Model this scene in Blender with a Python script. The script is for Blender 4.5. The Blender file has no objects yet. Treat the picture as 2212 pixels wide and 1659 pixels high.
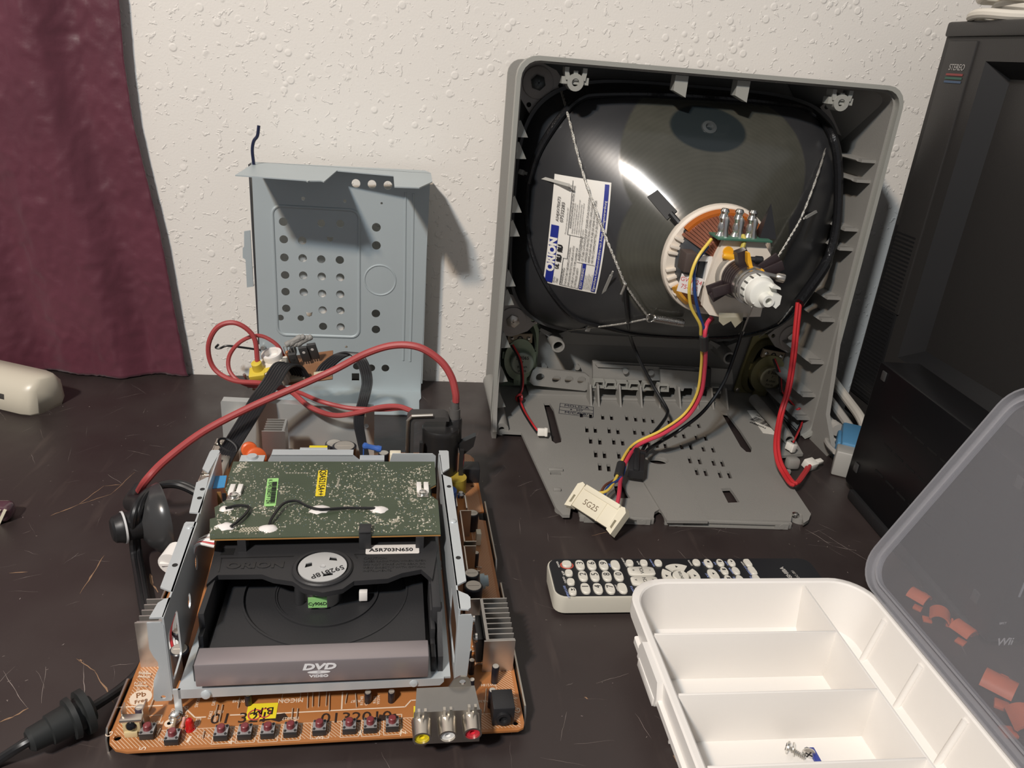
import bpy, bmesh, math, random
from mathutils import Vector, Matrix, noise
from mathutils.bvhtree import BVHTree
random.seed(7)
SC = bpy.context.scene
COL = SC.collection
PI = math.pi
# ---------------------------------------------------------------- camera, world, lights, exposure
cam_d = bpy.data.cameras.new('camera'); cam = bpy.data.objects.new('camera', cam_d); COL.objects.link(cam)
cam_d.sensor_width = 36; cam_d.lens = 27.016; cam_d.clip_start = .01
cam.matrix_world = Matrix(((0.990767, -0.027862, -0.132683, 0), (-0.110532, 0.400721, -0.909508, 0),
                           (0.07851, 0.915776, 0.393942, .42), (0, 0, 0, 1)))
SC.camera = cam
SC.view_settings.view_transform = 'Standard'; SC.view_settings.look = 'None'
SC.view_settings.gamma = 1; SC.view_settings.use_curve_mapping = False
SC.view_settings.exposure = 0.0
W = bpy.data.worlds.new('room_light'); SC.world = W; W.use_nodes = True
W.node_tree.nodes['Background'].inputs[0].default_value = (.92, .94, 1.0, 1)
W.node_tree.nodes['Background'].inputs[1].default_value = .19
def bulb(name, loc, col, watts, radius):
    l = bpy.data.lights.new(name, 'POINT'); l.energy = watts; l.color = col; l.shadow_soft_size = radius
    o = bpy.data.objects.new(name, l); o.location = loc; COL.objects.link(o)
bulb('ceiling_bulb_warm', (-1.05, -.93, 2.0), (1, .80, .62), 148, .07)
bulb('ceiling_bulb_cool', (-.95, -1.07, 2.0), (.86, .94, 1), 148, .07)
# ---------------------------------------------------------------- helpers
MATS = {}
def nd(t, typ, **kw):
    n = t.nodes.new(typ)
    for k, v in kw.items(): setattr(n, k, v)
    return n
def mat(name, col, rough=.5, metal=0, bump=0, bscale=200, var=0, vscale=30, trans=0, coat=0, spec=.5, alpha=1, emit=0):
    if name in MATS: return MATS[name]
    m = bpy.data.materials.new(name); m.use_nodes = True; t = m.node_tree; b = t.nodes['Principled BSDF']
    b.inputs['Base Color'].default_value = (*col, 1); b.inputs['Roughness'].default_value = rough
    b.inputs['Metallic'].default_value = metal; b.inputs['Transmission Weight'].default_value = trans
    b.inputs['Coat Weight'].default_value = coat; b.inputs['Specular IOR Level'].default_value = spec
    b.inputs['Alpha'].default_value = alpha
    tc = nd(t, 'ShaderNodeTexCoord')
    if var:
        n = nd(t, 'ShaderNodeTexNoise'); n.inputs['Scale'].default_value = vscale; n.inputs['Detail'].default_value = 6
        r = nd(t, 'ShaderNodeMapRange'); r.inputs['To Min'].default_value = 1 - var; r.inputs['To Max'].default_value = 1 + var
        h = nd(t, 'ShaderNodeMixRGB', blend_type='MULTIPLY'); h.inputs[0].default_value = 1; h.inputs[1].default_value = (*col, 1)
        t.links.new(tc.outputs['Object'], n.inputs[0]); t.links.new(n.outputs[0], r.inputs[0]); t.links.new(r.outputs[0], h.inputs[2])
        t.links.new(h.outputs[0], b.inputs['Base Color'])
    if bump:
        n = nd(t, 'ShaderNodeTexNoise'); n.inputs['Scale'].default_value = bscale; n.inputs['Detail'].default_value = 4
        bp = nd(t, 'ShaderNodeBump'); bp.inputs['Strength'].default_value = bump; bp.inputs['Distance'].default_value = .001
        t.links.new(tc.outputs['Object'], n.inputs[0]); t.links.new(n.outputs[0], bp.inputs['Height']); t.links.new(bp.outputs[0], b.inputs['Normal'])
    MATS[name] = m
    return m
def smoothed(me, ang=35):
    for p in me.polygons: p.use_smooth = True
    me.set_sharp_from_angle(angle=math.radians(ang))
class B:
    """collects shapes into one mesh"""
    def __init__(s): s.bm = bmesh.new()
    def add(s, vs, fs, M=None):
        nv = [s.bm.verts.new(M @ Vector(v) if M else v) for v in vs]
        for f in fs:
            try: s.bm.faces.new([nv[i] for i in f])
            except ValueError: pass
        return s
    def merge(s, me, M=None):
        s.add([v.co.copy() for v in me.vertices], [tuple(p.vertices) for p in me.polygons], M); return s
    def box(s, lo, hi, bev=0, M=None, seg=2):
        b = bmesh.new(); bmesh.ops.create_cube(b, size=1)
        c = [(lo[i]+hi[i])/2 for i in range(3)]; d = [hi[i]-lo[i] for i in range(3)]
        for v in b.verts: v.co = Vector([c[i]+v.co[i]*d[i] for i in range(3)])
        if bev: bmesh.ops.bevel(b, geom=b.edges[:], offset=bev, segments=seg, profile=.5, affect='EDGES')
        b.verts.index_update()
        s.add([v.co.copy() for v in b.verts], [[v.index for v in f.verts] for f in b.faces], M); b.free(); return s
    def cyl(s, p0, p1, r0, r1=None, n=16, M=None, cap=True):
        r1 = r0 if r1 is None else r1
        p0 = Vector(p0); p1 = Vector(p1); a = (p1-p0).normalized()
        x = a.orthogonal().normalized(); y = a.cross(x)
        vs = []; fs = []
        for p, r in ((p0, r0), (p1, r1)):
            for i in range(n):
                t = 2*PI*i/n; vs.append(p+x*(r*math.cos(t))+y*(r*math.sin(t)))
        for i in range(n): j = (i+1) % n; fs.append((i, j, n+j, n+i))
        if cap: fs += [tuple(range(n-1, -1, -1)), tuple(range(n, 2*n))]
        return s.add(vs, fs, M)
    def lathe(s, p0, axis, prof, n=24, M=None, x=None):
        """prof: list of (distance along axis, radius)"""
        p0 = Vector(p0); a = Vector(axis).normalized(); x = Vector(x).normalized() if x else a.orthogonal().normalized(); y = a.cross(x)
        vs = []; fs = []
        for d, r in prof:
            for i in range(n):
                t = 2*PI*i/n; vs.append(p0+a*d+x*(r*math.cos(t))+y*(r*math.sin(t)))
        for k in range(len(prof)-1):
            for i in range(n): j = (i+1) % n; fs.append((k*n+i, k*n+j, k*n+n+j, k*n+n+i))
        if prof[0][1] > 1e-5: fs.append(tuple(range(n-1, -1, -1)))
        if prof[-1][1] > 1e-5: q = (len(prof)-1)*n; fs.append(tuple(range(q, q+n)))
        return s.add(vs, fs, M)
    def tube(s, pts, r, n=8, M=None, sub=6, flat=None, rs=None):
        P = spline(pts, sub) if sub else [Vector(p) for p in pts]
        vs = []; fs = []; m = len(P); up = None
        for k, p in enumerate(P):
            t = (P[min(k+1, m-1)]-P[max(k-1, 0)]).normalized()
            if up is None: up = t.orthogonal().normalized()
            up = (up-t*up.dot(t)).normalized(); sd = t.cross(up)
            rr = r if rs is None else r*rs(k/(m-1))
            for i in range(n):
                q = 2*PI*i/n; vs.append(p+up*(rr*math.cos(q))+sd*(rr*math.sin(q)))
        for k in range(m-1):
            for i in range(n): j = (i+1) % n; fs.append((k*n+i, k*n+j, k*n+n+j, k*n+n+i))
        fs += [tuple(range(n-1, -1, -1)), tuple(range((m-1)*n, m*n))]
        return s.add(vs, fs, M)
    def prism(s, poly, h0, h1, M=None, axis='z'):
        """closed 2-D outline extruded along an axis"""
        n = len(poly)
        def mk(a, b, h): return {'z': (a, b, h), 'y': (a, h, b), 'x': (h, a, b)}[axis]
        vs = [mk(a, b, h0) for a, b in poly]+[mk(a, b, h1) for a, b in poly]
        fs = [tuple(range(n-1, -1, -1)), tuple(range(n, 2*n))]+[(i, (i+1) % n, n+(i+1) % n, n+i) for i in range(n)]
        return s.add(vs, fs, M)
    def sheet(s, outer, holes, h0, h1, M=None, axis='z'):
        """flat plate with holes between h0 and h1"""
        me = cut2d(outer, holes, abs(h1-h0)); hm = (h0+h1)/2
        def mk(v): return {'z': (v.x, v.y, v.z+hm), 'y': (v.x, v.z+hm, v.y), 'x': (v.z+hm, v.x, v.y)}[axis]
        s.add([(M @ Vector(mk(v.co))) if M else mk(v.co) for v in me.vertices], [tuple(p.vertices) for p in me.polygons])
        bpy.data.meshes.remove(me); return s
    def mesh(s, name='m', smooth=True, ang=35):
        bmesh.ops.remove_doubles(s.bm, verts=s.bm.verts, dist=1e-6)
        bmesh.ops.recalc_face_normals(s.bm, faces=s.bm.faces)
        me = bpy.data.meshes.new(name); s.bm.to_mesh(me); s.bm.free()
        if smooth: smoothed(me, ang)
        return me
def spline(pts, sub=6):
    P = [Vector(p) for p in pts]; out = []
    if len(P) < 3: return P
    for i in range(len(P)-1):
        a = P[i-1] if i else P[0]*2-P[1]; b = P[i]; c = P[i+1]; d = P[i+2] if i+2 < len(P) else P[-1]*2-P[-2]
        for k in range(sub):
            t = k/sub
            out.append(.5*((2*b)+(c-a)*t+(2*a-5*b+4*c-d)*t*t+(3*b-a-3*c+d)*t**3))
    return out+[P[-1]]
def cut2d(outer, holes, th):
    cu = bpy.data.curves.new('c', 'CURVE'); cu.dimensions = '2D'; cu.fill_mode = 'BOTH'; cu.extrude = th/2
    for poly in [outer]+list(holes):
        sp = cu.splines.new('POLY'); sp.points.add(len(poly)-1); sp.use_cyclic_u = True
        for i, p in enumerate(poly): sp.points[i].co = (p[0], p[1], 0, 1)
    o = bpy.data.objects.new('c', cu); me = bpy.data.meshes.new_from_object(o)
    bpy.data.objects.remove(o); bpy.data.curves.remove(cu); return me
def circ(c, r, n=16, ry=None):
    return [(c[0]+r*math.cos(2*PI*i/n), c[1]+(ry or r)*math.sin(2*PI*i/n)) for i in range(n)]
def rrect(x0, y0, x1, y1, r, n=5):
    out = []
    for cx, cy, a in ((x1-r, y1-r, 0), (x0+r, y1-r, 1), (x0+r, y0+r, 2), (x1-r, y0+r, 3)):
        for i in range(n+1):
            t = PI/2*(a+i/n); out.append((cx+r*math.cos(t), cy+r*math.sin(t)))
    return out
def textmesh(txt, size, depth=.0001, ax='CENTER', shear=0, sx=1, bold=0):
    cu = bpy.data.curves.new('t', 'FONT'); cu.body = txt; cu.size = size; cu.align_x = ax; cu.align_y = 'CENTER'
    cu.extrude = depth; cu.shear = shear; cu.resolution_u = 3; cu.offset = bold
    o = bpy.data.objects.new('t', cu); me = bpy.data.meshes.new_from_object(o)
    bpy.data.objects.remove(o); bpy.data.curves.remove(cu)
    if sx != 1:
        for v in me.vertices: v.co.x *= sx
    return me
def props(o, label=None, cat=None, group=None, kind=None):
    for k, v in (('label', label), ('category', cat), ('group', group), ('kind', kind)):
        if v: o[k] = v
    return o
def thing(name, label, cat, loc=(0, 0, 0), rotz=0, group=None, local=False):
    o = bpy.data.objects.new(name, None); COL.objects.link(o); o.location = loc; o.rotation_euler = (0, 0, rotz)
    o.empty_display_size = .02; o['_w'] = 0 if local else 1
    return props(o, label, cat, group)
def put(name, me, m, parent=None, M=None, label=None, kind=None):
    """link a mesh as one object"""
    if isinstance(me, B): me = me.mesh(name)
    if m and not me.materials:
        for k in (m if isinstance(m, (list, tuple)) else [m]): me.materials.append(k)
    o = bpy.data.objects.new(name, me); COL.objects.link(o)
    if parent:
        o.parent = parent
        if parent.type == 'EMPTY' and parent.get('_w'): o.matrix_parent_inverse = Matrix.Translation(-parent.location)
        elif parent.type != 'EMPTY': o.matrix_parent_inverse = parent.matrix_basis.inverted() if parent.matrix_basis != Matrix() else Matrix()
    if M: o.matrix_basis = M
    return props(o, label, None, None, kind)
def T(x, y, z): return Matrix.Translation((x, y, z))
def Rz(a): return Matrix.Rotation(math.radians(a), 4, 'Z')
def Rx(a): return Matrix.Rotation(math.radians(a), 4, 'X')
def Ry(a): return Matrix.Rotation(math.radians(a), 4, 'Y')
def basis(o, x, y):
    """matrix that maps local x,y to the given world directions"""
    x = Vector(x).normalized(); y = Vector(y); z = x.cross(y).normalized(); y = z.cross(x)
    return Matrix(((x.x, y.x, z.x, o[0]), (x.y, y.y, z.y, o[1]), (x.z, y.z, z.z, o[2]), (0, 0, 0, 1)))
def letters(txt, size, M, m, parent, name='lettering', **kw):
    return put(name, textmesh(txt, size, **kw), m, parent, M)
# materials used by many things
white_p = mat('white plastic', (.86, .83, .79), .42, bump=.05, bscale=400)
cream_p = mat('cream plastic', (.80, .74, .58), .4)
black_p = mat('black plastic', (.018, .018, .02), .42, bump=.08, bscale=900)
blackg = mat('glossy black', (.01, .01, .012), .12)
zinc = mat('galvanised steel', (.60, .645, .665), .42, .38, bump=.06, bscale=700, var=.05)
steel = mat('bright steel', (.72, .71, .68), .25, 1)
tin = mat('tinned steel', (.62, .58, .52), .3, 1, var=.12, vscale=60)
solder = mat('solder', (.85, .84, .80), .22, 1)
alu = mat('aluminium heat sink', (.62, .60, .57), .38, .9, bump=.05, bscale=300)
wire_k = mat('black wire', (.012, .012, .013), .35)
wire_r = mat('red wire', (.55, .03, .035), .4)
wire_rd = mat('dull red cable', (.38, .058, .058), .5, var=.12, vscale=60)
ink_k = mat('black ink', (.01, .01, .012), .6)
ink_w = mat('white print', (.85, .82, .76), .6)

# ---------------------------------------------------------------- setting: wall, floor, table
def wall_mat():
    m = bpy.data.materials.new('knockdown plaster'); m.use_nodes = True; t = m.node_tree; b = t.nodes['Principled BSDF']
    b.inputs['Base Color'].default_value = (.80, .765, .715, 1); b.inputs['Roughness'].default_value = .75
    tc = nd(t, 'ShaderNodeTexCoord')
    def noi(s, d, dist=0):
        n = nd(t, 'ShaderNodeTexNoise'); n.inputs['Scale'].default_value = s; n.inputs['Detail'].default_value = d
        n.inputs['Distortion'].default_value = dist; t.links.new(tc.outputs['Object'], n.inputs[0]); return n
    def ramp(src, a, c):
        r = nd(t, 'ShaderNodeMapRange', interpolation_type='SMOOTHSTEP'); r.inputs['From Min'].default_value = a; r.inputs['From Max'].default_value = c
        t.links.new(src, r.inputs[0]); return r.outputs[0]
    a = ramp(noi(120, 2.5, .5).outputs[0], .60, .68)
    v = nd(t, 'ShaderNodeTexVoronoi'); v.inputs['Scale'].default_value = 60; t.links.new(tc.outputs['Object'], v.inputs['Vector'])
    c = ramp(v.outputs['Distance'], .30, .18)
    k = ramp(noi(16, 2).outputs[0], .50, .62)
    mu = nd(t, 'ShaderNodeMath', operation='MULTIPLY'); t.links.new(c, mu.inputs[0]); t.links.new(k, mu.inputs[1])
    ad = nd(t, 'ShaderNodeMath', operation='MAXIMUM'); t.links.new(a, ad.inputs[0]); t.links.new(mu.outputs[0], ad.inputs[1])
    fine = noi(420, 3); f2 = nd(t, 'ShaderNodeMath', operation='MULTIPLY_ADD'); f2.inputs[1].default_value = .22
    t.links.new(fine.outputs[0], f2.inputs[0]); t.links.new(ad.outputs[0], f2.inputs[2])
    bp = nd(t, 'ShaderNodeBump'); bp.inputs['Strength'].default_value = .42; bp.inputs['Distance'].default_value = .0020
    t.links.new(f2.outputs[0], bp.inputs['Height']); t.links.new(bp.outputs[0], b.inputs['Normal'])
    return m
props(put('wall_back', B().box((-1.9, .976, -.75), (2.1, 1.09, 1.7)), wall_mat()), kind='structure')
props(put('floor', B().box((-1.9, -2.2, -.80), (2.1, 1.09, -.75)), mat('brown carpet', (.16, .13, .11), .95, bump=.5, bscale=500)), kind='structure')
def table_mat():
    m = bpy.data.materials.new('worn dark laminate'); m.use_nodes = True; t = m.node_tree; b = t.nodes['Principled BSDF']
    tc = nd(t, 'ShaderNodeTexCoord')
    def noi(s, d, sc=(1, 1, 1), rot=0, dist=0):
        mp = nd(t, 'ShaderNodeMapping'); mp.inputs['Scale'].default_value = sc; mp.inputs['Rotation'].default_value = (0, 0, rot)
        n = nd(t, 'ShaderNodeTexNoise'); n.inputs['Scale'].default_value = s; n.inputs['Detail'].default_value = d; n.inputs['Distortion'].default_value = dist
        t.links.new(tc.outputs['Object'], mp.inputs[0]); t.links.new(mp.outputs[0], n.inputs[0]); return n.outputs[0]
    def mr(src, a, c, lo=0, hi=1):
        r = nd(t, 'ShaderNodeMapRange'); r.inputs[1].default_value = a; r.inputs[2].default_value = c; r.inputs[3].default_value = lo; r.inputs[4].default_value = hi
        t.links.new(src, r.inputs[0]); return r.outputs[0]
    def mix(fac, c1, c2):
        x = nd(t, 'ShaderNodeMixRGB'); 
        if isinstance(fac, float): x.inputs[0].default_value = fac
        else: t.links.new(fac, x.inputs[0])
        for i, c in ((1, c1), (2, c2)):
            if isinstance(c, tuple): x.inputs[i].default_value = (*c, 1)
            else: t.links.new(c, x.inputs[i])
        return x.outputs[0]
    base = mix(mr(noi(7, 6), .3, .7), (.029, .021, .0205), (.046, .034, .032))
    base = mix(mr(noi(60, 5, (1, .12, 1), .3), .62, .80, 0, .5), base, (.10, .075, .065))
    base = mix(mr(noi(900, 2), .70, .78, 0, .55), base, (.13, .11, .10))
    t.links.new(base, b.inputs['Base Color'])
    t.links.new(mr(noi(14, 8), .3, .7, .34, .55), b.inputs['Roughness'])
    bp = nd(t, 'ShaderNodeBump'); bp.inputs['Strength'].default_value = .12; bp.inputs['Distance'].default_value = .001
    t.links.new(noi(160, 5, (1, .3, 1)), bp.inputs['Height']); t.links.new(bp.outputs[0], b.inputs['Normal'])
    return m
tb = thing('table', 'dark brown laminate table with a scratched and chipped top', 'table', (0, .5, -.75))
tmat = table_mat()
put('table_top', B().box((-1.5, .12, -.03), (1.7, .974, 0), .002), tmat, tb)
for x in (-1.42, 1.60):
    for y in (.18, .90): put('leg', B().box((x, y, -.75), (x+.05, y+.05, -.03), .003), tmat, tb)
# scratches and chips: thin slivers of bare wood and pale scuffs
def slivers(name, items, m):
    b = B()
    for (x0, y0, x1, y1, w) in items:
        n = max(3, int(math.hypot(x1-x0, y1-y0)/.004)); d = Vector((x1-x0, y1-y0)); L = d.length; d /= max(L, 1e-6); nn = Vector((-d.y, d.x))
        up = []; dn = []
        for i in range(n+1):
            s = i/n; c = Vector((x0, y0))+d*(L*s)+nn*(noise.noise(Vector((x0*90+s*3, y0*90, 0)))*.0012)
            ww = w*math.sin(PI*min(max(s, .03), .97))**.5*(.35+.65*random.random())
            up.append(c+nn*ww); dn.append(c-nn*ww*random.random())
        vs = [(p.x, p.y, .00012) for p in up]+[(p.x, p.y, .00012) for p in dn]; k = n+1
        b.add(vs, [(i, k+i, k+i+1, i+1) for i in range(n)])
    props(put(name, b, m, tb), None, None, None, 'stuff')
def seg(pts, w): return [(a[0], a[1], c[0], c[1], w) for a, c in zip(pts[:-1], pts[1:])]
tan = seg([(-0.3207,0.6364),(-0.3043,0.6560),(-0.2935,0.6896),(-0.2786,0.6925)], .0008)+seg([(-0.3043,0.6560),(-0.2819,0.6744),(-0.2734,0.7171)], .0006)
tan += seg([(-0.2535,0.5767),(-0.2546,0.5261)], .0008)+seg([(-0.3185,0.5531),(-0.3050,0.5542)], .0006)+seg([(-0.2548,0.3990),(-0.2484,0.4033),(-0.2423,0.4100)], .0011)+seg([(-0.2298,0.4546),(-0.2128,0.4420),(-0.1903,0.4120)], .0007)
tan += seg([(-0.2098,0.5510),(-0.2023,0.5359),(-0.1961,0.5271)], .0016)+seg([(-0.2194,0.5561),(-0.2072,0.5377)], .001)+seg([(0.1786,0.6072),(0.1997,0.6151)], .0006)+seg([(-0.2272,0.4536),(-0.2259,0.4517)], .0018)
tan += seg([(0.1310,0.4063),(0.1334,0.4050)], .0012)+seg([(0.1815,0.3547),(0.1822,0.3499)], .0010)+seg([(-0.1864,0.6337),(-0.1816,0.6223)], .0016)
random.seed(3)
pale = [(x, y, x+random.uniform(-.03, .03), y+random.uniform(-.02, .03), random.uniform(.00006, .00024)) for x, y in [(random.uniform(-.75, .62), random.uniform(.33, .93)) for _ in range(430)]]
pale += [(x, y, x+random.uniform(-.002, .002), y+random.uniform(-.002, .002), random.uniform(.0002, .0006)) for x, y in [(random.uniform(-.7, .6), random.uniform(.33, .92)) for _ in range(380)]]
pale += seg([(-0.2469,0.4474),(-0.2421,0.4322),(-0.2364,0.4137)], .0003)+seg([(-0.2739,0.4438),(-0.2425,0.4092)], .0003)+seg([(-0.2242,0.4521),(-0.2123,0.4209)], .0004)+seg([(0.4039,0.6192),(0.4187,0.5898),(0.4389,0.5822)], .0004)+seg([(0.4157,0.6177),(0.4429,0.5636)], .0004)
slivers('bare_wood_chips', tan, mat('bare wood chip', (.30, .18, .105), .8, var=.3, vscale=300))
slivers('pale_scratches', pale, mat('pale scuff', (.27, .225, .205), .7, var=.6, vscale=80))
# ---------------------------------------------------------------- curtain
def curtain():
    edge = [(-0.3192,0.4482),(-0.3201,0.4122),(-0.3210,0.3796),(-0.3192,0.3217),(-0.3145,0.2815),(-0.3081,0.2344),(-0.3020,0.1909),(-0.2978,0.1396),(-0.2939,0.0860),(-0.2899,0.0425),(-0.2873,0.0066)]
    edge = sorted(edge, key=lambda p: p[1]); edge = [(edge[0][0]+.002, .0015)]+[e for e in edge if e[1] > .004]+[(edge[-1][0]-.06, .95)]
    def ex(z):
        for a, c in zip(edge[:-1], edge[1:]):
            if a[1] <= z <= c[1]: return a[0]+(c[0]-a[0])*(z-a[1])/(c[1]-a[1])
        return edge[-1][0]
    nx, nz = 230, 240; vs = []; fs = []
    for j in range(nz+1):
        z = .0015+.95*j/nz; e = ex(z)
        for i in range(nx+1):
            s = i/nx; x = -1.05+(e+1.05)*s
            y = .9595+.0085*math.sin(s*34+.8*math.sin(z*3))*(.6+.4*s)+.0030*math.sin(s*75+z*4)
            p = Vector((x*24, z*17, 0)); r = 1-abs(noise.noise(p+Vector((noise.noise(p*1.7), noise.noise(p*1.9), 0))*1.2))*2
            r2 = 1-abs(noise.noise(p*2.3+Vector((5, 3, 1))))*2
            y -= .0038*max(0, r-.62)+.0030*max(0, r2-.66)
            vs.append((x, min(y, .9745), z))
    for j in range(nz):
        for i in range(nx):
            a = j*(nx+1)+i; fs.append((a, a+1, a+nx+2, a+nx+1))
    m = mat('burgundy taffeta', (.112, .026, .043), .45, var=.25, vscale=12, bump=.25, bscale=160)
    m.node_tree.nodes['Principled BSDF'].inputs['Sheen Weight'].default_value = .25
    c = put('fabric', B().add(vs, fs).mesh('fabric', True, 80), m, None)
    so = c.modifiers.new('thickness', 'SOLIDIFY'); so.thickness = .0008
    c.name = 'curtain'; props(c, 'crinkled burgundy curtain hanging down to the table at the left', 'curtain')
curtain()

# ---------------------------------------------------------------- rear-open television front shell
shell_m = mat('grey cabinet plastic', (.275, .266, .246), .46, bump=.18, bscale=900, var=.05, vscale=14)
rim_m = mat('lit grey cabinet plastic', (.34, .34, .31), .4, bump=.1, bscale=900)  # same grey plastic, colour lightened where rim and clips catch light
XL, XR, ZT, YR, YF = .100, .512, .418, .822, .966
sh = thing('television_front_shell', 'grey plastic front half of a television, standing face to the wall with its back open', 'television shell', (.306, .88, 0))
def ring(o, i, y0, y1):
    n = len(o); vs = [(p[0], y0, p[1]) for p in o]+[(p[0], y0, p[1]) for p in i]+[(p[0], y1, p[1]) for p in o]+[(p[0], y1, p[1]) for p in i]; fs = []
    for k in range(n):
        j = (k+1) % n
        if max(o[k][1], o[j][1]) < .002: continue
        fs += [(k, j, n+j, n+k), (2*n+k, 3*n+k, 3*n+j, 2*n+j), (k, 2*n+k, 2*n+j, j), (n+k, n+j, 3*n+j, 3*n+k)]
    return vs, fs
ro = rrect(XL, 0, XR, ZT, .020); ri = rrect(XL+.0045, .0045, XR-.0045, ZT-.0045, .016)
def tap(l): return [(x+.0135*max(0, (.30-x)/.20), z) for x, z in l]
wv, wf = ring(ro, ri, YR+.004, YF); wt = tap(ro)+tap(ri); hn = len(wt)
wv = wv[:hn]+[(x, YF, z) for x, z in wt]
put('side_walls', B().add(wv, wf), shell_m, sh)
rr0 = rrect(XL-.0022, -.0 , XR+.0022, ZT+.0022, .021); rr1 = rrect(XL+.0022, .0022, XR-.0022, ZT-.0022, .018)
put('rim', B().add(*ring(rr0, rr1, YR-.004, YR+.008)), rim_m, sh)
# lower flanks of the side walls that run forward along the base
put('side_flank', B().prism([(.822, .0), (.775, .0), (.770, .006), (.772, .016), (.800, .045), (.822, .16)], XR-.0045, XR+.001, axis='x'), shell_m, sh)
put('side_flank', B().prism([(.822, .0), (.806, .0), (.803, .010), (.815, .035), (.822, .10)], XL-.001, XL+.004, axis='x'), shell_m, sh)
# front panel (towards the wall) with the opening for the screen
fo = rrect(XL+.003, .003, XR-.003, ZT-.003, .016); fh = rrect(.142, .128, .482, .378, .03)
put('front_panel', B().sheet(fo, [fh], .952, .958, axis='y'), shell_m, sh)
# base plate with its vents
ZP = .0075
outer = [(0.1001,0.8263),(0.1113,0.8097),(0.1340,0.8082),(0.1493,0.6433),(0.1538,0.6317),(0.1608,0.6318),(0.1642,0.6452),(0.1688,0.6495),(0.1717,0.6444),(0.1708,0.6327),(0.2454,0.6284),(0.2491,0.6377),(0.2554,0.6428),(0.2585,0.6386),(0.2565,0.6269),(0.3884,0.6229),(0.3946,0.6340),(0.4026,0.6393),(0.4057,0.6350),(0.3999,0.6189),(0.4083,0.6248),(0.4163,0.6359),(0.4219,0.6912),(0.4367,0.7600),(0.4710,0.7668)]
outer = [p for p in outer]+[(XR-.006, .95), (XL+.006, .95)]
holes = []
def slot(a, b, w):  # slot from pixel-derived end a to end b with half width w
    a = Vector(a); b = Vector(b); d = (b-a).normalized(); n = Vector((-d.y, d.x))*w
    return [tuple(a+n), tuple(a-n), tuple(b-n), tuple(b+n)]
vent_rows = [[(0.2178,0.8618),(0.2294,0.8597),(0.2443,0.8565),(0.2556,0.8557),(0.2754,0.8554),(0.2864,0.8532),(0.2968,0.8511),(0.3077,0.8490),(0.3285,0.8473),(0.3387,0.8465),(0.3531,0.8419),(0.3648,0.8385)],
             [(0.2165,0.8204),(0.2268,0.8196),(0.2441,0.8191),(0.2546,0.8171),(0.2756,0.8167),(0.2855,0.8147),(0.2955,0.8126),(0.3252,0.8114),(0.3357,0.8094),(0.3507,0.8063),(0.3618,0.8043)],
             [(0.2151,0.7913),(0.2259,0.7894),(0.2430,0.7900),(0.2533,0.7881),(0.2761,0.7866),(0.2850,0.7858),(0.2941,0.7838),(0.3042,0.7830),(0.3237,0.7813),(0.3350,0.7806),(0.3491,0.7765),(0.3605,0.7745)],
             [(0.2142,0.7583),(0.2241,0.7565),(0.2409,0.7559),(0.2508,0.7540),(0.3228,0.7476),(0.3338,0.7457),(0.3495,0.7429),(0.3594,0.7411)],
             [(0.2125,0.7285),(0.2221,0.7267),(0.2386,0.7271),(0.2472,0.7253),(0.3220,0.7211),(0.3317,0.7193),(0.3471,0.7156),(0.3577,0.7148)]]
for row in vent_rows:
    for (x, y) in row:
        holes.append([(x-.0036, y-.0085), (x+.0006, y-.0085), (x+.0036, y+.0085), (x-.0006, y+.0085)])
holes += [[(0.1737,0.8940),(0.1817,0.8944),(0.1841,0.8750),(0.1803,0.7935),(0.1783,0.7852),(0.1711,0.7815),(0.1678,0.7883),(0.1714,0.8398)],
          [(0.4093,0.8787),(0.4175,0.8750),(0.4156,0.8253),(0.4110,0.7786),(0.4054,0.7680),(0.4000,0.7690),(0.3981,0.7817),(0.4031,0.8248),(0.4072,0.8579)],
          [(0.2192,0.6920),(0.2299,0.6941),(0.2303,0.6856),(0.2294,0.6781),(0.2307,0.6635),(0.2163,0.6633)],
          [(0.3367,0.6847),(0.3476,0.6859),(0.3479,0.6746),(0.3472,0.6572),(0.3340,0.6561)],
          [(0.1541,0.7158),(0.1658,0.7151),(0.1653,0.7092),(0.1537,0.7099)],
          [(0.4313,0.7291),(0.4365,0.7282),(0.4356,0.7240),(0.4300,0.7238)]]
c0 = Vector((0.2831,0.7421,0.0075)); holes.append(circ((c0.x, c0.y), .0115, 24, .0085))
put('base_plate', B().sheet(outer, holes, ZP-.0035, ZP), shell_m, sh)
# stiffening lip under the front edge, rounded feet, corner bosses
fl = [(0.1712,0.6301),(0.2458,0.6257)]; fr = [(0.2569,0.6242),(0.3880,0.6184)]
for (a, c) in (fl, fr):
    a = Vector((*a, 0)); c = Vector((*c, 0)); d = (c-a).normalized(); n = Vector((-d.y, d.x, 0)); M = basis(a, d, n); L = (c-a).length
    put('front_lip', B().box((0, .001, 0), (L, .0045, ZP-.0005), .0004, M), shell_m, sh)
    lp = put('recess_frame', B().sheet([(.004, .0004), (L-.004, .0004), (L-.004, .0066), (.004, .0066)], [[(.018, .0018), (L-.018, .0018), (L-.018, .0052), (.018, .0052)]], -.001, .001, M=M @ T(0, 0, 0), axis='y'), shell_m, sh)
    for q in (.011, L-.011): put('moulded_disc', B().cyl(M @ Vector((q, -.0014, .0036)), M @ Vector((q, .002, .0036)), .0028), shell_m, sh)
for p in ((0.1577,0.6466,0.0000), (0.4034,0.6318,0.0000)):
    put('foot', B().lathe((p[0], p[1]+.004, 0), (0, 0, 1), [(0, .0085), (ZP-.001, .0085)], 20), shell_m, sh)
sc = (0.3973,0.6294,0.0105)
put('screw', B().lathe((sc[0], sc[1]+.003, .007), (0, 0, 1), [(0, .0035), (.003, .0035), (.0036, .0025)], 14), steel, sh)
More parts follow.
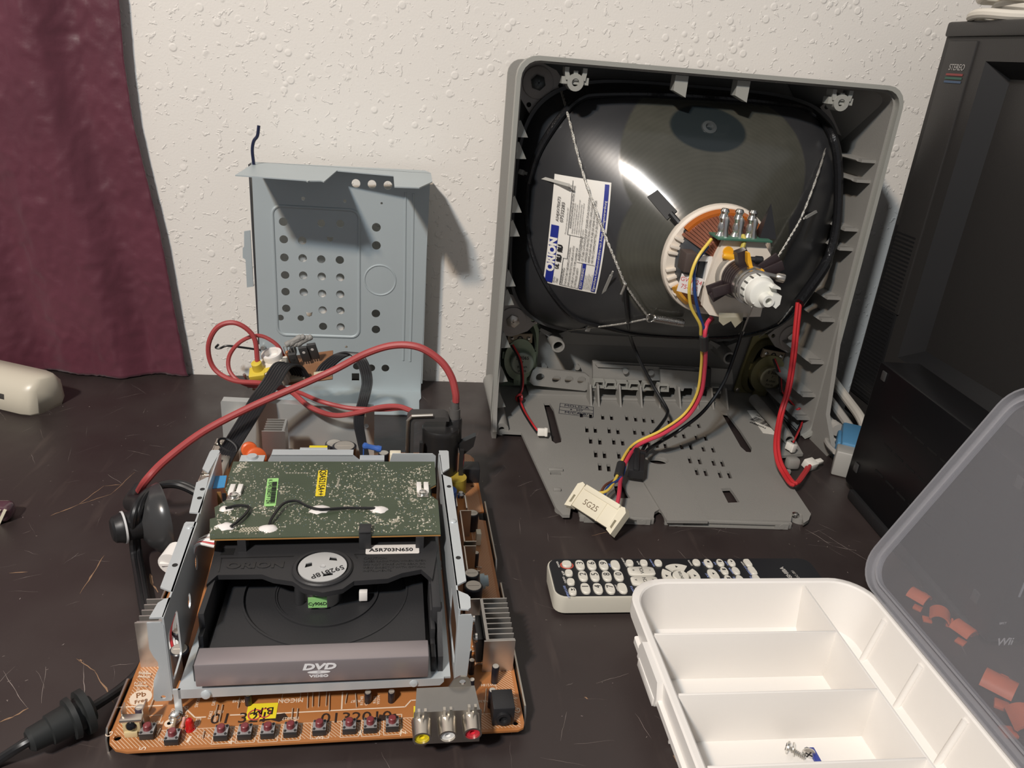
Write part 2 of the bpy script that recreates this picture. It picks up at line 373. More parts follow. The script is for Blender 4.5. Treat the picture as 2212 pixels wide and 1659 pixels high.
# raised channel in the middle of the plate
ch0 = [(0.2510,0.7337),(0.2619,0.7544),(0.2749,0.7637),(0.2893,0.7653),(0.2990,0.7567),(0.3043,0.7416),(0.2976,0.6206),(0.2564,0.6203)]
put('channel', B().sheet(ch0, [circ((c0.x, c0.y), .012, 24, .009)], ZP-.001, ZP+.0018), shell_m, sh)
put('channel_ramp', B().prism([(0.2599,0.6330),(0.2982,0.6342),(0.2977,0.6176),(0.2554,0.6181)], ZP, ZP+.0030), shell_m, sh)
# small raised bits on the plate
for p, s in (((0.1606,0.7180,0.0075), .008), ((0.1553,0.6768,0.0075), .004)):
    put('moulded_tab', B().box((p[0]-s, p[1]-.002, ZP-.001), (p[0]+s, p[1]+.002, ZP+.003), .0008), shell_m, sh)
p = (0.4438,0.7402,0.0075); put('hook_tab', B().box((p[0]-.008, p[1]-.007, .004), (p[0]+.007, p[1]+.004, .017), .003), shell_m, sh)
# screw bosses
def boss(p0, p1, r, ri, name='screw_boss'):
    L = (Vector(p1)-Vector(p0)).length
    return put(name, B().lathe(p0, Vector(p1)-Vector(p0), [(0, r*1.15), (L, r), (L, ri), (L*.3, ri), (L*.3, 1e-6)], 20), shell_m, sh)
a = (0.1106,0.8150,0.0091); boss((a[0]-.004, .93, a[2]+.012), (a[0], .812, a[2]), .0085, .0035)
for px in ((0.1872,0.9150,0.0823), (0.4184,0.9150,0.0738)):
    boss((px[0], .953, px[2]), (px[0], .905, px[2]), .0085, .006)
    for s in (-1, 1): put('boss_web', B().prism([(px[0]+s*.007, px[2]+.002), (px[0]+s*.022, px[2]+.012), (px[0]+s*.020, px[2]+.015), (px[0]+s*.004, px[2]+.008)], .93, .952, axis='y'), shell_m, sh)
b2 = (0.4626,0.7900,0.0139); boss((b2[0], .90, b2[2]+.004), (b2[0], .79, b2[2]), .0065, .0045)
# clip wedges along the left wall, ribs along the right wall, clips on the top
for p in ((0.1050,0.8204,0.3468), (0.1050,0.8215,0.3250), (0.1050,0.8292,0.2686), (0.1050,0.8197,0.2426), (0.1050,0.8363,0.1858), (0.1050,0.8355,0.1638), (0.1050,0.8236,0.1120), (0.1050,0.8301,0.0686), (0.1050,0.8463,0.0353)):
    y, z = YR+.006, p[2]
    put('clip_wedge', B().add([(XL+.004, y, z-.006), (XL+.016, y+.010, z-.006), (XL+.004, y+.03, z-.006), (XL+.004, y, z+.010), (XL+.008, y+.012, z+.010), (XL+.004, y+.03, z+.010), (XL+.016, y+.004, z-.006)],
        [(0, 6, 1, 2), (3, 4, 5), (0, 3, 4, 6), (6, 4, 1), (1, 4, 5, 2), (0, 2, 5, 3)]), rim_m, sh)
for p in ((0.5080,0.8315,0.3412), (0.5080,0.8353,0.3194), (0.5080,0.8314,0.2646), (0.5080,0.8358,0.2419), (0.5080,0.8368,0.1824), (0.5080,0.8412,0.1546), (0.5080,0.8546,0.0995), (0.5080,0.8576,0.0546), (0.5080,0.8600,0.0224)):
    y, z = YR+.010, p[2]
    put('rib', B().prism([(XR-.004, z+.0016), (XR-.021, z+.0016), (XR-.024, z), (XR-.021, z-.0016), (XR-.004, z-.0016)], y+.008, .945, axis='y').prism([(XR-.004, z+.0016), (XR-.021, z+.0016), (XR-.021, z-.0016), (XR-.004, z-.0016)], y, y+.009, axis='y'), shell_m, sh)
for p in ((0.2691,0.8300,0.4053), (0.3362,0.8300,0.4048)):
    put('top_clip', B().prism([(p[0]-.006, ZT-.005), (p[0]-.006, ZT-.020), (p[0]+.008, ZT-.026), (p[0]+.008, ZT-.005)], .828, .842, axis='y'), rim_m, sh)
for p in ((0.1593,0.8280,0.3980), (0.4488,0.8280,0.3993)):
    x, z = p[0], p[2]; b = B()
    b.lathe((x, .845, z), (0, -1, 0), [(0, .0085), (.018, .0085), (.018, .0038), (.004, .0038), (.004, 1e-6)], 20)
    for s, hh in ((-.0075, min(.034, .412-z)), (0, min(.026, .409-z)), (.0075, min(.034, .412-z))):
        b.prism([(x+s-.0026, z+.002), (x+s+.0026, z+.002), (x+s*1.25+.0018, z+hh*.7), (x+s*1.25+.0018, z+hh), (x+s*1.25-.0026, z+hh), (x+s*1.25-.0026, z+hh*.7)], .828, .842, axis='y')
    b.box((x-.0140, .83, z-.002), (x+.0140, .842, z+.005))
    put('screw_bracket', b, rim_m, sh)
put('corner_gusset', B().add([(XR-.004, .83, .413), (XR-.07, .95, .413), (XR-.004, .95, .413), (XR-.004, .95, .33)], [(0, 1, 2), (0, 3, 1), (1, 3, 2), (0, 2, 3)]), shell_m, sh)
# lower inner features: shelf with four holes, button strip, fins
sp = [(0.1603,0.0411),(0.1661,0.0446),(0.2303,0.0394),(0.2372,0.0343),(0.2391,0.0181),(0.2333,0.0139),(0.1634,0.0199),(0.1568,0.0250)]
sh_h = [circ(q, .0058, 18) for q in [(0.1711,0.0315),(0.1931,0.0295),(0.2100,0.0294),(0.2271,0.0292)]]
put('holed_bracket', B().sheet(sp, sh_h, .921, .926, axis='y'), shell_m, sh)
a, c = (0.1567,0.9250,0.0116), (0.2396,0.9250,0.0140)
put('holed_bracket_ledge', B().box((a[0], .915, a[2]-.004), (c[0], .950, a[2]-.001)), shell_m, sh)
bp = [(0.2396,0.0556),(0.2457,0.0572),(0.4333,0.0514),(0.4390,0.0296),(0.4244,0.0292),(0.3460,0.0268),(0.3438,0.0322),(0.2429,0.0291)]
put('button_panel', B().prism(bp, .922, .928, axis='y').prism([(0.2417,0.0543),(0.3797,0.0522),(0.3804,0.0482),(0.2460,0.0498)], .919, .923, axis='y'), shell_m, sh)
bl = [(0.3296,0.0516),(0.3919,0.0489),(0.3964,0.0245),(0.3813,0.0206),(0.3779,0.0254),(0.3675,0.0250),(0.3669,0.0209),(0.3566,0.0206),(0.3532,0.0253),(0.3441,0.0250),(0.3357,0.0214)]
put('button_cover', B().prism(bl, .914, .919, axis='y'), shell_m, sh)
for px in ((0.2484,0.9200,0.0273), (0.2643,0.9200,0.0265), (0.2802,0.9200,0.0263), (0.2969,0.9200,0.0261), (0.3162,0.9200,0.0260), (0.3370,0.9200,0.0246), (0.4103,0.9200,0.0241)):
    put('button_lever', B().sheet([(px[0]-.0085, px[2]-.004), (px[0]+.0085, px[2]-.004), (px[0]+.007, px[2]+.006), (px[0]-.007, px[2]+.006)], [[(px[0]-.0060, px[2]-.0022), (px[0]+.0060, px[2]-.0022), (px[0]+.005, px[2]+.0045), (px[0]-.005, px[2]+.0045)]], .910, .920, axis='y'), rim_m, sh)
put('lever_bar', B().box((.236, .906, .0075), (.412, .914, .0105), .0006), shell_m, sh)
for x in [(0.2359,0.9151),(0.2461,0.9128),(0.2754,0.9131),(0.3039,0.9118),(0.3285,0.9104),(0.3568,0.9076),(0.3808,0.9075),(0.4023,0.9073),(0.4224,0.9085)]:
    put('fin', B().prism([(.886, .007), (.915, .007), (.915, .030), (.906, .030)], x[0]-.0012, x[0]+.0012, axis='x'), shell_m, sh)
for px in ((0.1796,0.9480,0.0376), (0.2248,0.9480,0.0377), (0.2839,0.9200,0.0459), (0.3190,0.9200,0.0450)):
    y0 = px[1]; put('moulded_pin', B().cyl((px[0], y0+.006, px[2]), (px[0], y0-.004, px[2]), .0038), shell_m, sh)
px = (0.3943,0.9050,0.0457); put('light_pipe', B().prism([(px[0]-.006, px[2]-.014), (px[0]+.006, px[2]-.014), (px[0]+.002, px[2]+.012), (px[0]-.003, px[2]+.012)], .905, .915, axis='y'), black_p, sh)
put('back_ledge', B().box((.168, .940, .085), (.446, .953, .089)).box((.20, .943, .072), (.42, .953, .098)), shell_m, sh)
# stamped mark and barcode label
st = (0.2134,0.8734,0.0077)
M = basis((st[0], st[1], ZP+.0002), (1, -.22, 0), (.35, 1, 0))
stamp = put('ink_stamp', B().sheet([(-.022, -.016), (.022, -.016), (.022, .016), (-.022, .016)], [[(-.0214, -.0154), (.0214, -.0154), (.0214, -.0058), (-.0214, -.0058)], [(-.0214, -.005), (.0214, -.005), (.0214, .0046), (-.0214, .0046)], [(-.0214, .0054), (.0214, .0054), (.0214, .0154), (-.0214, .0154)]], 0, .0002, M=M), mat('stamp ink', (.012, .014, .03), .7), sh)
for k, (s, y) in enumerate((('MOLD-A', .0104), ('6 . 507', 0), ('M/CA-8/', -.0104))): letters(s, .0085 if k != 1 else .006, M @ T(0, y, .0002), MATS['stamp ink'], stamp)
bc = [(0.4484,0.8847),(0.4731,0.8874),(0.4657,0.8271),(0.4580,0.8153),(0.4427,0.8197)]
lab = put('paper_label', B().prism(bc, ZP, ZP+.0005), mat('label paper', (.74, .71, .64), .7), sh)
q = (0.4565,0.8492,0.0083); M = basis((q[0], q[1], ZP+.0008), (-.62, .8, 0), (-.8, -.5, 0))
letters('MODEL : MD13N', .0048, M @ T(0, -.012, 0), ink_k, lab); letters('T43080847', .005, M @ T(0, .0145, 0), ink_k, lab)
b = B(); x = -.016
random.seed(5)
while x < .016:
    w = random.choice((.0004, .0008, .0012)); b.box((x, -.006, 0), (x+w, .008, .0001), M=M); x += w+random.choice((.0005, .0009))
put('barcode', b, ink_k, lab)
# ---------------------------------------------------------------- picture tube
tube = thing('picture_tube', 'large dark cathode ray tube seen from behind inside the grey shell', 'picture tube', (.312, .9, .1))
SEC = [(.950, .188, .144, 4.5, .251), (.925, .194, .1495, 4.4, .251), (.904, .194, .1495, 4.2, .251), (.896, .191, .1465, 4, .251), (.880, .187, .142, 3.8, .250), (.862, .177, .135, 3.5, .250), (.842, .159, .124, 3.2, .249),
       (.822, .135, .109, 2.9, .248), (.802, .107, .092, 2.5, .246), (.782, .076, .069, 2.2, .244), (.764, .052, .050, 2, .242), (.748, .038, .038, 2, .241), (.734, .029, .029, 2, .2405), (.720, .0215, .0215, 2, .240), (.708, .0165, .0165, 2, .240), (.700, .0138, .0138, 2, .240), (.690, .0130, .0130, 2, .240), (.646, .0130, .0130, 2, .240)]
CX = .312
def funnel():
    n = 96; vs = []; fs = []
    for (y, a, b, e, cz) in SEC:
        for i in range(n):
            t = 2*PI*i/n; c, s = math.cos(t), math.sin(t)
            vs.append((CX+a*math.copysign(abs(c)**(2/e), c), y, cz+b*math.copysign(abs(s)**(2/e), s)))
    for k in range(len(SEC)-1):
        for i in range(n): j = (i+1) % n; fs.append((k*n+i, k*n+j, k*n+n+j, k*n+n+i))
    fs += [tuple(range(n)), tuple(range((len(SEC)-1)*n, len(SEC)*n))[::-1]]
    return vs, fs
def tube_mat():
    m = bpy.data.materials.new('coated tube glass'); m.use_nodes = True; t = m.node_tree; b = t.nodes['Principled BSDF']
    ge = nd(t, 'ShaderNodeTexCoord'); sx = nd(t, 'ShaderNodeSeparateXYZ'); t.links.new(ge.outputs['Object'], sx.inputs[0])
    def mth(op, a, c, d=None):
        q = nd(t, 'ShaderNodeMath', operation=op)
        for i, v in enumerate((a, c, d)):
            if v is None: continue
            if isinstance(v, (int, float)): q.inputs[i].default_value = v
            else: t.links.new(v, q.inputs[i])
        return q.outputs[0]
    X, Z = mth('SUBTRACT', sx.outputs[0], CX), mth('SUBTRACT', sx.outputs[2], .243)
    def ell(cx, cz, rx, rz):
        u = mth('DIVIDE', mth('SUBTRACT', X, cx), rx); v = mth('DIVIDE', mth('SUBTRACT', Z, cz), rz)
        return mth('SQRT', mth('ADD', mth('MULTIPLY', u, u), mth('MULTIPLY', v, v)), 0)
    def ins(d, e=.02):
        r = nd(t, 'ShaderNodeMapRange', interpolation_type='SMOOTHSTEP'); r.inputs[1].default_value = 1+e; r.inputs[2].default_value = 1-e; t.links.new(d, r.inputs[0]); return r.outputs[0]
    rd = ell(0, 0, .096, .096); r0 = ins(rd)
    up = mth('MULTIPLY', ins(ell(.005, .085, .105, .085)), 1)
    bare = mth('MAXIMUM', r0, up)
    an = ins(ell(-.004, .120, .042, .021), .06)
    n = nd(t, 'ShaderNodeTexNoise'); n.inputs['Scale'].default_value = 45; n.inputs['Detail'].default_value = 6; t.links.new(ge.outputs['Object'], n.inputs[0])
    w = mth('SINE', mth('MULTIPLY', rd, 150), 0); w = mth('MULTIPLY', w, .06); w = mth('ADD', w, n.outputs[0])
    def mix(f, c1, c2):
        x = nd(t, 'ShaderNodeMixRGB'); 
        t.links.new(f, x.inputs[0])
        for i, c in ((1, c1), (2, c2)):
            if isinstance(c, tuple): x.inputs[i].default_value = (*c, 1)
            else: t.links.new(c, x.inputs[i])
        return x.outputs[0]
    glass = mix(w, (.050, .050, .040), (.085, .083, .068))
    coat = mix(n.outputs[0], (.026, .027, .030), (.040, .040, .042))
    c = mix(bare, coat, glass); c = mix(an, c, (.018, .024, .026)); t.links.new(c, b.inputs['Base Color'])
    rg = nd(t, 'ShaderNodeMapRange'); rg.inputs[3].default_value = .36; rg.inputs[4].default_value = .20; t.links.new(bare, rg.inputs[0]); t.links.new(rg.outputs[0], b.inputs['Roughness'])
    b.inputs['Specular IOR Level'].default_value = .75
    bp = nd(t, 'ShaderNodeBump'); bp.inputs['Strength'].default_value = .05; bp.inputs['Distance'].default_value = .001; t.links.new(w, bp.inputs['Height']); t.links.new(bp.outputs[0], b.inputs['Normal'])
    return m
fv, ff = funnel()
gl = put('glass_funnel', B().add(fv, ff).mesh('glass_funnel', True, 60), tube_mat(), tube)
BV = BVHTree.FromPolygons([Vector(v) for v in fv], ff)
def drape(p, off=.0008):
    h = BV.ray_cast(Vector((p[0], .5, p[2])), Vector((0, 1, 0)))
    if h[0] is None: return Vector(p)
    nn = h[1] if h[1].y < 0 else -h[1]
    return h[0]+nn*off
def draped(me, M, off):
    for v in me.vertices: v.co = drape(M @ v.co, off+max(0, v.co.z))
    return me
# anode socket
ac = drape((.309, 0, .363), 0)
put('anode_contact', B().lathe(ac-Vector((0, -.002, 0)), (0, -.75, .66), [(0, .009), (.003, .008), (.0035, .0045), (.001, .003), (.001, 1e-6)], 18), mat('dark metal', (.10, .11, .11), .4, .6), gl)
# implosion band behind, corner ears with washers and screws
put('rim_band', B().add(*ring([(CX+.197*math.copysign(abs(math.cos(t))**.46, math.cos(t)), .251+.1525*math.copysign(abs(math.sin(t))**.46, math.sin(t))) for t in [2*PI*i/96 for i in range(96)]],
    [(CX+.192*math.copysign(abs(math.cos(t))**.46, math.cos(t)), .251+.1475*math.copysign(abs(math.sin(t))**.46, math.sin(t))) for t in [2*PI*i/96 for i in range(96)]], .906, .930)), mat('dull band steel', (.10, .10, .10), .5, .6), tube)
ear_m = mat('ear steel', (.38, .35, .325), .5, .3, var=.1)
for (x, z, sx_, sz_, lb) in ((*(0.1330,0.9150,0.3925)[::2], 1, -1, ''), (*(0.5037,0.9150,0.3925)[::2], -1, -1, ''), (*(0.1270,0.9150,0.1125)[::2], 1, 1, ''), (*(0.5017,0.9150,0.1039)[::2], -1, 1, '')):
    pl = [(x-sx_*.018, z-sz_*.012), (x-sx_*.014, z-sz_*.020), (x, z-sz_*.022), (x+sx_*.020, z-sz_*.014), (x+sx_*.034, z+sz_*.002), (x+sx_*.024, z+sz_*.012), (x+sx_*.010, z+sz_*.028), (x-sx_*.006, z+sz_*.034), (x-sx_*.018, z+sz_*.018)]
    e = put('corner_ear', B().sheet(pl, [circ((x+sx_*.026, z+sz_*.001), .0028, 12), circ((x-sx_*.008, z+sz_*.024), .0028, 12)], .912, .916, axis='y'), ear_m, tube)
    put('washer', B().lathe((x, .912, z), (0, -1, 0), [(0, .0175), (.0022, .0172), (.0025, .016)], 28), ear_m, e)
    put('screw', B().lathe((x, .910, z), (0, -1, 0), [(0, .0085), (.0035, .0085), (.0052, .0055), (.0052, .0)], 6).box((x-.0032, .9035, z-.0007), (x+.0032, .9048, z+.0007)).box((x-.0007, .9035, z-.0032), (x+.0007, .9048, z+.0032)), MATS['dark metal'] if z > .2 else tin, e)  # upper screws get the darker metal, lower ones tin
# printed label draped on the glass
lp = [Vector(v) for v in ((0.1549,0.8700,0.3023), (0.2207,0.8700,0.2947), (0.1537,0.8700,0.1779))]
def lab_frame():
    """label corners brought onto the curved glass"""
    pts = []
    for px in lp:
        d = (px-Vector((0, 0, .42)))
        h = BV.ray_cast(Vector((0, 0, .42)), d.normalized()); pts.append(h[0])
    return pts
a0, a1, a2 = lab_frame()
# long side of the print runs up the label: local x along bottom->top, local y towards the left edge
ux = Vector((a0.x-a2.x, 0, a0.z-a2.z)); uy = Vector((a0.x-a1.x, 0, a0.z-a1.z)); LW, LH = ux.length, uy.length
LM = basis((a2.x+(a1-a0).x, 0, a2.z+(a1-a0).z), ux, uy)
def flatgrid(x0, y0, x1, y1, nx=10, ny=6):
    vs = [(x0+(x1-x0)*i/nx, y0+(y1-y0)*j/ny, 0) for j in range(ny+1) for i in range(nx+1)]
    return B().add(vs, [(j*(nx+1)+i, j*(nx+1)+i+1, (j+1)*(nx+1)+i+1, (j+1)*(nx+1)+i) for j in range(ny) for i in range(nx)]).mesh('g')
lw_m = mat('tube label paper', (.86, .83, .77), .5); lb_m = mat('label blue', (.018, .03, .26), .45)
label = put('warning_label', draped(flatgrid(0, 0, LW, LH, 40, 24), LM, .0006), lw_m, tube)
def lrect(x0, y0, x1, y1, m, nm): return put(nm, draped(flatgrid(x0*LW, y0*LH, x1*LW, y1*LH, 30, 4), LM, .0016), m, label)
lrect(.02, .83, .56, .965, lb_m, 'blue_band'); lrect(.02, .03, .98, .105, lb_m, 'blue_band'); lrect(.02, .27, .27, .33, lb_m, 'blue_band')
def lt(s, x, y, h, m=ink_k, ax='LEFT', sx=1, bold=0): put('lettering', draped(textmesh(s, h*LH, 0, ax, sx=sx, bold=bold), LM @ T(x*LW, y*LH, 0), .0021), m, label)
lt('ORION', .29, .897, .19, lw_m, 'CENTER', 1.15, .0006); lt('A34JXV70X73', .60, .87, .075, sx=1.1); lt('07532283', .60, .79, .08, sx=1.25)
lt('BSI No.', .03, .80, .045); lt('7560', .03, .745, .055); lt('UL', .17, .78, .09, bold=.0002); lt('RU  RU', .24, .76, .11, bold=.0004)
lt('This picture tube made by Orion CRT', .50, .70, .034); lt('RY', .90, .70, .07); lt('WARNING:HANDLE WITH CARE', .56, .625, .06, sx=.95)
for i, s in enumerate(('Breakage of this tube, which contains a high vacuum,', 'may result in injury from flying glass. Remove tube', 'carefully from container. Do not bump or scratch the tube', 'or subject it to more than moderate pressure when', 'inserting into or removing from its socket in electrical', 'equipment.')): lt(s, .52, .585-i*.037, .033, sx=.86)
lt('WARNING', .03, .655, .075); 
for i, s in enumerate(('THIS PICTURE TUBE EMPLOYS INTEGRAL', 'IMPLOSION PROTECTION. REPLACE WITH', 'A TUBE OF THE SAME TYPE NUMBER FOR', 'CONTINUED SAFETY')): lt(s, .03, .585-i*.06, .05, sx=.9)
lt('AVERTISSEMENT', .29, .405, .07)
for i, s in enumerate(("CE TUBE CATHODIQUE EST EQUIPE D'UN DISPOSITIF", "INTEGRE DE PROTECTION CONTRE L'IMPLOSION.", 'REMPLACER PAR UN TUBE DE MEME MODELE POUR', 'NE PAS COMPROMETTRE LA SECURITE')): lt(s, .29, .345-i*.058, .054, sx=.98)
lt('X-RAY WARNING', .03, .30, .055, lw_m)
for i, s in enumerate(('When picture tubes are operated', 'above the design maximum anode', 'voltage and which prolonged exposure', 'is probable X-ray shielding provide', 'protection against personal injury may')): lt(s, .03, .25-i*.03, .028, sx=.8)
lt('Eigensichere Kathodenstrahlröhre nach Anlage III Röntgenverordnung', .03, .067, .062, lw_m, sx=1.04)
def lline(x0, y0, x1, y1):
    w = .0012; put('printed_rule', draped(flatgrid(min(x0, x1)*LW-.0002, min(y0, y1)*LH-.0002, max(x0, x1)*LW+.0002, max(y0, y1)*LH+.0002, 24, 2), LM, .0015), ink_k, label)
for q in ((.02, .345, .02, .69), (.02, .69, .28, .69), (.28, .62, .28, .69), (.28, .62, .50, .62), (.50, .62, .50, .665), (.50, .665, .97, .665), (.50, .375, .50, .62), (.27, .12, .27, .44), (.27, .44, .98, .375), (.02, .345, .27, .345)):
    if q[0] == q[2] or q[1] == q[3]: lline(*q)

# ---------------------------------------------------------------- deflection yoke and neck
YX, YZ = CX, .240
def sector(b, prof, a0, a1, n=24, y0=0):
    """lathe around the tube axis over part of a turn; prof rows hold (y, r_in, r_out)"""
    vs = []; fs = []; m = len(prof)
    for i in range(n+1):
        t = math.radians(a0+(a1-a0)*i/n); c, s = math.cos(t), math.sin(t)
        for (y, ri_, ro_) in prof: vs += [(YX+ri_*c, y, YZ+ri_*s), (YX+ro_*c, y, YZ+ro_*s)]
    k = 2*m
    for i in range(n):
        for j in range(m-1):
            p = i*k+2*j; fs += [(p+1, p+3, p+k+3, p+k+1), (p, p+k, p+k+2, p+2)]
        p = i*k; fs += [(p, p+1, p+k+1, p+k), (p+2*m-2, p+k+2*m-2, p+k+2*m-1, p+2*m-1)]
    for i in (0, n):
        for j in range(m-1):
            p = i*k+2*j; fs.append((p, p+1, p+3, p+2))
    return b.add(vs, fs)
ykm = mat('warm white yoke plastic', (.78, .70, .60), .5, var=.06, vscale=40)
brown_p = mat('dark brown plastic', (.035, .024, .026), .38)
core_m = mat('dark blue grey core', (.045, .052, .062), .45, var=.1, vscale=60)
copper = mat('copper winding', (.30, .115, .07), .45, .5, bump=.6, bscale=500)
amber = mat('amber varnish', (.42, .11, .012), .18, coat=.5)
yel = mat('orange yellow plastic', (.85, .42, .02), .4)
yo = thing('deflection_yoke', 'deflection yoke with white ring, copper coils and white rear plate on the tube neck', 'deflection yoke', (YX, .74, YZ-.06))
b = B(); sector(b, [(.762, .036, .056), (.755, .034, .0585), (.750, .033, .0575), (.748, .033, .055)], 0, 360, 64)
ringo = put('front_ring', b, ykm, yo)
for a in (155, 165, 172, 192, 202, 211, 222, -8, -18, -30, 8):
    t = math.radians(a); M = T(YX, .748, YZ) @ Ry(-a)
    put('ring_rib', B().box((.042, -.0035, -.0016), (.0555, .002, .0016), .0006, M), ykm, ringo)
b = B(); sector(b, [(.750, .030, .046), (.738, .026, .045), (.724, .022, .040), (.712, .020, .034)], 0, 360, 48); put('ferrite_core', b, core_m, yo)
b = B()
for a0 in range(26, 150, 4): sector(b, [(.749, .040, .0505), (.736, .036, .0475), (.722, .030, .0430), (.708, .026, .0370)], a0, a0+3.4, 3)
put('copper_coil', b, copper, yo)
b = B()
for a0 in range(214, 326, 4): sector(b, [(.749, .040, .0505), (.736, .036, .0470), (.718, .028, .0400)], a0, a0+3.4, 3)
put('copper_coil', b, copper, yo)
b = B(); sector(b, [(.752, .040, .0530), (.746, .040, .0545), (.742, .040, .0515)], 32, 142, 30); put('varnish_coat', b, amber, yo)
b = B(); sector(b, [(.752, .040, .0530), (.745, .040, .0540), (.741, .040, .0510)], 212, 240, 16); put('varnish_coat', b, mat('yellow varnish', (.60, .28, .02), .2, coat=.5), yo)
# rear plate
rp = [(0.2840,0.2069),(0.2831,0.2220),(0.2875,0.2537),(0.2929,0.2738),(0.3322,0.2732),(0.3422,0.2619),(0.3464,0.2474),(0.3455,0.1989),(0.3071,0.1963),(0.2923,0.1986)]
plate = put('rear_plate', B().prism(rp, .697, .703, axis='y'), ykm, yo)
rp2 = [(0.2861,0.2080),(0.2850,0.2271),(0.2902,0.2576),(0.2962,0.2757),(0.3341,0.2750),(0.3445,0.2604),(0.3491,0.2396),(0.3460,0.2018),(0.3113,0.1983),(0.2921,0.2014)]
put('rear_plate_skirt', B().prism(rp2, .703, .716, axis='y'), ykm, yo)
a = (0.2805,0.7120,0.2386); put('side_latch', B().sheet([(a[0]-.010, a[2]-.013), (a[0]+.008, a[2]-.013), (a[0]+.008, a[2]+.016), (a[0]-.010, a[2]+.016)], [[(a[0]-.006, a[2]-.009), (a[0]+.004, a[2]-.009), (a[0]+.004, a[2]+.011), (a[0]-.006, a[2]+.011)]], .706, .712, axis='y'), white_p, yo)
a = (0.2672,0.7120,0.2496); put('magnet_block', B().box((a[0]-.007, .702, a[2]-.011), (a[0]+.005, .722, a[2]+.008), .001), mat('brown ferrite', (.075, .055, .048), .6), yo)
a = (0.2709,0.7120,0.2254); M = basis((a[0], .7065, a[2]), (.93, -.35, -.12), (.1, 0, 1)); st_ = put('sticker', B().box((-.011, -.009, 0), (.011, .009, .0003), M=M), mat('sticker paper', (.72, .68, .66), .5), yo)
letters('GWM24', .006, M @ T(0, .004, .0004), mat('red ink', (.55, .08, .08), .6), st_); letters('75-105', .006, M @ T(0, -.003, .0004), MATS['red ink'], st_)
# terminal board
tp = [(0.2854,0.2843),(0.3352,0.2821),(0.3382,0.2773),(0.2913,0.2775)]
tbd = put('terminal_board', B().box((.284, .690, .2745), (.338, .716, .2765), .0003, T(0, 0, 0)), mat('green terminal board', (.05, .15, .10), .5), yo)
for px in ((0.2903,0.7030,0.2933), (0.3048,0.7030,0.2920), (0.3184,0.7030,0.2914)):
    x = px[0]; b = B()
    b.lathe((x, .703, .275), (.03, 0, 1), [(0, .0055), (.005, .0030), (.010, .0042), (.014, .0030), (.018, .0046), (.022, .0034), (.0245, .0044), (.027, .003)], 10)
    b.lathe((x+.004, .699, .275), (-.1, 0, 1), [(0, .0035), (.008, .0022), (.016, .0034), (.020, .002)], 8)
    put('solder_terminal', b, solder, yo)
a = (0.3371,0.7100,0.2901); put('rubber_wedge', B().add([(a[0]-.008, .70, a[2]-.014), (a[0]+.009, .70, a[2]-.014), (a[0]+.008, .716, a[2]-.012), (a[0]-.006, .716, a[2]-.012), (a[0]+.002, .712, a[2]+.018)], [(0, 1, 2, 3), (0, 4, 1), (1, 4, 2), (2, 4, 3), (3, 4, 0)]), black_p, yo)
# wedge tab taped on the glass
w0 = [(0.2397,0.7887,0.2946),(0.2492,0.7878,0.3025),(0.2676,0.7708,0.2854),(0.2585,0.7714,0.2757)]
put('wedge_tape', B().add([*w0, *[(p[0], p[1]-.0012, p[2]) for p in w0]], [(0, 1, 2, 3), (7, 6, 5, 4), (0, 4, 5, 1), (1, 5, 6, 2), (2, 6, 7, 3), (3, 7, 4, 0)]), mat('charcoal tape', (.045, .045, .045), .7), yo)
for k in range(4):
    p0 = Vector((0.2626,0.7664,0.2717))+Vector((-.004+.0045*k, -.003, .010-.0045*k+.002)); put('wedge_ridge', B().tube([p0, p0+Vector((.010, -.008, -.010)), p0+Vector((.015, -.016, -.016))], .003, 8, sub=3), black_p, yo)
# neck rings
def nring(name, y0, y1, r, m, ri_=.0130): b = B(); sector(b, [(y0, ri_, r), (y1, ri_, r)], 0, 360, 40); return put(name, b, m, yo)
nring('neck_collar', .697, .691, .0215, mat('grey collar', (.30, .28, .25), .5)); nring('neck_collar', .691, .688, .0195, ykm)
for k, y in enumerate((.688, .684, .680, .676, .672, .668)):
    rg_ = nring('magnet_ring', y, y-.0034, .0188-.0003*k, brown_p)
    ang = (204, 216, 40, 28, 200, 12)[k]; M = T(YX, y-.0017, YZ) @ Ry(-ang)
    put('ring_tab', B().box((.017, -.0015, -.0048), (.038 if k in (2, 3) else .034, .0015, .0048), .0006, M), brown_p, rg_)
nring('spacer_ring', .6665, .664, .0178, brown_p)
cl = nring('metal_clamp', .664, .658, .0176, steel)
nring('grey_sleeve', .658, .650, .0158, mat('grey rubber sleeve', (.23, .22, .21), .35))
nring('grey_sleeve', .655, .653, .0168, steel)
a = Vector((0.3168,0.6620,0.2528)); put('clamp_screw', B().cyl(a, a+Vector((.020, -.004, -.003)), .0022, n=10).lathe(a+Vector((.016, -.0032, -.0026)), (.020, -.004, -.003), [(0, .003), (.002, .0042), (.008, .0042), (.009, .003)], 12), tin, cl)
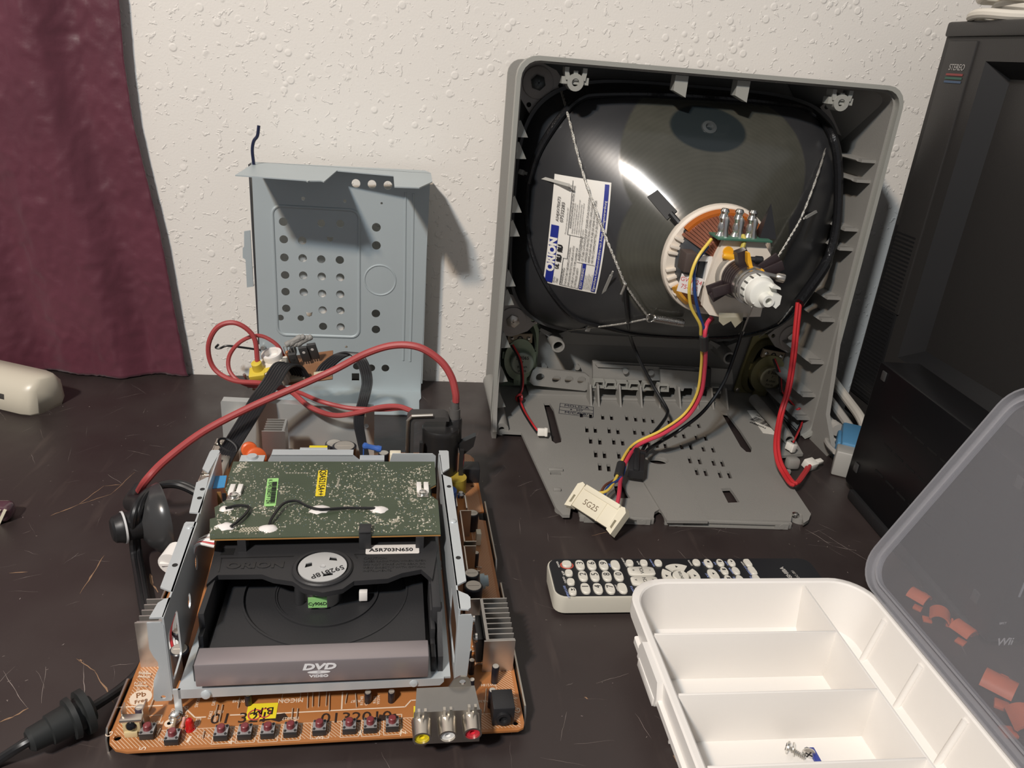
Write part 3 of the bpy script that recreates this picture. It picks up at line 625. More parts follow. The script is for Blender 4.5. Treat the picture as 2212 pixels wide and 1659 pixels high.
# yellow and black ferrite tubes
a = Vector((0.2931,0.6930,0.2594)); put('focus_bead', B().lathe(a, (1, -.1, -.12), [(0, .0026), (.002, .0034), (.011, .0034), (.012, .0025)], 12), yel, yo)
a = Vector((0.2986,0.6970,0.2627)); put('focus_disc', B().lathe(a, (0, -1, 0), [(0, .0050), (.002, .0050)], 18), yel, yo)
put('black_lever', B().prism([(0.2966,0.2675),(0.3052,0.2714),(0.3108,0.2621),(0.3118,0.2444),(0.3030,0.2493)], .670, .680, axis='y'), brown_p, yo)
put('yellow_lever', B().prism([(0.3027,0.2702),(0.3049,0.2704),(0.3102,0.2580),(0.3181,0.2549),(0.3181,0.2505),(0.3112,0.2511),(0.3046,0.2612)], .662, .668, axis='y').lathe(Vector((0.3109,0.6610,0.2527)), (1, -.2, .1), [(0, .003), (.004, .0036), (.008, .0036), (.010, .0022)], 12), yel, yo)
a = Vector((0.3173,0.6900,0.2578)); put('black_bead', B().lathe(a, (1, -.15, 0), [(0, .0026), (.006, .003), (.007, .0040), (.013, .0040), (.014, .003)], 14), black_p, yo)
a = Vector((0.3107,0.6940,0.2708)); put('yellow_sleeve', B().tube([a+Vector((0, .004, .008)), a+Vector((.001, 0, .003)), a+Vector((-.001, -.002, -.005)), a+Vector((-.002, -.002, -.010))], .0022, 8), mat('dull yellow sleeve', (.55, .45, .08), .4), yo)
a = Vector((0.3087,0.6900,0.1983)); put('yellowed_tape', B().add([a+Vector(v) for v in ((-.010, 0, .005), (.014, -.002, .006), (.016, 0, -.002), (.010, .001, -.010), (.004, 0, -.003), (-.003, 0, -.008), (-.008, .001, -.004))], [(0, 1, 2, 4), (2, 3, 4), (0, 4, 5, 6)]).mesh('yellowed_tape'), mat('yellowed tape', (.50, .46, .34), .3, alpha=.75), yo)
# tube base plug at the very end of the neck (belongs to the tube)
nb = B().lathe((YX, .651, YZ), (0, -1, 0), [(0, .0130), (.001, .0150), (.009, .0150), (.010, .0142), (.011, .0144), (.016, .0130), (.018, .0125), (.019, .011)], 36)
nb.lathe((YX+.001, .633, YZ-.003), (0, -1, 0), [(0, .0054), (.011, .0054), (.011, .0030), (.004, .0026), (.004, 1e-6)], 20)
base = put('neck_base', nb, mat('ivory base plastic', (.80, .80, .74), .3), tube)
put('key_tab', B().prism([(YX+.005, YZ+.004), (YX+.013, YZ+.002), (YX+.013, YZ-.006), (YX+.010, YZ-.010), (YX+.004, YZ-.006)], .624, .634, axis='y').prism([(YX+.003, YZ+.008), (YX+.012, YZ+.007), (YX+.011, YZ+.009), (YX+.005, YZ+.011)], .626, .640, axis='y'), MATS['ivory base plastic'], base)
for ang in (100, 125, 150, 175, 200): put('vent_slot', B().box((.0144, -.0035, -.0008), (.0154, .0035, .0008), M=T(YX, .645, YZ) @ Ry(-ang)), mat('slot shade', (.10, .10, .09), .7), base)
# yoke wiring and its connector
def bundle(name, pts, offs, r, mats, parent):
    for o_, m in zip(offs, mats): put(name, B().tube([Vector(p)+Vector(o_) for p in pts], r, 8), m, parent)
wy = mat('yellow wire', (.80, .58, .10), .35); wb = mat('blue wire', (.02, .06, .22), .35); wbr = mat('brown wire', (.13, .045, .03), .35); wro = mat('rose red wire', (.62, .05, .09), .32)
path = [(0.2934,0.7060,0.1750),(0.3003,0.7150,0.1603),(0.3104,0.7300,0.1286),(0.3155,0.7400,0.0944),(0.3073,0.7450,0.0658),(0.2802,0.7350,0.0495)]+[(0.2527,0.7348,0.0340),(0.2322,0.7056,0.0300),(0.2202,0.6785,0.0240)]
put('yellow_wire', B().tube([(0.2815,0.7000,0.2732), (0.2674,0.6920,0.2547), (0.2638,0.6900,0.2324), (0.2707,0.6950,0.2079), (0.2856,0.7000,0.1876)]+[Vector(p)+Vector((-.0025, 0, .0005*(i % 3))) for i, p in enumerate(path)]+[(0.1999,0.6473,0.0260), (0.1855,0.6435,0.0250), (0.1828,0.6448,0.0220)], .0016), wy, yo)
put('blue_wire', B().tube([(0.2812,0.7040,0.2651), (0.2696,0.6980,0.2488), (0.2715,0.6960,0.2264), (0.2811,0.7000,0.2020)]+[Vector(p)+Vector((.0030, .001, -.0004*(i % 2))) for i, p in enumerate(path)]+[(0.2039,0.6563,0.0260), (0.1965,0.6435,0.0240), (0.1919,0.6346,0.0220)], .0016), wb, yo)
put('red_wire', B().tube([(0.2992,0.7060,0.1940), (0.2953,0.7060,0.1859)]+[Vector(p)+Vector((.0010, -.0025, -.0008)) for p in path]+[(0.2119,0.6459,0.0270), (0.2058,0.6275,0.0250), (0.2009,0.6189,0.0220)], .0022), wro, yo)
put('brown_wire', B().tube([(0.3023,0.7080,0.1914), (0.2978,0.7080,0.1844)]+[Vector(p)+Vector((-.0006, .0022, -.0012)) for p in path]+[(0.2005,0.6580,0.0260), (0.1926,0.6452,0.0240), (0.1883,0.6397,0.0220)], .0014), wbr, yo)
put('harness_sleeve', B().tube([Vector(v)+Vector((0, -.0005, -.0005)) for v in [(0.2937,0.7055,0.1752),(0.3016,0.7165,0.1562)]], .0046, 12, sub=0), mat('black sleeve', (.03, .03, .032), .4), yo)
put('harness_sleeve', B().tube([(0.2265,0.6979,0.0280),(0.2192,0.6786,0.0250)], .0050, 12, sub=0), MATS['black sleeve'], yo)
o = Vector((0.1852,0.6227,0.0210)); x1 = Vector((0.1733,0.6394,0.0210)); x2 = Vector((0.1968,0.6051,0.0210))
M = basis(o, x2-x1, Vector((-.25, .9, .32)).cross(x2-x1).cross(x2-x1)*-1)
con = put('connector', B().box((-.024, -.0115, -.005), (.024, .0115, .005), .0008, M).box((-.0225, .0085, -.003), (.0225, .0140, .006), .0005, M).box((.0085, -.0118, .0045), (.0095, .0118, .0056), 0, M), cream_p, yo)
for s in (-1, 1):
    put('side_latch', B().sheet([(s*.024, -.013), (s*.031, -.015), (s*.032, .010), (s*.028, .014), (s*.024, .013)][::s], [[(s*.026, -.009), (s*.0285, -.010), (s*.0285, -.001), (s*.026, -.001)][::s]], -.004, .0055, M=M), cream_p, con)
letters('5G25', .0085, M @ T(-.005, -.002, .0052), mat('brown ink', (.20, .15, .10), .6), con)
# ---------------------------------------------------------------- degaussing coil
dg = thing('degaussing_coil', 'black taped degaussing coil looped around the picture tube, with red leads', 'coil', (.31, .88, .1))
tape = mat('glossy black tape', (.010, .010, .011), .22, bump=.5, bscale=260)
loop = [(0.4387,0.8000,0.1842),(0.4572,0.8150,0.2009),(0.4777,0.8300,0.2269),(0.4851,0.8400,0.2604),(0.4823,0.8460,0.2963),(0.4733,0.8500,0.3365),(0.4628,0.8580,0.3651)]+[(0.4560,0.8876,0.3810),(0.4350,0.8894,0.3894),(0.3909,0.8792,0.3919),(0.3299,0.8766,0.3925),(0.2601,0.8730,0.3910),(0.1988,0.8749,0.3864),(0.1781,0.8767,0.3815),(0.1599,0.8696,0.3673),(0.1441,0.8651,0.3451),(0.1325,0.8676,0.3196),(0.1266,0.8721,0.2885)]
put('coil_bundle', B().tube(loop, .0050, 10, rs=lambda s: 1.35 if s < .12 else (1.05 if s < .35 else .85)), tape, dg)
put('coil_bundle', B().tube([(0.1269,0.8741,0.2883),(0.1271,0.8730,0.2600),(0.1309,0.8660,0.2300),(0.1406,0.8546,0.2009),(0.1591,0.8442,0.1718),(0.1894,0.8426,0.1427),(0.2228,0.8378,0.1336),(0.2709,0.8441,0.1240),(0.3315,0.8508,0.1203),(0.3889,0.8485,0.1245),(0.4474,0.8536,0.1407),(0.4637,0.8457,0.1707)], .0028, 8), tape, dg)
tie_m = mat('clear grey nylon', (.50, .49, .45), .35)
def tie(p0, p1, off=.004):
    a, c = Vector(p0), Vector(p1); d = (c-a).normalized(); M = basis(a, d, d.cross(Vector((0, -1, .2))))
    t = put('cable_tie', B().box((-.001, -.0016, -.0006), ((c-a).length*.94, .0016, .0006), M=M).box(((c-a).length*.94, -.0008, -.0006), ((c-a).length, .0008, .0006), M=M), tie_m, dg)
    put('tie_head', B().box((-.004, -.0028, -.002), (.003, .0028, .003), .0008, M), tie_m, t)
tie((0.1201,0.8892,0.2973), (0.1659,0.8202,0.2959)); tie((0.2098,0.8514,0.1260), (0.2133,0.7865,0.2144)); tie((0.5106,0.9000,0.2866), (0.4125,0.7826,0.2830)); tie((0.3963,0.8370,0.1326), (0.2984,0.6200,0.2354))
rp_ = [(0.4388,0.8000,0.1858),(0.4396,0.7950,0.1608),(0.4423,0.7900,0.1228),(0.4428,0.7850,0.0837),(0.4356,0.7750,0.0551)]+[(0.4175,0.7386,0.0400),(0.4141,0.7204,0.0260),(0.4153,0.7033,0.0180),(0.4172,0.6809,0.0160),(0.4452,0.7123,0.0120),(0.4593,0.7308,0.0100)]
for k in (-1, 1): put('red_lead', B().tube([Vector(p)+Vector((.0022*k, .001*k, .0004*k)) for p in rp_], .0022), wire_r, dg)
cw = Vector((0.4665,0.7400,0.0080)); M = basis(cw, (1, .45, 0), (-.45, 1, .3))
put('white_plug', B().box((-.007, -.006, -.005), (.007, .006, .005), .001, M).box((.006, -.003, -.002), (.020, .003, .003), .001, M), mat('white nylon', (.80, .77, .70), .4), dg)
# ---------------------------------------------------------------- earth braid with spring
eb = thing('earth_braid', 'thin silver earthing braid with a coil spring stretched across the back of the tube', 'braid', (.24, .8, .15))
braid = mat('tinned braid', (.62, .60, .55), .35, .8, bump=1, bscale=900)
def rope(name, pts, r, m, par): 
    P = spline(pts, 14); b = B()
    for ph in (0, PI):
        q = []
        for i, p in enumerate(P): t = i*1.1+ph; q.append(p+Vector((math.cos(t), 0, math.sin(t)))*r*.6)
        b.tube(q, r*.75, 6, sub=0)
    put(name, b, m, par)
rope('braid_strand', [(0.1585,0.8991,0.3855),(0.1614,0.8650,0.3654),(0.1758,0.8233,0.3114)]+[(0.1976,0.7963,0.2593),(0.2136,0.7863,0.2277),(0.2277,0.7836,0.2015)], .0013, braid, eb)
rope('braid_strand', [(0.2285,0.7864,0.2008),(0.2444,0.7872,0.1824),(0.2641,0.7953,0.1612)], .0011, braid, eb)
rope('braid_strand', [(0.4795,0.8990,0.3724),(0.4469,0.8365,0.3366)]+[(0.4185,0.7978,0.2863),(0.4024,0.7846,0.2606),(0.3878,0.7751,0.2383)], .0011, braid, eb)
rope('braid_strand', [(0.4517,0.8358,0.1693),(0.4465,0.8519,0.1412),(0.4505,0.9000,0.1068)], .0008, braid, eb)
put('braid_tail', B().tube([(0.2647,0.7967,0.1597),(0.2392,0.8190,0.1443),(0.2111,0.8458,0.1292),(0.1954,0.9000,0.1057)], .0011, 6), braid, eb)
s0, s1 = Vector((0.2683,0.7917,0.1621)), Vector((0.3026,0.7896,0.1582)); d = (s1-s0); x = d.orthogonal().normalized(); y = d.normalized().cross(x)
put('spring', B().tube([s0+d*(i/260)+(x*math.cos(i*.62)+y*math.sin(i*.62))*.0042 for i in range(261)], .0005, 5, sub=0), steel, eb)
put('spring_eye', B().tube([s0+Vector((-.004, -.001, 0))+Vector((math.cos(i*PI/8), 0, math.sin(i*PI/8)))*.0045 for i in range(17)], .0008, 6, sub=0), steel, eb)
put('crimp', B().tube([(0.2276,0.7836,0.2026),(0.2269,0.7868,0.1949),(0.2262,0.7893,0.1894)], .0022, 8), steel, eb)
put('black_wire', B().tube([(0.2287,0.7860,0.1988),(0.2338,0.7918,0.1805),(0.2435,0.8071,0.1542)]+[(0.2710,0.8700,0.1067),(0.2880,0.8700,0.0763),(0.3055,0.8600,0.0495),(0.3181,0.8400,0.0315),(0.3163,0.8250,0.0291),(0.2982,0.7900,0.0328)]+[(0.2727,0.7542,0.0300),(0.2603,0.7347,0.0260)], .0021, 8), wire_k, eb)
put('black_wire', B().tube([(0.3781,0.8000,0.1621), (0.3824,0.8100,0.1389), (0.3740,0.8000,0.1106), (0.3584,0.7800,0.0881), (0.3356,0.7650,0.0615), (0.3040,0.7450,0.0472)]+[(0.2883,0.7541,0.0280),(0.2695,0.7375,0.0270),(0.2629,0.7305,0.0260)], .0021, 8), wire_k, eb)
o = Vector((0.2459,0.7075,0.0240)); M = basis(o, Vector((0.2616,0.7363,0.0240))-Vector((0.2476,0.7401,0.0240)), Vector((0.2517,0.7297,0.0280))-Vector((0.2369,0.6866,0.0200)))
put('black_plug', B().box((-.0085, -.019, -.006), (.0085, .019, .005), .0012, M).box((-.003, -.019, .004), (.003, .019, .0075), .001, M).box((-.010, .013, -.006), (.010, .0185, .006), .001, M), black_p, eb)
# ---------------------------------------------------------------- loudspeakers
def speaker(cx, cz, w, h, tilt, lab, met, conc, wires, plug, plugdir):
    s = thing('loudspeaker', lab, 'loudspeaker', (cx, .94, cz-h/2), group='loudspeakers bolted inside the shell')
    M = T(cx, .946, cz) @ Ry(tilt)
    fr = rrect(-w/2, -h/2, w/2, h/2, .006)
    inner = [(w*.455*math.copysign(abs(math.cos(t))**.7, math.cos(t)), h*.455*math.copysign(abs(math.sin(t))**.7, math.sin(t))) for t in [2*PI*i/40 for i in range(40)]]
    put('frame_plate', B().sheet(fr, [inner], -.0015, .0015, M=M, axis='y'), met, s)
    n = 40; rows = [(1, 0), (.97, -.006), (.86, -.010), (.84, -.012)]; vs = []; fs = []
    for k, y in rows:
        for (a, c) in inner: vs.append((a*k, y, c*k))
    for r in range(len(rows)-1):
        for i in range(n): j = (i+1) % n; fs.append((r*n+i, r*n+j, r*n+n+j, r*n+n+i))
    put('basket_rim', B().add(vs, fs, M), met, s)
    put('cone', B().add([(a*.9, -.004, c*.9) for a, c in inner]+[(0, .004, 0)], [(i, (i+1) % n, n) for i in range(n)], M), mat('paper cone black', (.012, .012, .013), .8), s)
    bx = [(w*.40*math.cos(t), h*.30*math.sin(t)-.004) for t in [2*PI*i/28 for i in range(28)]]
    put('basket_back', B().sheet(bx, [], -.020, -.012, M=M, axis='y').box((-w*.43, -.013, -h*.05), (w*.43, -.009, h*.05), M=M), met, s)
    for sx in (-1, 1): put('basket_arm', B().box((sx*w*.10-.006, -.014, -h*.42), (sx*w*.10+.006, -.010, -h*.2), M=M), met, s) if sx > 0 else put('basket_arm', B().box((-.006, -.013, -h*.44), (.006, -.009, -h*.2), M=M), met, s)
    mg = put('magnet', B().lathe(M @ Vector((.002, -.020, -.006)), (0, -1, 0), [(0, .0155), (.008, .0155), (.009, .0145), (.0095, .0125), (.009, .011), (.0095, 1e-6)], 28), conc, s)
    for k, (t, sz) in enumerate((('S 3065', .0062), ('7', .005), ('8 ohm', .005), ('2W 05', .004))): put('lettering', textmesh(t, sz, .00005), ink_k, mg, M @ T(.002, -.0297, .002-.006*k) @ Rx(90))
    tm = put('terminal_strip', B().box((-.017, -.018, h*.19), (.015, -.013, h*.32), .0005, M), mat('tan paxolin', (.42, .33, .22), .55), s)
    for x in (-.012, .010): put('solder_tag', B().lathe(M @ Vector((x, -.018, h*.26)), (0, -1, 0), [(0, .003), (.0015, .0028), (.003, .001)], 8), solder, tm)
    put('centre_hole', B().lathe(M @ Vector((-.001, -.0178, h*.255)), (0, -1, 0), [(0, .0036), (.001, .0036), (.001, .0022), (0, .0020)], 14), ink_k, tm)
    for x, z in ((w*.42, h*.44), (-w*.42, -h*.44), (w*.42, -h*.44)): put('screw', B().lathe(M @ Vector((x, -.0015, z)), (0, -1, 0), [(0, .0035), (.0018, .0032), (.0024, .002)], 12), tin, s)
    for (m_, dx) in ((wire_r, .0010), (wire_k, -.0012)): put('lead', B().tube([Vector(p)+Vector((dx, 0, dx*.3)) for p in wires], .00125, 6), m_, s)
    k = len(wires)//2
    P = Vector(wires[k]); put('knot', B().tube([P+Vector((.004*math.cos(i*.8), -.002+.002*math.sin(i*1.7), .005*math.sin(i*.8))) for i in range(12)], .0013, 6), wire_r, s)
    Mp = basis(plug, plugdir, (0, .3, 1)); put('plug', B().box((-.0055, -.0045, -.003), (.0055, .0045, .003), .0006, Mp).box((.003, -.0050, -.0034), (.0060, .0050, .0034), .0004, Mp), mat('white nylon', (.8, .77, .7), .4), s)
lc = (0.1423,0.9350,0.0575); rc = (0.4881,0.9350,0.0484)
speaker(lc[0]+.0005, lc[2], .052, .098, -2, 'oval loudspeaker with greenish metal frame, left of the two inside the shell', mat('green chromate steel', (.26, .32, .24), .35, .7), mat('green grey magnet', (.32, .36, .30), .4, .5),
        [(0.1287,0.9120,0.0794),(0.1388,0.9050,0.0634),(0.1443,0.9050,0.0411),(0.1445,0.9000,0.0237),(0.1403,0.8900,0.0163),(0.1422,0.8600,0.0129)]+[(0.1450,0.8071,0.0200),(0.1505,0.7959,0.0160),(0.1534,0.7937,0.0160)], (0.1562,0.7938,0.0160), (1, 0, 0))
speaker(rc[0], rc[2], .060, .092, 8, 'oval loudspeaker with yellowish brass-toned frame, right of the two inside the shell', mat('yellow chromate steel', (.34, .31, .16), .35, .7), mat('yellow grey magnet', (.36, .33, .22), .4, .5),
        [(0.4839,0.9120,0.0726),(0.4939,0.9050,0.0523),(0.4986,0.9000,0.0308),(0.5004,0.8850,0.0274),(0.5046,0.8600,0.0203),(0.5020,0.8400,0.0153),(0.4854,0.8150,0.0111)]+[(0.4662,0.7877,0.0120)], (0.4542,0.7688,0.0155), (.4, -1, 0))

# ---------------------------------------------------------------- main circuit board (local frame: u right, v away, origin at its front left corner)
BO, BA = (-.178, .361, 0), math.radians(1.6)
mb = thing('television_circuit_board', 'large orange brown circuit board with soldered parts lying on the table under the disc drive', 'circuit board', BO, BA, local=True)
ZB = .0125; BW, BD = .2605, .378
def board_mat():
    m = bpy.data.materials.new('phenolic board'); m.use_nodes = True; t = m.node_tree; b = t.nodes['Principled BSDF']
    tc = nd(t, 'ShaderNodeTexCoord'); s = nd(t, 'ShaderNodeSeparateXYZ'); t.links.new(tc.outputs['Object'], s.inputs[0])
    def mth(op, a, c=0, d=None):
        q = nd(t, 'ShaderNodeMath', operation=op)
        for i, v in enumerate((a, c, d)):
            if v is None: continue
            if isinstance(v, (int, float)): q.inputs[i].default_value = v
            else: t.links.new(v, q.inputs[i])
        return q.outputs[0]
    x, y, z = s.outputs
    edge = mth('MINIMUM', mth('MINIMUM', mth('SUBTRACT', x, .0025), mth('SUBTRACT', BW-.0025, x)), mth('SUBTRACT', y, .0025))
    band = mth('MULTIPLY', mth('GREATER_THAN', edge, 0), mth('LESS_THAN', edge, .0125))
    st = mth('LESS_THAN', mth('FRACT', mth('MULTIPLY', mth('ADD', x, y), 420)), .26)
    hat = mth('MULTIPLY', band, st)
    ln = mth('MULTIPLY', mth('GREATER_THAN', edge, .0122), mth('LESS_THAN', edge, .0128))
    pr = mth('MAXIMUM', hat, ln); pr = mth('MULTIPLY', pr, mth('GREATER_THAN', z, ZB-.0002))
    n = nd(t, 'ShaderNodeTexNoise'); n.inputs['Scale'].default_value = 18; n.inputs['Detail'].default_value = 5; t.links.new(tc.outputs['Object'], n.inputs[0])
    mx = nd(t, 'ShaderNodeMixRGB'); t.links.new(n.outputs[0], mx.inputs[0]); mx.inputs[1].default_value = (.37, .135, .040, 1); mx.inputs[2].default_value = (.50, .205, .065, 1)
    m2 = nd(t, 'ShaderNodeMixRGB'); t.links.new(mth('MULTIPLY', pr, .60), m2.inputs[0]); t.links.new(mx.outputs[0], m2.inputs[1]); m2.inputs[2].default_value = (.85, .68, .50, 1)
    t.links.new(m2.outputs[0], b.inputs['Base Color']); b.inputs['Roughness'].default_value = .42
    return m
bo = [(BW, .006), (BW, .245), (BW-.006, .247), (BW-.006, .259), (BW, .261), (BW, BD-.012), (BW-.004, BD-.004), (BW-.012, BD), (.008, BD), (0, BD-.008), (0, .014), (.002, .007), (.007, .002), (.014, 0), (BW-.005, 0), (BW-.001, .002)]
hl = [circ(p, .0022, 12) for p in [(0.0055,0.0110),(0.2545,0.0063),(0.2534,0.3080),(0.2309,0.2820)]]
pcb = put('board', B().sheet(bo, hl, ZB-.0016, ZB), board_mat(), mb)
# steel edge rails that carry the board
for (u, v0, v1, zt) in ((-.0018, .012, .060, .016), (-.0018, .120, .235, .016), (BW+.0018, .012, .150, .017), (BW+.0018, .175, .275, .017), (-.0018, .30, .37, .014)):
    put('edge_rail', B().prism([(v0, .0), (v1, .0), (v1, zt-.004), (v1-.003, zt), (v0+.004, zt), (v0, zt-.006)], u-.0006, u+.0006, axis='x'), tin, mb)
for u in (.03, .13, .23): put('board_foot', B().cyl((u, .33, 0), (u, .33, ZB-.001), .004), mat('tan foot', (.4, .3, .2), .6), mb)
for u in (.06, .13, .18): put('board_foot', B().cyl((u, .02, 0), (u, .02, ZB-.001), .003), MATS['tan foot'], mb)
# printed lines, wire links
silk = mat('silkscreen', (.80, .66, .52), .55)
def strip(b, pts, w, z=ZB+.0001):
    for a, c in zip(pts[:-1], pts[1:]):
        a = Vector(a); c = Vector(c); d = (c-a); n = Vector((-d.y, d.x)).normalized()*w/2
        b.add([(*(a+n), z), (*(a-n), z), (*(c-n), z), (*(c+n), z)], [(0, 1, 2, 3)])
b = B()
for pts, w in (([(-0.0009,0.0356),(0.0257,0.0354)], .0009), ([(0.0395,0.0330),(0.0481,0.0241),(0.0549,0.0240)], .0009), ([(0.0696,0.0246),(0.0996,0.0241),(0.1821,0.0243),(0.1862,0.0297),(0.1994,0.0297)], .0009), ([(0.1401,0.0399),(0.1404,0.0250)], .0009), ([(0.2424,0.0274),(0.2591,0.0272)], .0007),
               ([(0.0478,0.0046),(0.0489,0.0094)], .0016), ([(0.0994,0.0042),(0.1006,0.0077)], .0016), ([(0.1525,0.0031),(0.1544,0.0070)], .0016), ([(0.2433,0.0765),(0.2422,0.0965),(0.2433,0.1178)], .0005), ([(0.1789,0.0005),(0.1799,0.0182),(0.1729,0.0178),(0.1733,0.0076)], .0005)):
    strip(b, pts, w)
for px in ((0.0680,0.0081,0.0125), (0.0823,0.0079,0.0125), (0.0961,0.0076,0.0125), (0.1100,0.0078,0.0125), (0.1278,0.0080,0.0125), (0.1464,0.0079,0.0125), (0.1596,0.0077,0.0125), (0.1736,0.0079,0.0125)):
    u, v = px[0], px[1]; strip(b, [(u-.0055, v-.006), (u+.006, v-.006), (u+.006, v+.0065), (u-.0055, v+.0065), (u-.0055, v-.006)], .0004)
for (x0, y0, x1, y1) in [(*p, *q) for p, q in ([(0.1006,0.0346),(0.1125,0.0347)], [(0.0342,0.0276),(0.0417,0.0283)], [(0.0199,0.0215),(0.0273,0.0217)], [(0.0493,0.0173),(0.0520,0.0179)])]:
    strip(b, [(x0, y0), (x1, y0), (x1, y0+.006), (x0, y0+.006), (x0, y0)], .0004)
put('silkscreen_lines', b, silk, pcb, kind='stuff')
dsc = (0.0100,0.0431,0.0125); put('print_disc', B().cyl((dsc[0], dsc[1], ZB), (dsc[0], dsc[1], ZB+.0001), .0068, n=28), silk, pcb)
ibr = mat('brown print', (.25, .09, .02), .6)
letters('Pb', .0062, T(dsc[0]-.0005, dsc[1]+.002, ZB+.0003) @ Rz(18), ibr, pcb); letters('Free', .0044, T(dsc[0]+.001, dsc[1]-.0032, ZB+.0003) @ Rz(18), ibr, pcb)
for s, p, h, r in (('G', (-0.0003,0.0142,0.0125), .006, 90), ('5', (0.0229,0.0018,0.0125), .006, 90), ('4', (0.0745,0.0027,0.0125), .006, 90), ('3', (0.1286,0.0025,0.0125), .006, 90), ('2', (0.1807,0.0030,0.0125), .006, 90), ('F', (0.2569,0.0583,0.0125), .006, 100), ('G', (0.2575,0.0163,0.0125), .006, 100),
                   ('MICON', (0.1066,0.0345,0.0127), .005, 180), ('CLOSE', (0.0388,0.0253,0.0127), .0034, 180), ('OPEN/', (0.0387,0.0234,0.0127), .0034, 180), ('POWER', (0.0235,0.0214,0.0127), .0036, 180), ('POWER', (0.0507,0.0174,0.0127), .003, 90)):
    letters(s, h, T(p[0], p[1], ZB+.0002) @ Rz(r), silk, pcb)
random.seed(11)
tags = [(0.0471,0.0376),(0.0575,0.0366),(0.0731,0.0360),(0.0575,0.0254),(0.0612,0.0240),(0.0619,0.0277),(0.0733,0.0095),(0.0869,0.0086),(0.1009,0.0077),(0.1116,0.0162),(0.1319,0.0081),(0.1502,0.0087),(0.1632,0.0086),(0.1780,0.0091),(0.0567,0.0089),(0.0340,0.0076),(0.0348,0.0139),(0.0331,0.0277),(0.1492,0.0312),(0.1535,0.0313),(0.1565,0.0311),(0.1620,0.0316),(0.1645,0.0314),(0.0065,0.0513),(0.0053,0.0660),(0.0070,0.0629),(0.0060,0.0562),(0.2281,0.0687),(0.2341,0.0610),(0.2403,0.0718),(0.2405,0.0638),(0.2359,0.0788),(0.1075,0.0194),(0.1104,0.0192),(0.2403,0.0402),(0.2355,0.0258)]
for i, (u, v) in enumerate(tags):
    letters(random.choice(('R', 'W', 'C', 'SW', 'D'))+str(random.randint(100, 2299)), .0030, T(u, v, ZB+.0002) @ Rz(random.choice((90, 90, 180)) if i < 24 else 180), silk, pcb)
for s, p in (('01 321', (0.0763,0.0213,0.0127)), ('0132010', (0.1504,0.0172,0.0127))): letters(s, .0115, T(p[0], p[1], ZB+.0003) @ Rz(-1), mat('marker ink', (.03, .015, .01), .6), pcb, 'handwriting', sx=1.15)
for p, w in (((0.0977,0.0210,0.0127), .009), ((0.1708,0.0159,0.0127), .007)): put('marker_blot', B().prism([(p[0]-w, p[1]-.003), (p[0]-w*.2, p[1]-.002), (p[0]+w*.4, p[1]-.004), (p[0]+w, p[1]-.001), (p[0]+w*.7, p[1]+.003), (p[0]-w*.1, p[1]+.0018), (p[0]-w*.8, p[1]+.003)], ZB, ZB+.0002), MATS['marker ink'], pcb)
p = (0.0893,0.0265,0.0127); ys = put('yellow_sticker', B().box((p[0]-.0095, p[1]-.0065, ZB), (p[0]+.0095, p[1]+.0065, ZB+.0003)), mat('yellow sticker', (.86, .70, .03), .5), mb)
letters('B.M', .0085, T(p[0]+.001, p[1], ZB+.0005) @ Rz(180), ink_k, ys)
put('red_stamp', B().sheet(circ((p[0]-.004, p[1]-.003), .0045, 20), [circ((p[0]-.004, p[1]-.003), .0036, 20)], ZB+.0004, ZB+.0006).sheet(circ((p[0]+.002, p[1]-.002), .004, 20), [circ((p[0]+.002, p[1]-.002), .0032, 20)], ZB+.0004, ZB+.0006), mat('red ink', (.55, .08, .08), .6), ys)
for a, c in ([(0.0187,0.0406),(0.0181,0.0231)], [(0.0603,0.0329),(0.0606,0.0240)], [(0.0635,0.0326),(0.0641,0.0193)], [(0.0734,0.0379),(0.0736,0.0301)], [(0.1172,0.0393),(0.1181,0.0272)], [(0.1204,0.0411),(0.1213,0.0282)], [(0.1247,0.0408),(0.1252,0.0279)], [(0.1296,0.0405),(0.1300,0.0284)], [(0.1316,0.0384),(0.1324,0.0236)], [(0.1433,0.0376),(0.1426,0.0296)], [(0.1489,0.0373),(0.1500,0.0260)], [(0.1087,0.0267),(0.1091,0.0182)], [(0.1120,0.0264),(0.1122,0.0188)], [(0.2313,0.0945),(0.2354,0.0958)], [(0.2378,0.0544),(0.2436,0.0550)], [(0.2301,0.0724),(0.2387,0.0729)], [(0.2443,0.1737),(0.2489,0.1723)], [(0.0288,0.0108),(0.0295,0.0154)], [(0.0566,0.0068),(0.0564,0.0118)], [(0.0029,0.0640),(0.0112,0.0631)], [(0.0036,0.0606),(0.0115,0.0597)], [(0.0035,0.0527),(0.0116,0.0518)], [(0.2245,0.0352),(0.2253,0.0297)], [(0.2382,0.0360),(0.2347,0.0158)]):
    put('wire_link', B().tube([(*a, ZB), (*a, ZB+.0012), (*c, ZB+.0012), (*c, ZB)], .00035, 6, sub=0), mat('tinned link', (.66, .56, .44), .4, .3), mb)
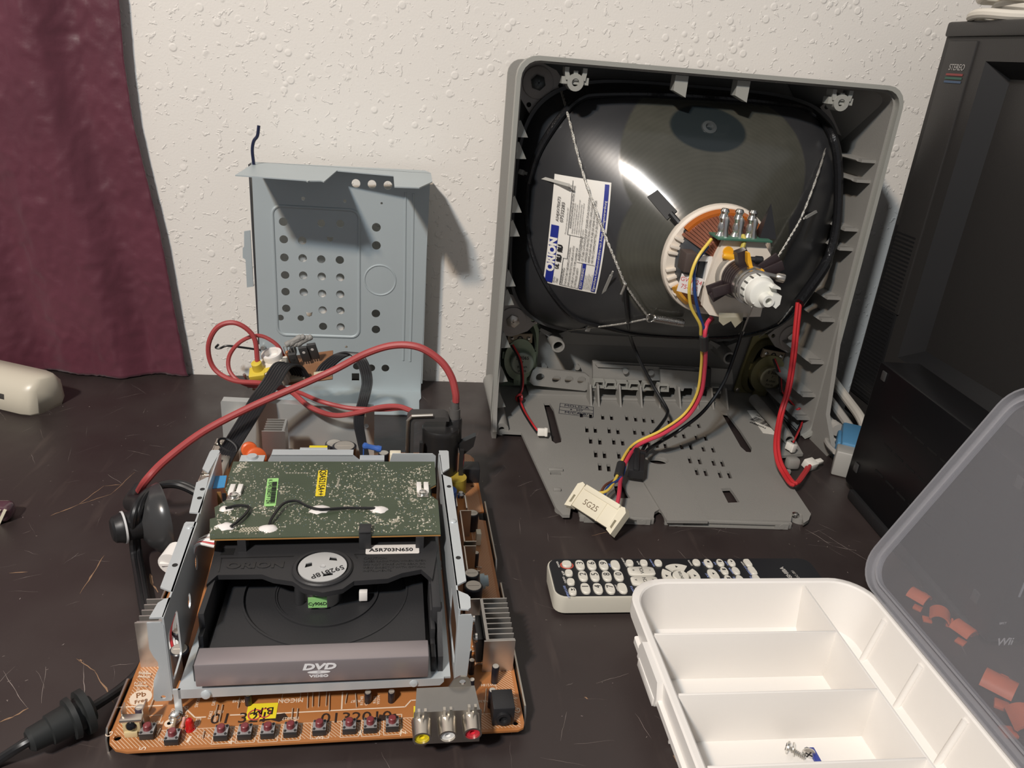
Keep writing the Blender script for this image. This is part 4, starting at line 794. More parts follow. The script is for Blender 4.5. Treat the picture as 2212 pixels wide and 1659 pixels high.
# push switches
sw_b = B().box((-.0042, -.0042, .0005), (.0042, .0042, .0052), .0003).mesh('switch'); sw_b.materials.append(mat('switch body', (.03, .028, .028), .5))
sw_t = B().box((-.0041, -.0041, .0052), (.0041, .0041, .0056)).mesh('switch_top'); sw_t.materials.append(mat('switch top plate', (.42, .42, .42), .45, .5))
sw_d = B()
for sx in (-1, 1):
    for sy in (-1, 1): sw_d.lathe((sx*.0031, sy*.0031, .0055), (0, 0, 1), [(0, .0009), (.0005, .0008), (.0006, .0002)], 8)
sw_d = sw_d.mesh('rivets'); sw_d.materials.append(MATS['switch body'])
sw_c = B().lathe((0, 0, .0054), (0, 0, 1), [(0, .0026), (.0034, .0024), (.0038, .0019), (.0038, 1e-6)], 16).mesh('cap'); sw_c.materials.append(mat('maroon button', (.20, .035, .04), .4))
for p in ((0.0678,0.0088,0.0125), (0.0821,0.0086,0.0125), (0.0960,0.0084,0.0125), (0.1099,0.0085,0.0125), (0.1277,0.0088,0.0125), (0.1464,0.0086,0.0125), (0.1596,0.0085,0.0125), (0.1736,0.0087,0.0125), (0.0233,0.0129,0.0125), (0.0392,0.0076,0.0125)):
    M = T(p[0], p[1]-.001, ZB)
    s = put('push_switch', sw_b, None, mb, M); put('switch_plate', sw_t, None, s, M); put('button', sw_c, None, s, M); put('rivets', sw_d, None, s, M)
# infrared receiver, status lamp, two resistors
p = (0.0141,0.0118,0.0125); u, v = p[0], p[1]
ir = put('infrared_receiver', B().box((u-.0065, v-.0005, ZB+.0115), (u+.0065, v+.005, ZB+.0135), .0004).box((u-.0065, v+.004, ZB), (u-.0058, v+.011, ZB+.017)).box((u+.0058, v+.004, ZB), (u+.0065, v+.013, ZB+.017)).box((u-.0065, v+.0035, ZB), (u+.0065, v+.0042, ZB+.012)), tin, mb)
put('receiver_lens', B().lathe((u, v+.001, ZB+.0085), (0, -1, .35), [(0, .0034), (.0015, .0033), (.003, .0022), (.0036, 1e-6)], 16), blackg, ir)
put('receiver_legs', B().box((u-.0052, v-.0002, ZB+.003), (u+.0052, v+.0034, ZB+.0115), .0006).box((u-.0045, v-.0015, ZB), (u+.0035, v+.0015, ZB+.0045), .0006), mat('straw plastic', (.62, .50, .28), .4), ir)
p = (0.0473,0.0149,0.0125); put('red_lamp', B().lathe((p[0], p[1], ZB), (0, 0, 1), [(0, .0032), (.001, .0032), (.001, .0026), (.006, .0026), (.008, .0018), (.0086, 1e-6)], 16), mat('red lamp lens', (.75, .02, .02), .12, trans=.3), mb)
for p, c in (((0.0376,0.0174,0.0125), (.30, .22, .14)), ((0.0427,0.0181,0.0125), (.62, .32, .26))):
    put('resistor', B().lathe((p[0], p[1]-.004, ZB+.0025), (0, 1, .1), [(0, .0004), (.001, .0013), (.003, .0010), (.005, .0010), (.007, .0013), (.008, .0004)], 10).cyl((p[0], p[1]-.006, ZB), (p[0], p[1]-.004, ZB+.0025), .0004, n=6), mat('resistor %.2f' % c[0], c, .5), mb)
p = (0.0335,0.0202,0.0125); put('eyelet', B().lathe((p[0], p[1], ZB), (0, 0, 1), [(0, .0030), (.0004, .0030), (.0004, .0014), (0, .0014)], 16), silk, mb)
# electrolytic capacitors: position of the top, height, radius
capk = mat('capacitor sleeve', (.014, .014, .020), .3); captop = mat('capacitor top', (.62, .58, .52), .35, .6)
def cap(p, r, h, m=capk):
    u, v = p[0], p[1]
    c = put('capacitor', B().lathe((u, v, ZB), (0, 0, 1), [(0, r*.97), (h*.05, r), (h*.1, r*.94), (h*.15, r), (h-.0006, r), (h, r*.9)], 20), m, mb)
    put('capacitor_top', B().lathe((u, v, ZB+h-.0004), (0, 0, 1), [(0, r*.84), (.0007, r*.82), (.0007, 1e-6)], 20).box((u-r*.6, v-.0002, ZB+h), (u+r*.6, v+.0002, ZB+h+.0005)), captop, c)
purp = mat('violet capacitor sleeve', (.07, .055, .075), .35)
for p, r, h in (((0.2282,0.0623,0.0245), .0019, .012), ((0.2291,0.0521,0.0245), .0021, .012), ((0.2276,0.0339,0.0245), .0019, .012), ((0.2448,0.0428,0.0270), .0026, .0145), ((0.2400,0.0211,0.0270), .0026, .0145), ((0.2348,0.1277,0.0420), .0062, .0295), ((0.2347,0.1116,0.0425), .0072, .030), ((0.2440,0.1756,0.0265), .0024, .014), ((0.2458,0.2317,0.0300), .0056, .0175),
                ((0.0260,0.0825,0.0340), .0050, .0215), ((0.0311,0.0627,0.0345), .0062, .022), ((0.1248,0.3293,0.0470), .0120, .0345), ((0.1140,0.3407,0.0440), .0090, .0315), ((0.1638,0.3187,0.0450), .0055, .0325), ((0.0799,0.0332,0.0210), .0024, .0085), ((0.1574,0.0304,0.0210), .0024, .0085), ((0.1730,0.0299,0.0210), .0024, .0085)):
    cap(p, r, h)
cap((0.0153,0.0250,0.0225), .0029, .010, purp)
# heat sinks
def comb(u0, u1, v0, v1, z1, n, side, back=.0022):
    """plan outline of a finned extrusion; fins point to +u (side 1) or -u (side -1)"""
    pts = [(u0, v0), (u1, v0)]; st = (v1-v0)/n; f = .0010
    for i in range(n):
        a = v0+i*st
        if i: pts += [(u1, a), (u1, a+f)] if i < n else []
        else: pts += [(u1, a+f)]
        pts += [(u0+back, a+f), (u0+back, a+st)]
    pts += [(u1, v1), (u1, v1+f), (u0, v1+f)]
    if side < 0: pts = [(u0+u1-a, c) for a, c in pts][::-1]
    return B().sheet(pts, [], ZB, z1)
h1 = put('heat_sink', comb(.2385, .2590, .0545, .0985, .0400, 8, 1), alu, mb)
put('heat_sink_plate', B().box((.2280, .0985, ZB), (.2390, .0997, .040)), alu, h1)
put('power_chip', B().box((.2330, .062, ZB), (.2378, .088, .034), .0005).box((.2378, .060, .020), (.2386, .090, .037)), black_p, h1)
for v in (.065, .084): put('screw', B().lathe((.2335, v, .033), (-1, 0, 0), [(0, .0035), (.0015, .0034), (.003, .002)], 14), steel, h1)
put('front_fin', B().box((.2370, .0528, ZB), (.2592, .0540, .0402)), alu, h1)
h2 = put('heat_sink', comb(.0030, .0190, .0720, .0950, .0505, 4, -1), alu, mb)
put('front_fin', B().box((.0022, .0706, ZB), (.0195, .0718, .0508)), alu, h2)
p0 = (0.0521,0.3000,0.0963); p1 = (0.0712,0.3000,0.0966)
h3 = put('heat_sink', comb(p0[0], p1[0], .300, .325, .078, 5, -1), alu, mb); put('front_fin', B().box((p0[0]-.001, .2985, ZB), (p1[0]+.001, .2997, .0785)), alu, h3)
put('regulator', B().box((p1[0]+.001, .302, ZB), (p1[0]+.005, .318, .05), .0005), black_p, h3)
# folded steel shields on the right
for (pa, pb, zt) in (([(0.2330,0.2211),(0.2316,0.1729)], (), .040), ([(0.2325,0.1702),(0.2315,0.1352)], (), .038)):
    (u0, v1), (u1, v0) = pa
    put('shield_strip', B().box((u0-.0005, v0, ZB), (u0+.0005, v1, zt)).box((u0, v1-.001, ZB), (u0+.010, v1, zt)).box((u0, v0, ZB), (u0+.010, v0+.001, zt)), tin, mb)
p = (0.2369,0.2461,0.0350); put('steel_bracket', B().box((p[0]-.006, p[1]-.012, ZB), (p[0]-.005, p[1]+.016, .036)).box((p[0]+.003, p[1]-.012, ZB), (p[0]+.004, p[1]+.010, .034)).lathe((p[0], p[1]+.014, .030), (0, 0, 1), [(0, .004), (.003, .004), (.005, .002)], 12), steel, mb)
p = (0.2495,0.2094,0.0240); put('film_capacitor', B().box((p[0]-.0022, p[1]-.004, ZB), (p[0]+.0022, p[1]+.004, .025), .0006), cream_p, mb)
p = (0.2482,0.1439,0.0200); put('trimmer', B().lathe((p[0]-.004, p[1], .021), (1, 0, .1), [(0, .0062), (.004, .0062), (.004, .0045), (.007, .0045)], 16), mat('pale blue plastic', (.50, .62, .66), .4), mb)
p = (0.2513,0.3216,0.0280); put('black_coil_block', B().box((p[0]-.010, p[1]-.008, ZB), (p[0]+.010, p[1]+.009, .029), .001), black_p, mb)
p = (0.2349,0.2933,0.0300); put('yellow_wrapped_coil', B().lathe((p[0], p[1]+.004, ZB), (0, 0, 1), [(0, .0110), (.017, .0110)], 24), mat('yellow tape', (.42, .30, .04), .5, var=.3, vscale=120), mb)
# line output transformer
u0 = .2190; fv = .312
fb = put('line_output_transformer', B().lathe((u0, fv, ZB), (0, 0, 1), [(0, .0185), (.060, .0180), (.064, .0185), (.066, .0175), (.066, .0)], 36).lathe((u0+.013, fv+.004, .060), (0, 0, 1), [(0, .0085), (.024, .0080), (.026, .0070)], 20), mat('black epoxy', (.022, .021, .021), .33), mb)
put('core_frame', B().prism([(.186, ZB), (.186, .088), (.190, .093), (.222, .093), (.226, .0905), (.226, .0885), (.194, .0885), (.1925, .086), (.1925, ZB)], fv-.010, fv+.008, axis='y'), mat('dusty ferrite', (.055, .052, .05), .55), fb)
put('core_clip', B().tube([(.1865, fv-.011, ZB), (.1865, fv-.011, .090), (.190, fv-.011, .0945), (.210, fv-.011, .0955)], .0018, 8, sub=0), tin, fb)
put('side_lug', B().prism([(.236, .060), (.254, .070), (.252, .058), (.240, .046)], fv-.004, fv+.004, axis='y'), MATS['black epoxy'], fb)
put('pin_guard', B().box((.238, fv-.012, .018), (.242, fv-.008, .058)), MATS['black epoxy'], fb)
put('body_fin', B().box((.198, fv-.0195, .020), (.201, fv-.014, .070)), MATS['black epoxy'], fb)
put('red_wire_loop', B().tube([(.240, fv+.006, .060), (.2425, fv+.004, .040), (.2400, fv+.002, .020)], .0022, 8), wire_rd, fb)
put('cable_nozzle', B().lathe((u0+.013, fv+.004, .084), (0, 0, 1), [(0, .0060), (.012, .0056), (.012, .0044), (.020, .0042)], 18), mat('dusty grey rubber', (.10, .095, .09), .6), fb)
# rear bits: shield plate, tuner, relay, blue resistor, orange varistor
rv = [(.003, ZB), (.1535, ZB), (.1535, .0735), (.1525, .0750), (.004, .0815), (.003, .080)]
sp_ = put('rear_shield_plate', B().sheet(rv, [circ((.1455, .055), .0024, 12)], .358, .3595, axis='y'), mat('pale zinc sheet', (.55, .57, .56), .38, .45, var=.06, vscale=14), mb)
put('shield_top_fold', B().add([(.004, .359, .0815), (.1525, .359, .0750), (.1525, .369, .0745), (.004, .369, .081), (.004, .359, .0805), (.1525, .359, .0740), (.1525, .369, .0735), (.004, .369, .080)], [(0, 1, 2, 3), (7, 6, 5, 4), (0, 4, 5, 1), (2, 6, 7, 3), (1, 5, 6, 2), (3, 7, 4, 0)]), MATS['pale zinc sheet'], sp_)
tu = put('tuner', B().box((.004, .245, ZB), (.022, .335, .052), .0008), tin, mb)
for i in range(6): put('spring_finger', B().box((.0028, .250+.014*i, .030), (.0045, .261+.014*i, .054), .0005).box((.003, .251+.014*i, .0525), (.009, .260+.014*i, .0535)), tin, tu)
for i in range(5): put('adjust_hole', B().box((.0125, .255+.016*i, .0518), (.0165, .259+.016*i, .0523)), ink_k, tu)
for p, r in (((0.0432,0.2750,0.0748), .0070), ((0.0501,0.2680,0.0706), .0090)): put('orange_varistor', B().lathe((p[0], p[1], p[2]-.002), (.3, -1, .25), [(0, r*.8), (.001, r), (.005, r), (.006, r*.8)], 20).box((p[0]-.004, p[1]-.003, ZB), (p[0]+.004, p[1]+.003, p[2])), mat('orange epoxy', (.72, .13, .03), .4), mb)
p = (0.1030,0.2850,0.0697); rl = put('relay', B().box((p[0]-.009, p[1], ZB), (p[0]+.010, p[1]+.014, .064), .0006), black_p, mb)
put('yellow_face', B().box((p[0]-.0085, p[1]-.0004, .036), (p[0]+.008, p[1]+.012, .0645)), MATS['yellow sticker'], rl); letters('JL20EC', .0045, T(p[0]+.001, p[1]-.0006, .055) @ Rx(90) @ Rz(90), ink_k, rl)
p = (0.1570,0.2620,0.0808); put('blue_resistor', B().lathe((p[0]-.012, p[1], p[2]+.003), (1, 0, -.25), [(0, .001), (.001, .0028), (.003, .0031), (.005, .0024), (.012, .0024), (.014, .0031), (.017, .0030), (.018, .001)], 14).cyl((p[0]-.011, p[1], ZB), (p[0]-.011, p[1], p[2]+.002), .0006), mat('blue enamel', (.04, .12, .42), .35), mb)
p = (0.1747,0.2620,0.0727); put('cream_socket', B().box((p[0]-.005, p[1]-.004, ZB), (p[0]+.005, p[1]+.004, p[2]+.004), .0006), cream_p, mb)
put('blue_choke', B().lathe((.2245, .255, ZB), (0, 0, 1), [(0, .008), (.028, .008)], 20), MATS['blue enamel'], mb)
p = (0.0085,0.1350,0.0531); put('white_roller', B().lathe((p[0]+.002, p[1]-.004, p[2]), (.25, 1, .1), [(0, .0075), (0, .0100), (.014, .0100), (.014, .004), (.001, .004), (.001, .0074)], 24).box((p[0]-.006, p[1]-.004, p[2]-.001), (p[0]+.010, p[1]-.002, p[2]+.001)), white_p, mb)
b = put('roller_post', B().box((p[0], p[1], ZB), (p[0]+.006, p[1]+.006, p[2]-.008)), black_p, mb)
# wire loom on the left
for i, m_ in enumerate((white_p, wire_r, white_p, white_p, mat('brown wire', (.13, .045, .03), .35), white_p, white_p)):
    put('loom_wire', B().tube([(.0455-.0005*i, .118+.0028*i, .078), (.034, .118+.0028*i, .080-.001*i), (.0300, .115+.0026*i, .070), (.0235, .095+.0034*i, .048), (.020+.001*i, .078+.0022*i, .034), (.026+.0012*i, .066+.0012*i, .020), (.031+.001*i, .062+.001*i, ZB)], .0011, 6), m_, mb)
# AV socket bracket and headphone socket
av = put('av_socket_bracket', B().sheet([(.1875, .0135), (.2290, .0130), (.2290, .0390), (.2278, .0405), (.1872, .0405), (.1865, .0390)], [], -.0075, -.0063, axis='y').add([(.1872, -.0075, .0405), (.2278, -.0075, .0405), (.2255, .008, .0450), (.1885, .008, .0450), (.1872, -.0060, .0393), (.2278, -.0060, .0393), (.2255, .009, .0438), (.1885, .009, .0438)], [(0, 1, 2, 3), (7, 6, 5, 4), (0, 4, 5, 1), (1, 5, 6, 2), (2, 6, 7, 3), (3, 7, 4, 0)]).box((.1885, .007, .0125), (.2255, .0082, .0445)), tin, mb)
put('bracket_ear', B().sheet([(.2085, .0440), (.2235, .0440), (.2225, .0500), (.2195, .0530), (.2160, .0535), (.2120, .051)], [circ((.2175, .0488), .0022, 12)], .0075, .0087, axis='y'), tin, av)
for p, c, nm in (((0.1915,-0.0140,0.0277), (.85, .68, .02), 'yellow'), ((0.2073,-0.0140,0.0281), (.88, .87, .85), 'white'), ((0.2226,-0.0140,0.0293), (.70, .03, .05), 'red')):
    j = put('phono_socket', B().lathe((p[0], -.0063, p[2]+.004), (0, -1, -.10), [(0, .0064), (.002, .0062), (.0125, .0058), (.0125, .0046), (.004, .0046)], 24).box((p[0]-.0028, -.0095, p[2]+.0085), (p[0]-.0012, -.0070, p[2]+.0155)).box((p[0]+.0012, -.0095, p[2]+.0085), (p[0]+.0028, -.0070, p[2]+.0155)), tin, mb)
    put('coloured_insert', B().lathe((p[0], -.008, p[2]+.0038), (0, -1, -.10), [(0, .0045), (.0095, .0045), (.0095, .0018), (.003, .0018)], 20), mat(nm+' insert', c, .35), j, label=nm+' insert of the phono socket')
put('yellow_side', B().box((.1868, -.006, .018), (.1878, .004, .034)), MATS['yellow sticker'], av)
p = (0.2457,0.0054,0.0125); hj = put('headphone_socket', B().box((p[0]-.0070, p[1]-.001, ZB), (p[0]+.0075, p[1]+.016, .0275), .0008).lathe((p[0], p[1], ZB+.007), (0, -1, 0), [(0, .0052), (.003, .0050), (.003, .0030), (0, .0026)], 18), black_p, mb)
# ---------------------------------------------------------------- disc drive unit
dv = thing('disc_drive', 'disc drive in a bent grey steel frame with black tray and green top board', 'disc drive', BO, BA, local=True)
ZF = .0895
Lf, Lr, Rf, Rr = (.0345, .029), (.0262, .240), (.2152, .029), (.2130, .240)
def side_plate(f, r, hs):
    d = Vector((r[0]-f[0], r[1]-f[1])); L = d.length; M = Matrix(((d.x/L, 0, -d.y/L, f[0]), (d.y/L, 0, d.x/L, f[1]), (0, 1, 0, 0), (0, 0, 0, 1)))
    out = [(0, .028), (.022, .022), (.060, .026), (L, .030), (L, ZF-.002), (L-.006, ZF), (0, ZF)]
    return put('side_plate', B().sheet(out, hs, -.0006, .0006, M=M), zinc, dv)
side_plate(Lf, Lr, [rrect(.004, .034, .030, .072, .004), circ((.062, .052), .004, 14, .006), circ((.092, .062), .004, 14, .006)])
side_plate(Rf, Rr, [rrect(.006, .036, .050, .070, .004)])
for q in ([(0.0266,0.0296),(0.0345,0.0297),(0.0344,0.0482),(0.0307,0.0466),(0.0280,0.0432)], [(0.0254,0.0586),(0.0343,0.0532),(0.0319,0.1308),(0.0309,0.1326),(0.0238,0.1328),(0.0231,0.1304)], [(0.0231,0.1456),(0.0313,0.1442),(0.0262,0.1967),(0.0249,0.1960),(0.0186,0.1881)], [(0.0184,0.2101),(0.0245,0.2033),(0.0264,0.2392),(0.0251,0.2417),(0.0191,0.2417),(0.0183,0.2384)]):
    put('top_flange', B().prism(q, ZF-.0012, ZF), zinc, dv)
for q in ([(0.2150,0.0293),(0.2209,0.0285),(0.2225,0.0303),(0.2231,0.0404),(0.2216,0.0432),(0.2146,0.0483)], [(0.2146,0.0526),(0.2219,0.0578),(0.2209,0.1942),(0.2127,0.2004)], [(0.2136,0.2027),(0.2204,0.2106),(0.2215,0.2404),(0.2203,0.2421),(0.2129,0.2420)]):
    put('top_flange', B().prism(q, ZF-.0012, ZF), zinc, dv)
for p in ((0.0279,0.1262,0.0895), (0.2180,0.1294,0.0895)): put('rivet_dimple', B().lathe((p[0], p[1], ZF-.0002), (0, 0, 1), [(0, .0030), (.0010, .0024), (.0014, .0010), (.0014, 1e-6)], 14), zinc, dv)
for p in ((0.0288,0.0811,0.0895), (0.0254,0.1776,0.0895), (0.0261,0.1648,0.0895), (0.2180,0.1801,0.0895), (0.2184,0.0833,0.0895)): put('flange_hole', B().lathe((p[0], p[1], ZF), (0, 0, 1), [(0, .0018), (.0003, .0018), (.0003, .0012), (.0001, .0011)], 14), mat('hole shade', (.02, .02, .02), .6), dv)
# front posts
lpst = [(.0335, .0230), (.0345, .0250), (.0345, .084), (.0330, .086), (.0250, .086), (.0245, .066), (.0262, .060), (.0285, .055), (.0285, .050), (.0262, .045), (.0245, .040), (.0228, .0250), (.0242, .0230)]
put('front_post', B().sheet(lpst, [circ((.0290, .0262), .0016, 12)], .0288, .0300, axis='y'), zinc, dv)
rpst = [(.2150, .0180), (.2225, .0180), (.2240, .055), (.2245, .082), (.2230, .0845), (.2150, .0845)]
put('front_post', B().sheet(rpst, [], .0288, .0300, axis='y'), zinc, dv)
# base pan under the tray
put('base_pan', B().box((.0385, .029, .0315), (.212, .24, .0330)).prism([(.0385, .0255), (.205, .0270), (.2075, .030), (.2075, .0330), (.0385, .0330)], .0275, .0290, axis='y'), zinc, dv)
put('pan_dimple', B().lathe((.0555, .0276, .0285), (0, -1, .3), [(0, .0035), (.0015, .0028), (.002, .0012), (.002, 1e-6)], 14), zinc, dv)
put('pan_dimple', B().lathe((.1875, .0276, .0300), (0, -1, .3), [(0, .0030), (.001, .0024), (.0014, 1e-6)], 14), zinc, dv)
ft = put('mounting_tab', B().prism([(.0355, .0130), (.0400, .0130), (.0400, .033), (.0355, .033)], .0275, .0288, axis='y').prism([(.0355, .0275), (.0400, .0275), (.0400, .0210), (.0380, .0180), (.0340, .0200)], ZB+.0005, ZB+.0015), zinc, dv)
put('screw', B().lathe((.0365, .0235, ZB+.0015), (0, 0, 1), [(0, .0040), (.0014, .0040), (.0020, .0030), (.0032, .0030), (.0036, .0022)], 16), steel, ft)
p = (0.2155,0.1773,0.0125); put('mounting_tab', B().box((p[0]-.005, p[1]-.006, ZB), (p[0]+.005, p[1]+.006, ZB+.001)).lathe((p[0], p[1], ZB+.001), (0, 0, 1), [(0, .0040), (.002, .0035), (.003, .002)], 14), zinc, dv)
put('mounting_tab', B().box((.03, .236, ZB), (.036, .239, .032)).box((.204, .236, ZB), (.210, .239, .032)), zinc, dv)
# loader body, tray, bezel
blk = mat('matt black plastic', (.026, .026, .028), .52, bump=.1, bscale=700)
ld = put('loader_body', B().box((.046, .060, .033), (.0500, .225, .066), .0006).box((.2000, .060, .033), (.2060, .225, .066), .0006).box((.046, .200, .033), (.206, .225, .066)).box((.046, .060, .033), (.206, .225, .036)), blk, dv)
for s, uu in ((-1, .0485), (1, .2005)):
    for v0, v1, h in ((.034, .052, .046), (.052, .064, .054), (.064, .088, .060), (.088, .10, .064)): put('guide_step', B().box((uu-.0016, v0, .033), (uu+.0016, v1, h), .0004), blk, ld)
put('cheek_plate', B().prism([(.034, .033), (.058, .033), (.070, .062), (.062, .064), (.050, .050), (.036, .044)], .2035, .2070, axis='x'), blk, ld)
TZ = .0475; tc_ = (.1250, .1040)
tray_o = [(.0545, .036), (.1955, .036), (.1955, .200), (.0545, .200)]
ty = put('disc_tray', B().sheet(tray_o, [circ(tc_, .0585, 64)], TZ-.0025, TZ), blk, dv)
put('tray_recess', B().cyl((*tc_, TZ-.0030), (*tc_, TZ-.0018), .0592, n=64), blk, ty)
for r, h in ((.0585, .0006), (.0370, -.0004), (.0355, -.0010)): put('tray_ring', B().sheet(circ(tc_, r+.0007, 64), [circ(tc_, r-.0007, 64)], TZ-.0018, TZ+h), blk, ty)
mat('deep black', (.004, .004, .004), .8)
bz = put('tray_bezel', B().box((.0505, .0245, .0375), (.1967, .0400, .0555), .0009), mat('silver lilac paint', (.36, .32, .33), .35, .5, bump=.05, bscale=1500), dv)
lg = mat('logo white', (.85, .85, .86), .4)
Mb = T(.1265, .0242, .0478) @ Rx(90)
letters('DVD', .0066, Mb @ T(0, .0026, 0), lg, bz, sx=1.5, shear=.2, bold=.0003); letters('VIDEO', .0027, Mb @ T(0, -.0050, 0), lg, bz, sx=1.5, bold=.0001)
put('logo_disc', B().sheet(circ((0, -.0016), .0072, 32, .0012), [circ((0, -.0016), .0015, 16, .0003)], 0, .0001, M=Mb), lg, bz)
# motor below the bridge
put('spindle_motor', B().lathe((.1235, .0985, .046), (0, 0, 1), [(0, .0130), (.003, .0145), (.013, .0145), (.014, .012), (.018, .012)], 28), steel, dv)
gm = put('motor_sticker', B().box((.1140, .0832, .0490), (.1270, .0842, .0575)), mat('green sticker', (.30, .62, .22), .5), dv); letters('Cy906D', .0038, T(.1205, .0830, .0525) @ Rx(90), ink_k, gm)
put('white_latch', B().box((.149, .090, .048), (.155, .094, .056), .0005), white_p, dv); put('guide_post', B().lathe((.1070, .094, .046), (0, 0, 1), [(0, .004), (.012, .0035), (.016, .003)], 12), blk, dv)
# clamp bridge
ZR = .0680
br = [(0.0459,0.0875),(0.0511,0.0980),(0.0813,0.0975),(0.0896,0.0925),(0.1032,0.0889),(0.1114,0.0805),(0.1249,0.0759),(0.1382,0.0794),(0.1457,0.0878),(0.1694,0.0895),(0.1793,0.0955),(0.1935,0.0994),(0.2011,0.0878),(0.2071,0.1277),(0.2043,0.1431),(0.0419,0.1441)]
bg = put('clamp_bridge', B().prism(br, ZR-.004, ZR), blk, dv)
pc = (0.1227,0.1029,0.0680); cc = (pc[0], pc[1])
put('bridge_collar', B().lathe((*cc, ZR-.006), (0, 0, 1), [(0, .0215), (.0072, .0215), (.0082, .0205), (.0082, .0185), (.006, .0180)], 48), blk, bg)
cd = put('clamp_disc', B().sheet(circ(cc, .0172, 48), [[(cc[0]-.0125, cc[1]-.001), (cc[0]-.0075, cc[1]+.001), (cc[0]-.0080, cc[1]+.0055), (cc[0]-.0120, cc[1]+.0040)], [(cc[0]+.004, cc[1]+.0075), (cc[0]+.010, cc[1]+.0065), (cc[0]+.009, cc[1]+.0105), (cc[0]+.0045, cc[1]+.0115)], [(cc[0]+.001, cc[1]-.0115), (cc[0]+.008, cc[1]-.0100), (cc[0]+.0075, cc[1]-.0070), (cc[0]+.0015, cc[1]-.0080)]], ZR+.0008, ZR+.0018), mat('grey clamp metal', (.60, .61, .61), .4, .4), dv)
put('disc_under', B().cyl((*cc, ZR-.001), (*cc, ZR+.0002), .0175, n=32), MATS['deep black'], cd)
ta, tb_ = Vector((0.1366,0.1014,0.0700)), Vector((0.1167,0.0915,0.0700)); tx = (tb_-ta).normalized()
letters('592818P', .0068, basis((*((ta+tb_)/2).to_2d(), ZR+.0020), tx, (-tx.y, tx.x, 0)), ink_k, cd, sx=1.05)
put('disc_hub', B().lathe((*cc, ZR+.0018), (0, 0, 1), [(0, .0022), (.0004, .0020), (.0001, .0012), (.0001, 1e-6)], 16), MATS['grey clamp metal'], cd)
emb = mat('embossed black', (.022, .022, .023), .38)
p = (0.0752,0.1078,0.0680); letters('ORION', .0095, T(p[0], p[1], ZR) @ Rz(0), emb, bg, depth=.0005, sx=1.3, bold=.0003)
p = (0.1693,0.1057,0.0680)
for i, s in enumerate(('CAUTION', 'LASER RADIATION WHEN OPEN', 'DO NOT STARE INTO BEAM OR', 'VIEW DIRECTLY WITH OPTICAL', 'INSTRUMENTS.')): letters(s, .0030 if i else .0036, T(p[0]-.018, p[1]+.0078-.0037*i, ZR), emb, bg, depth=.0003, ax='LEFT', sx=1.05)
for q in ([(0.0498,0.1174),(0.1005,0.1180)], [(0.0498,0.1174),(0.0511,0.1012)], [(0.1446,0.1189),(0.1934,0.1198)], [(0.1446,0.1189),(0.1468,0.1143)]):
    bb = B(); strip(bb, q, .0009, ZR+.0004); put('embossed_line', bb, emb, bg)
p = (0.0529,0.1251,0.0680); put('bridge_hole', B().box((p[0]-.0045, p[1]-.004, ZR-.001), (p[0]+.0045, p[1]+.004, ZR+.0002)), MATS['deep black'], bg)
p = (0.1726,0.1237,0.0690); wl = put('white_label', B().sheet(rrect(p[0]-.0200, p[1]-.0050, p[0]+.0200, p[1]+.0062, .001), [], ZR+.0002, ZR+.0005), mat('white label paper', (.80, .76, .72), .5), dv); letters('A5R703N650', .0056, T(p[0]-.001, p[1]-.0006, ZR+.0007), ink_k, wl, sx=1.05, bold=.0001)
p = (0.1520,0.1289,0.0800); put('board_hook', B().box((p[0]-.0045, p[1]-.004, ZR-.003), (p[0]+.0045, p[1]+.0, .0835), .0006).box((p[0]-.0045, p[1]-.004, .0815), (p[0]+.0045, p[1]+.007, .0840), .0005), blk, dv)
for x in (528, 0):
    if x: p = (0.0633,0.1336,0.0700); put('bridge_pin', B().lathe((p[0], p[1], ZR), (0, 0, 1), [(0, .0035), (.009, .0025)], 12), blk, bg)
# green board on top
ZG = .0800
go = [(0.0358,0.1505),(0.0411,0.1252),(0.2087,0.1269),(0.2090,0.1741),(0.2033,0.1820),(0.2038,0.1952),(0.2087,0.1997),(0.2094,0.2387),(0.0369,0.2385),(0.0375,0.2128),(0.0386,0.1938),(0.0446,0.1804),(0.0378,0.1691),(0.0359,0.1665),(0.0395,0.1523)]
def green_mat():
    m = bpy.data.materials.new('green solder mask'); m.use_nodes = True; t = m.node_tree; b = t.nodes['Principled BSDF']
    tc = nd(t, 'ShaderNodeTexCoord')
    def noi(s, d): n = nd(t, 'ShaderNodeTexNoise'); n.inputs['Scale'].default_value = s; n.inputs['Detail'].default_value = d; t.links.new(tc.outputs['Object'], n.inputs[0]); return n.outputs[0]
    def mix(f, c1, c2):
        x = nd(t, 'ShaderNodeMixRGB'); t.links.new(f, x.inputs[0])
        for i, c in ((1, c1), (2, c2)):
            if isinstance(c, tuple): x.inputs[i].default_value = (*c, 1)
            else: t.links.new(c, x.inputs[i])
        return x.outputs[0]
    br_ = nd(t, 'ShaderNodeTexBrick'); br_.inputs['Scale'].default_value = 160; br_.inputs['Mortar Size'].default_value = .03; t.links.new(tc.outputs['Object'], br_.inputs[0])
    c = mix(noi(30, 6), (.040, .062, .034), (.088, .112, .068)); c2 = mix(br_.outputs['Fac'], c, (.050, .066, .042))
    t.links.new(c2, b.inputs['Base Color']); b.inputs['Roughness'].default_value = .38
    return m
gb = put('green_board', B().prism(go, ZG-.0010, ZG), green_mat(), dv)
put('board_edge', B().prism(go, ZG-.0022, ZG-.0010), mat('tan board edge', (.40, .20, .06), .6), gb)
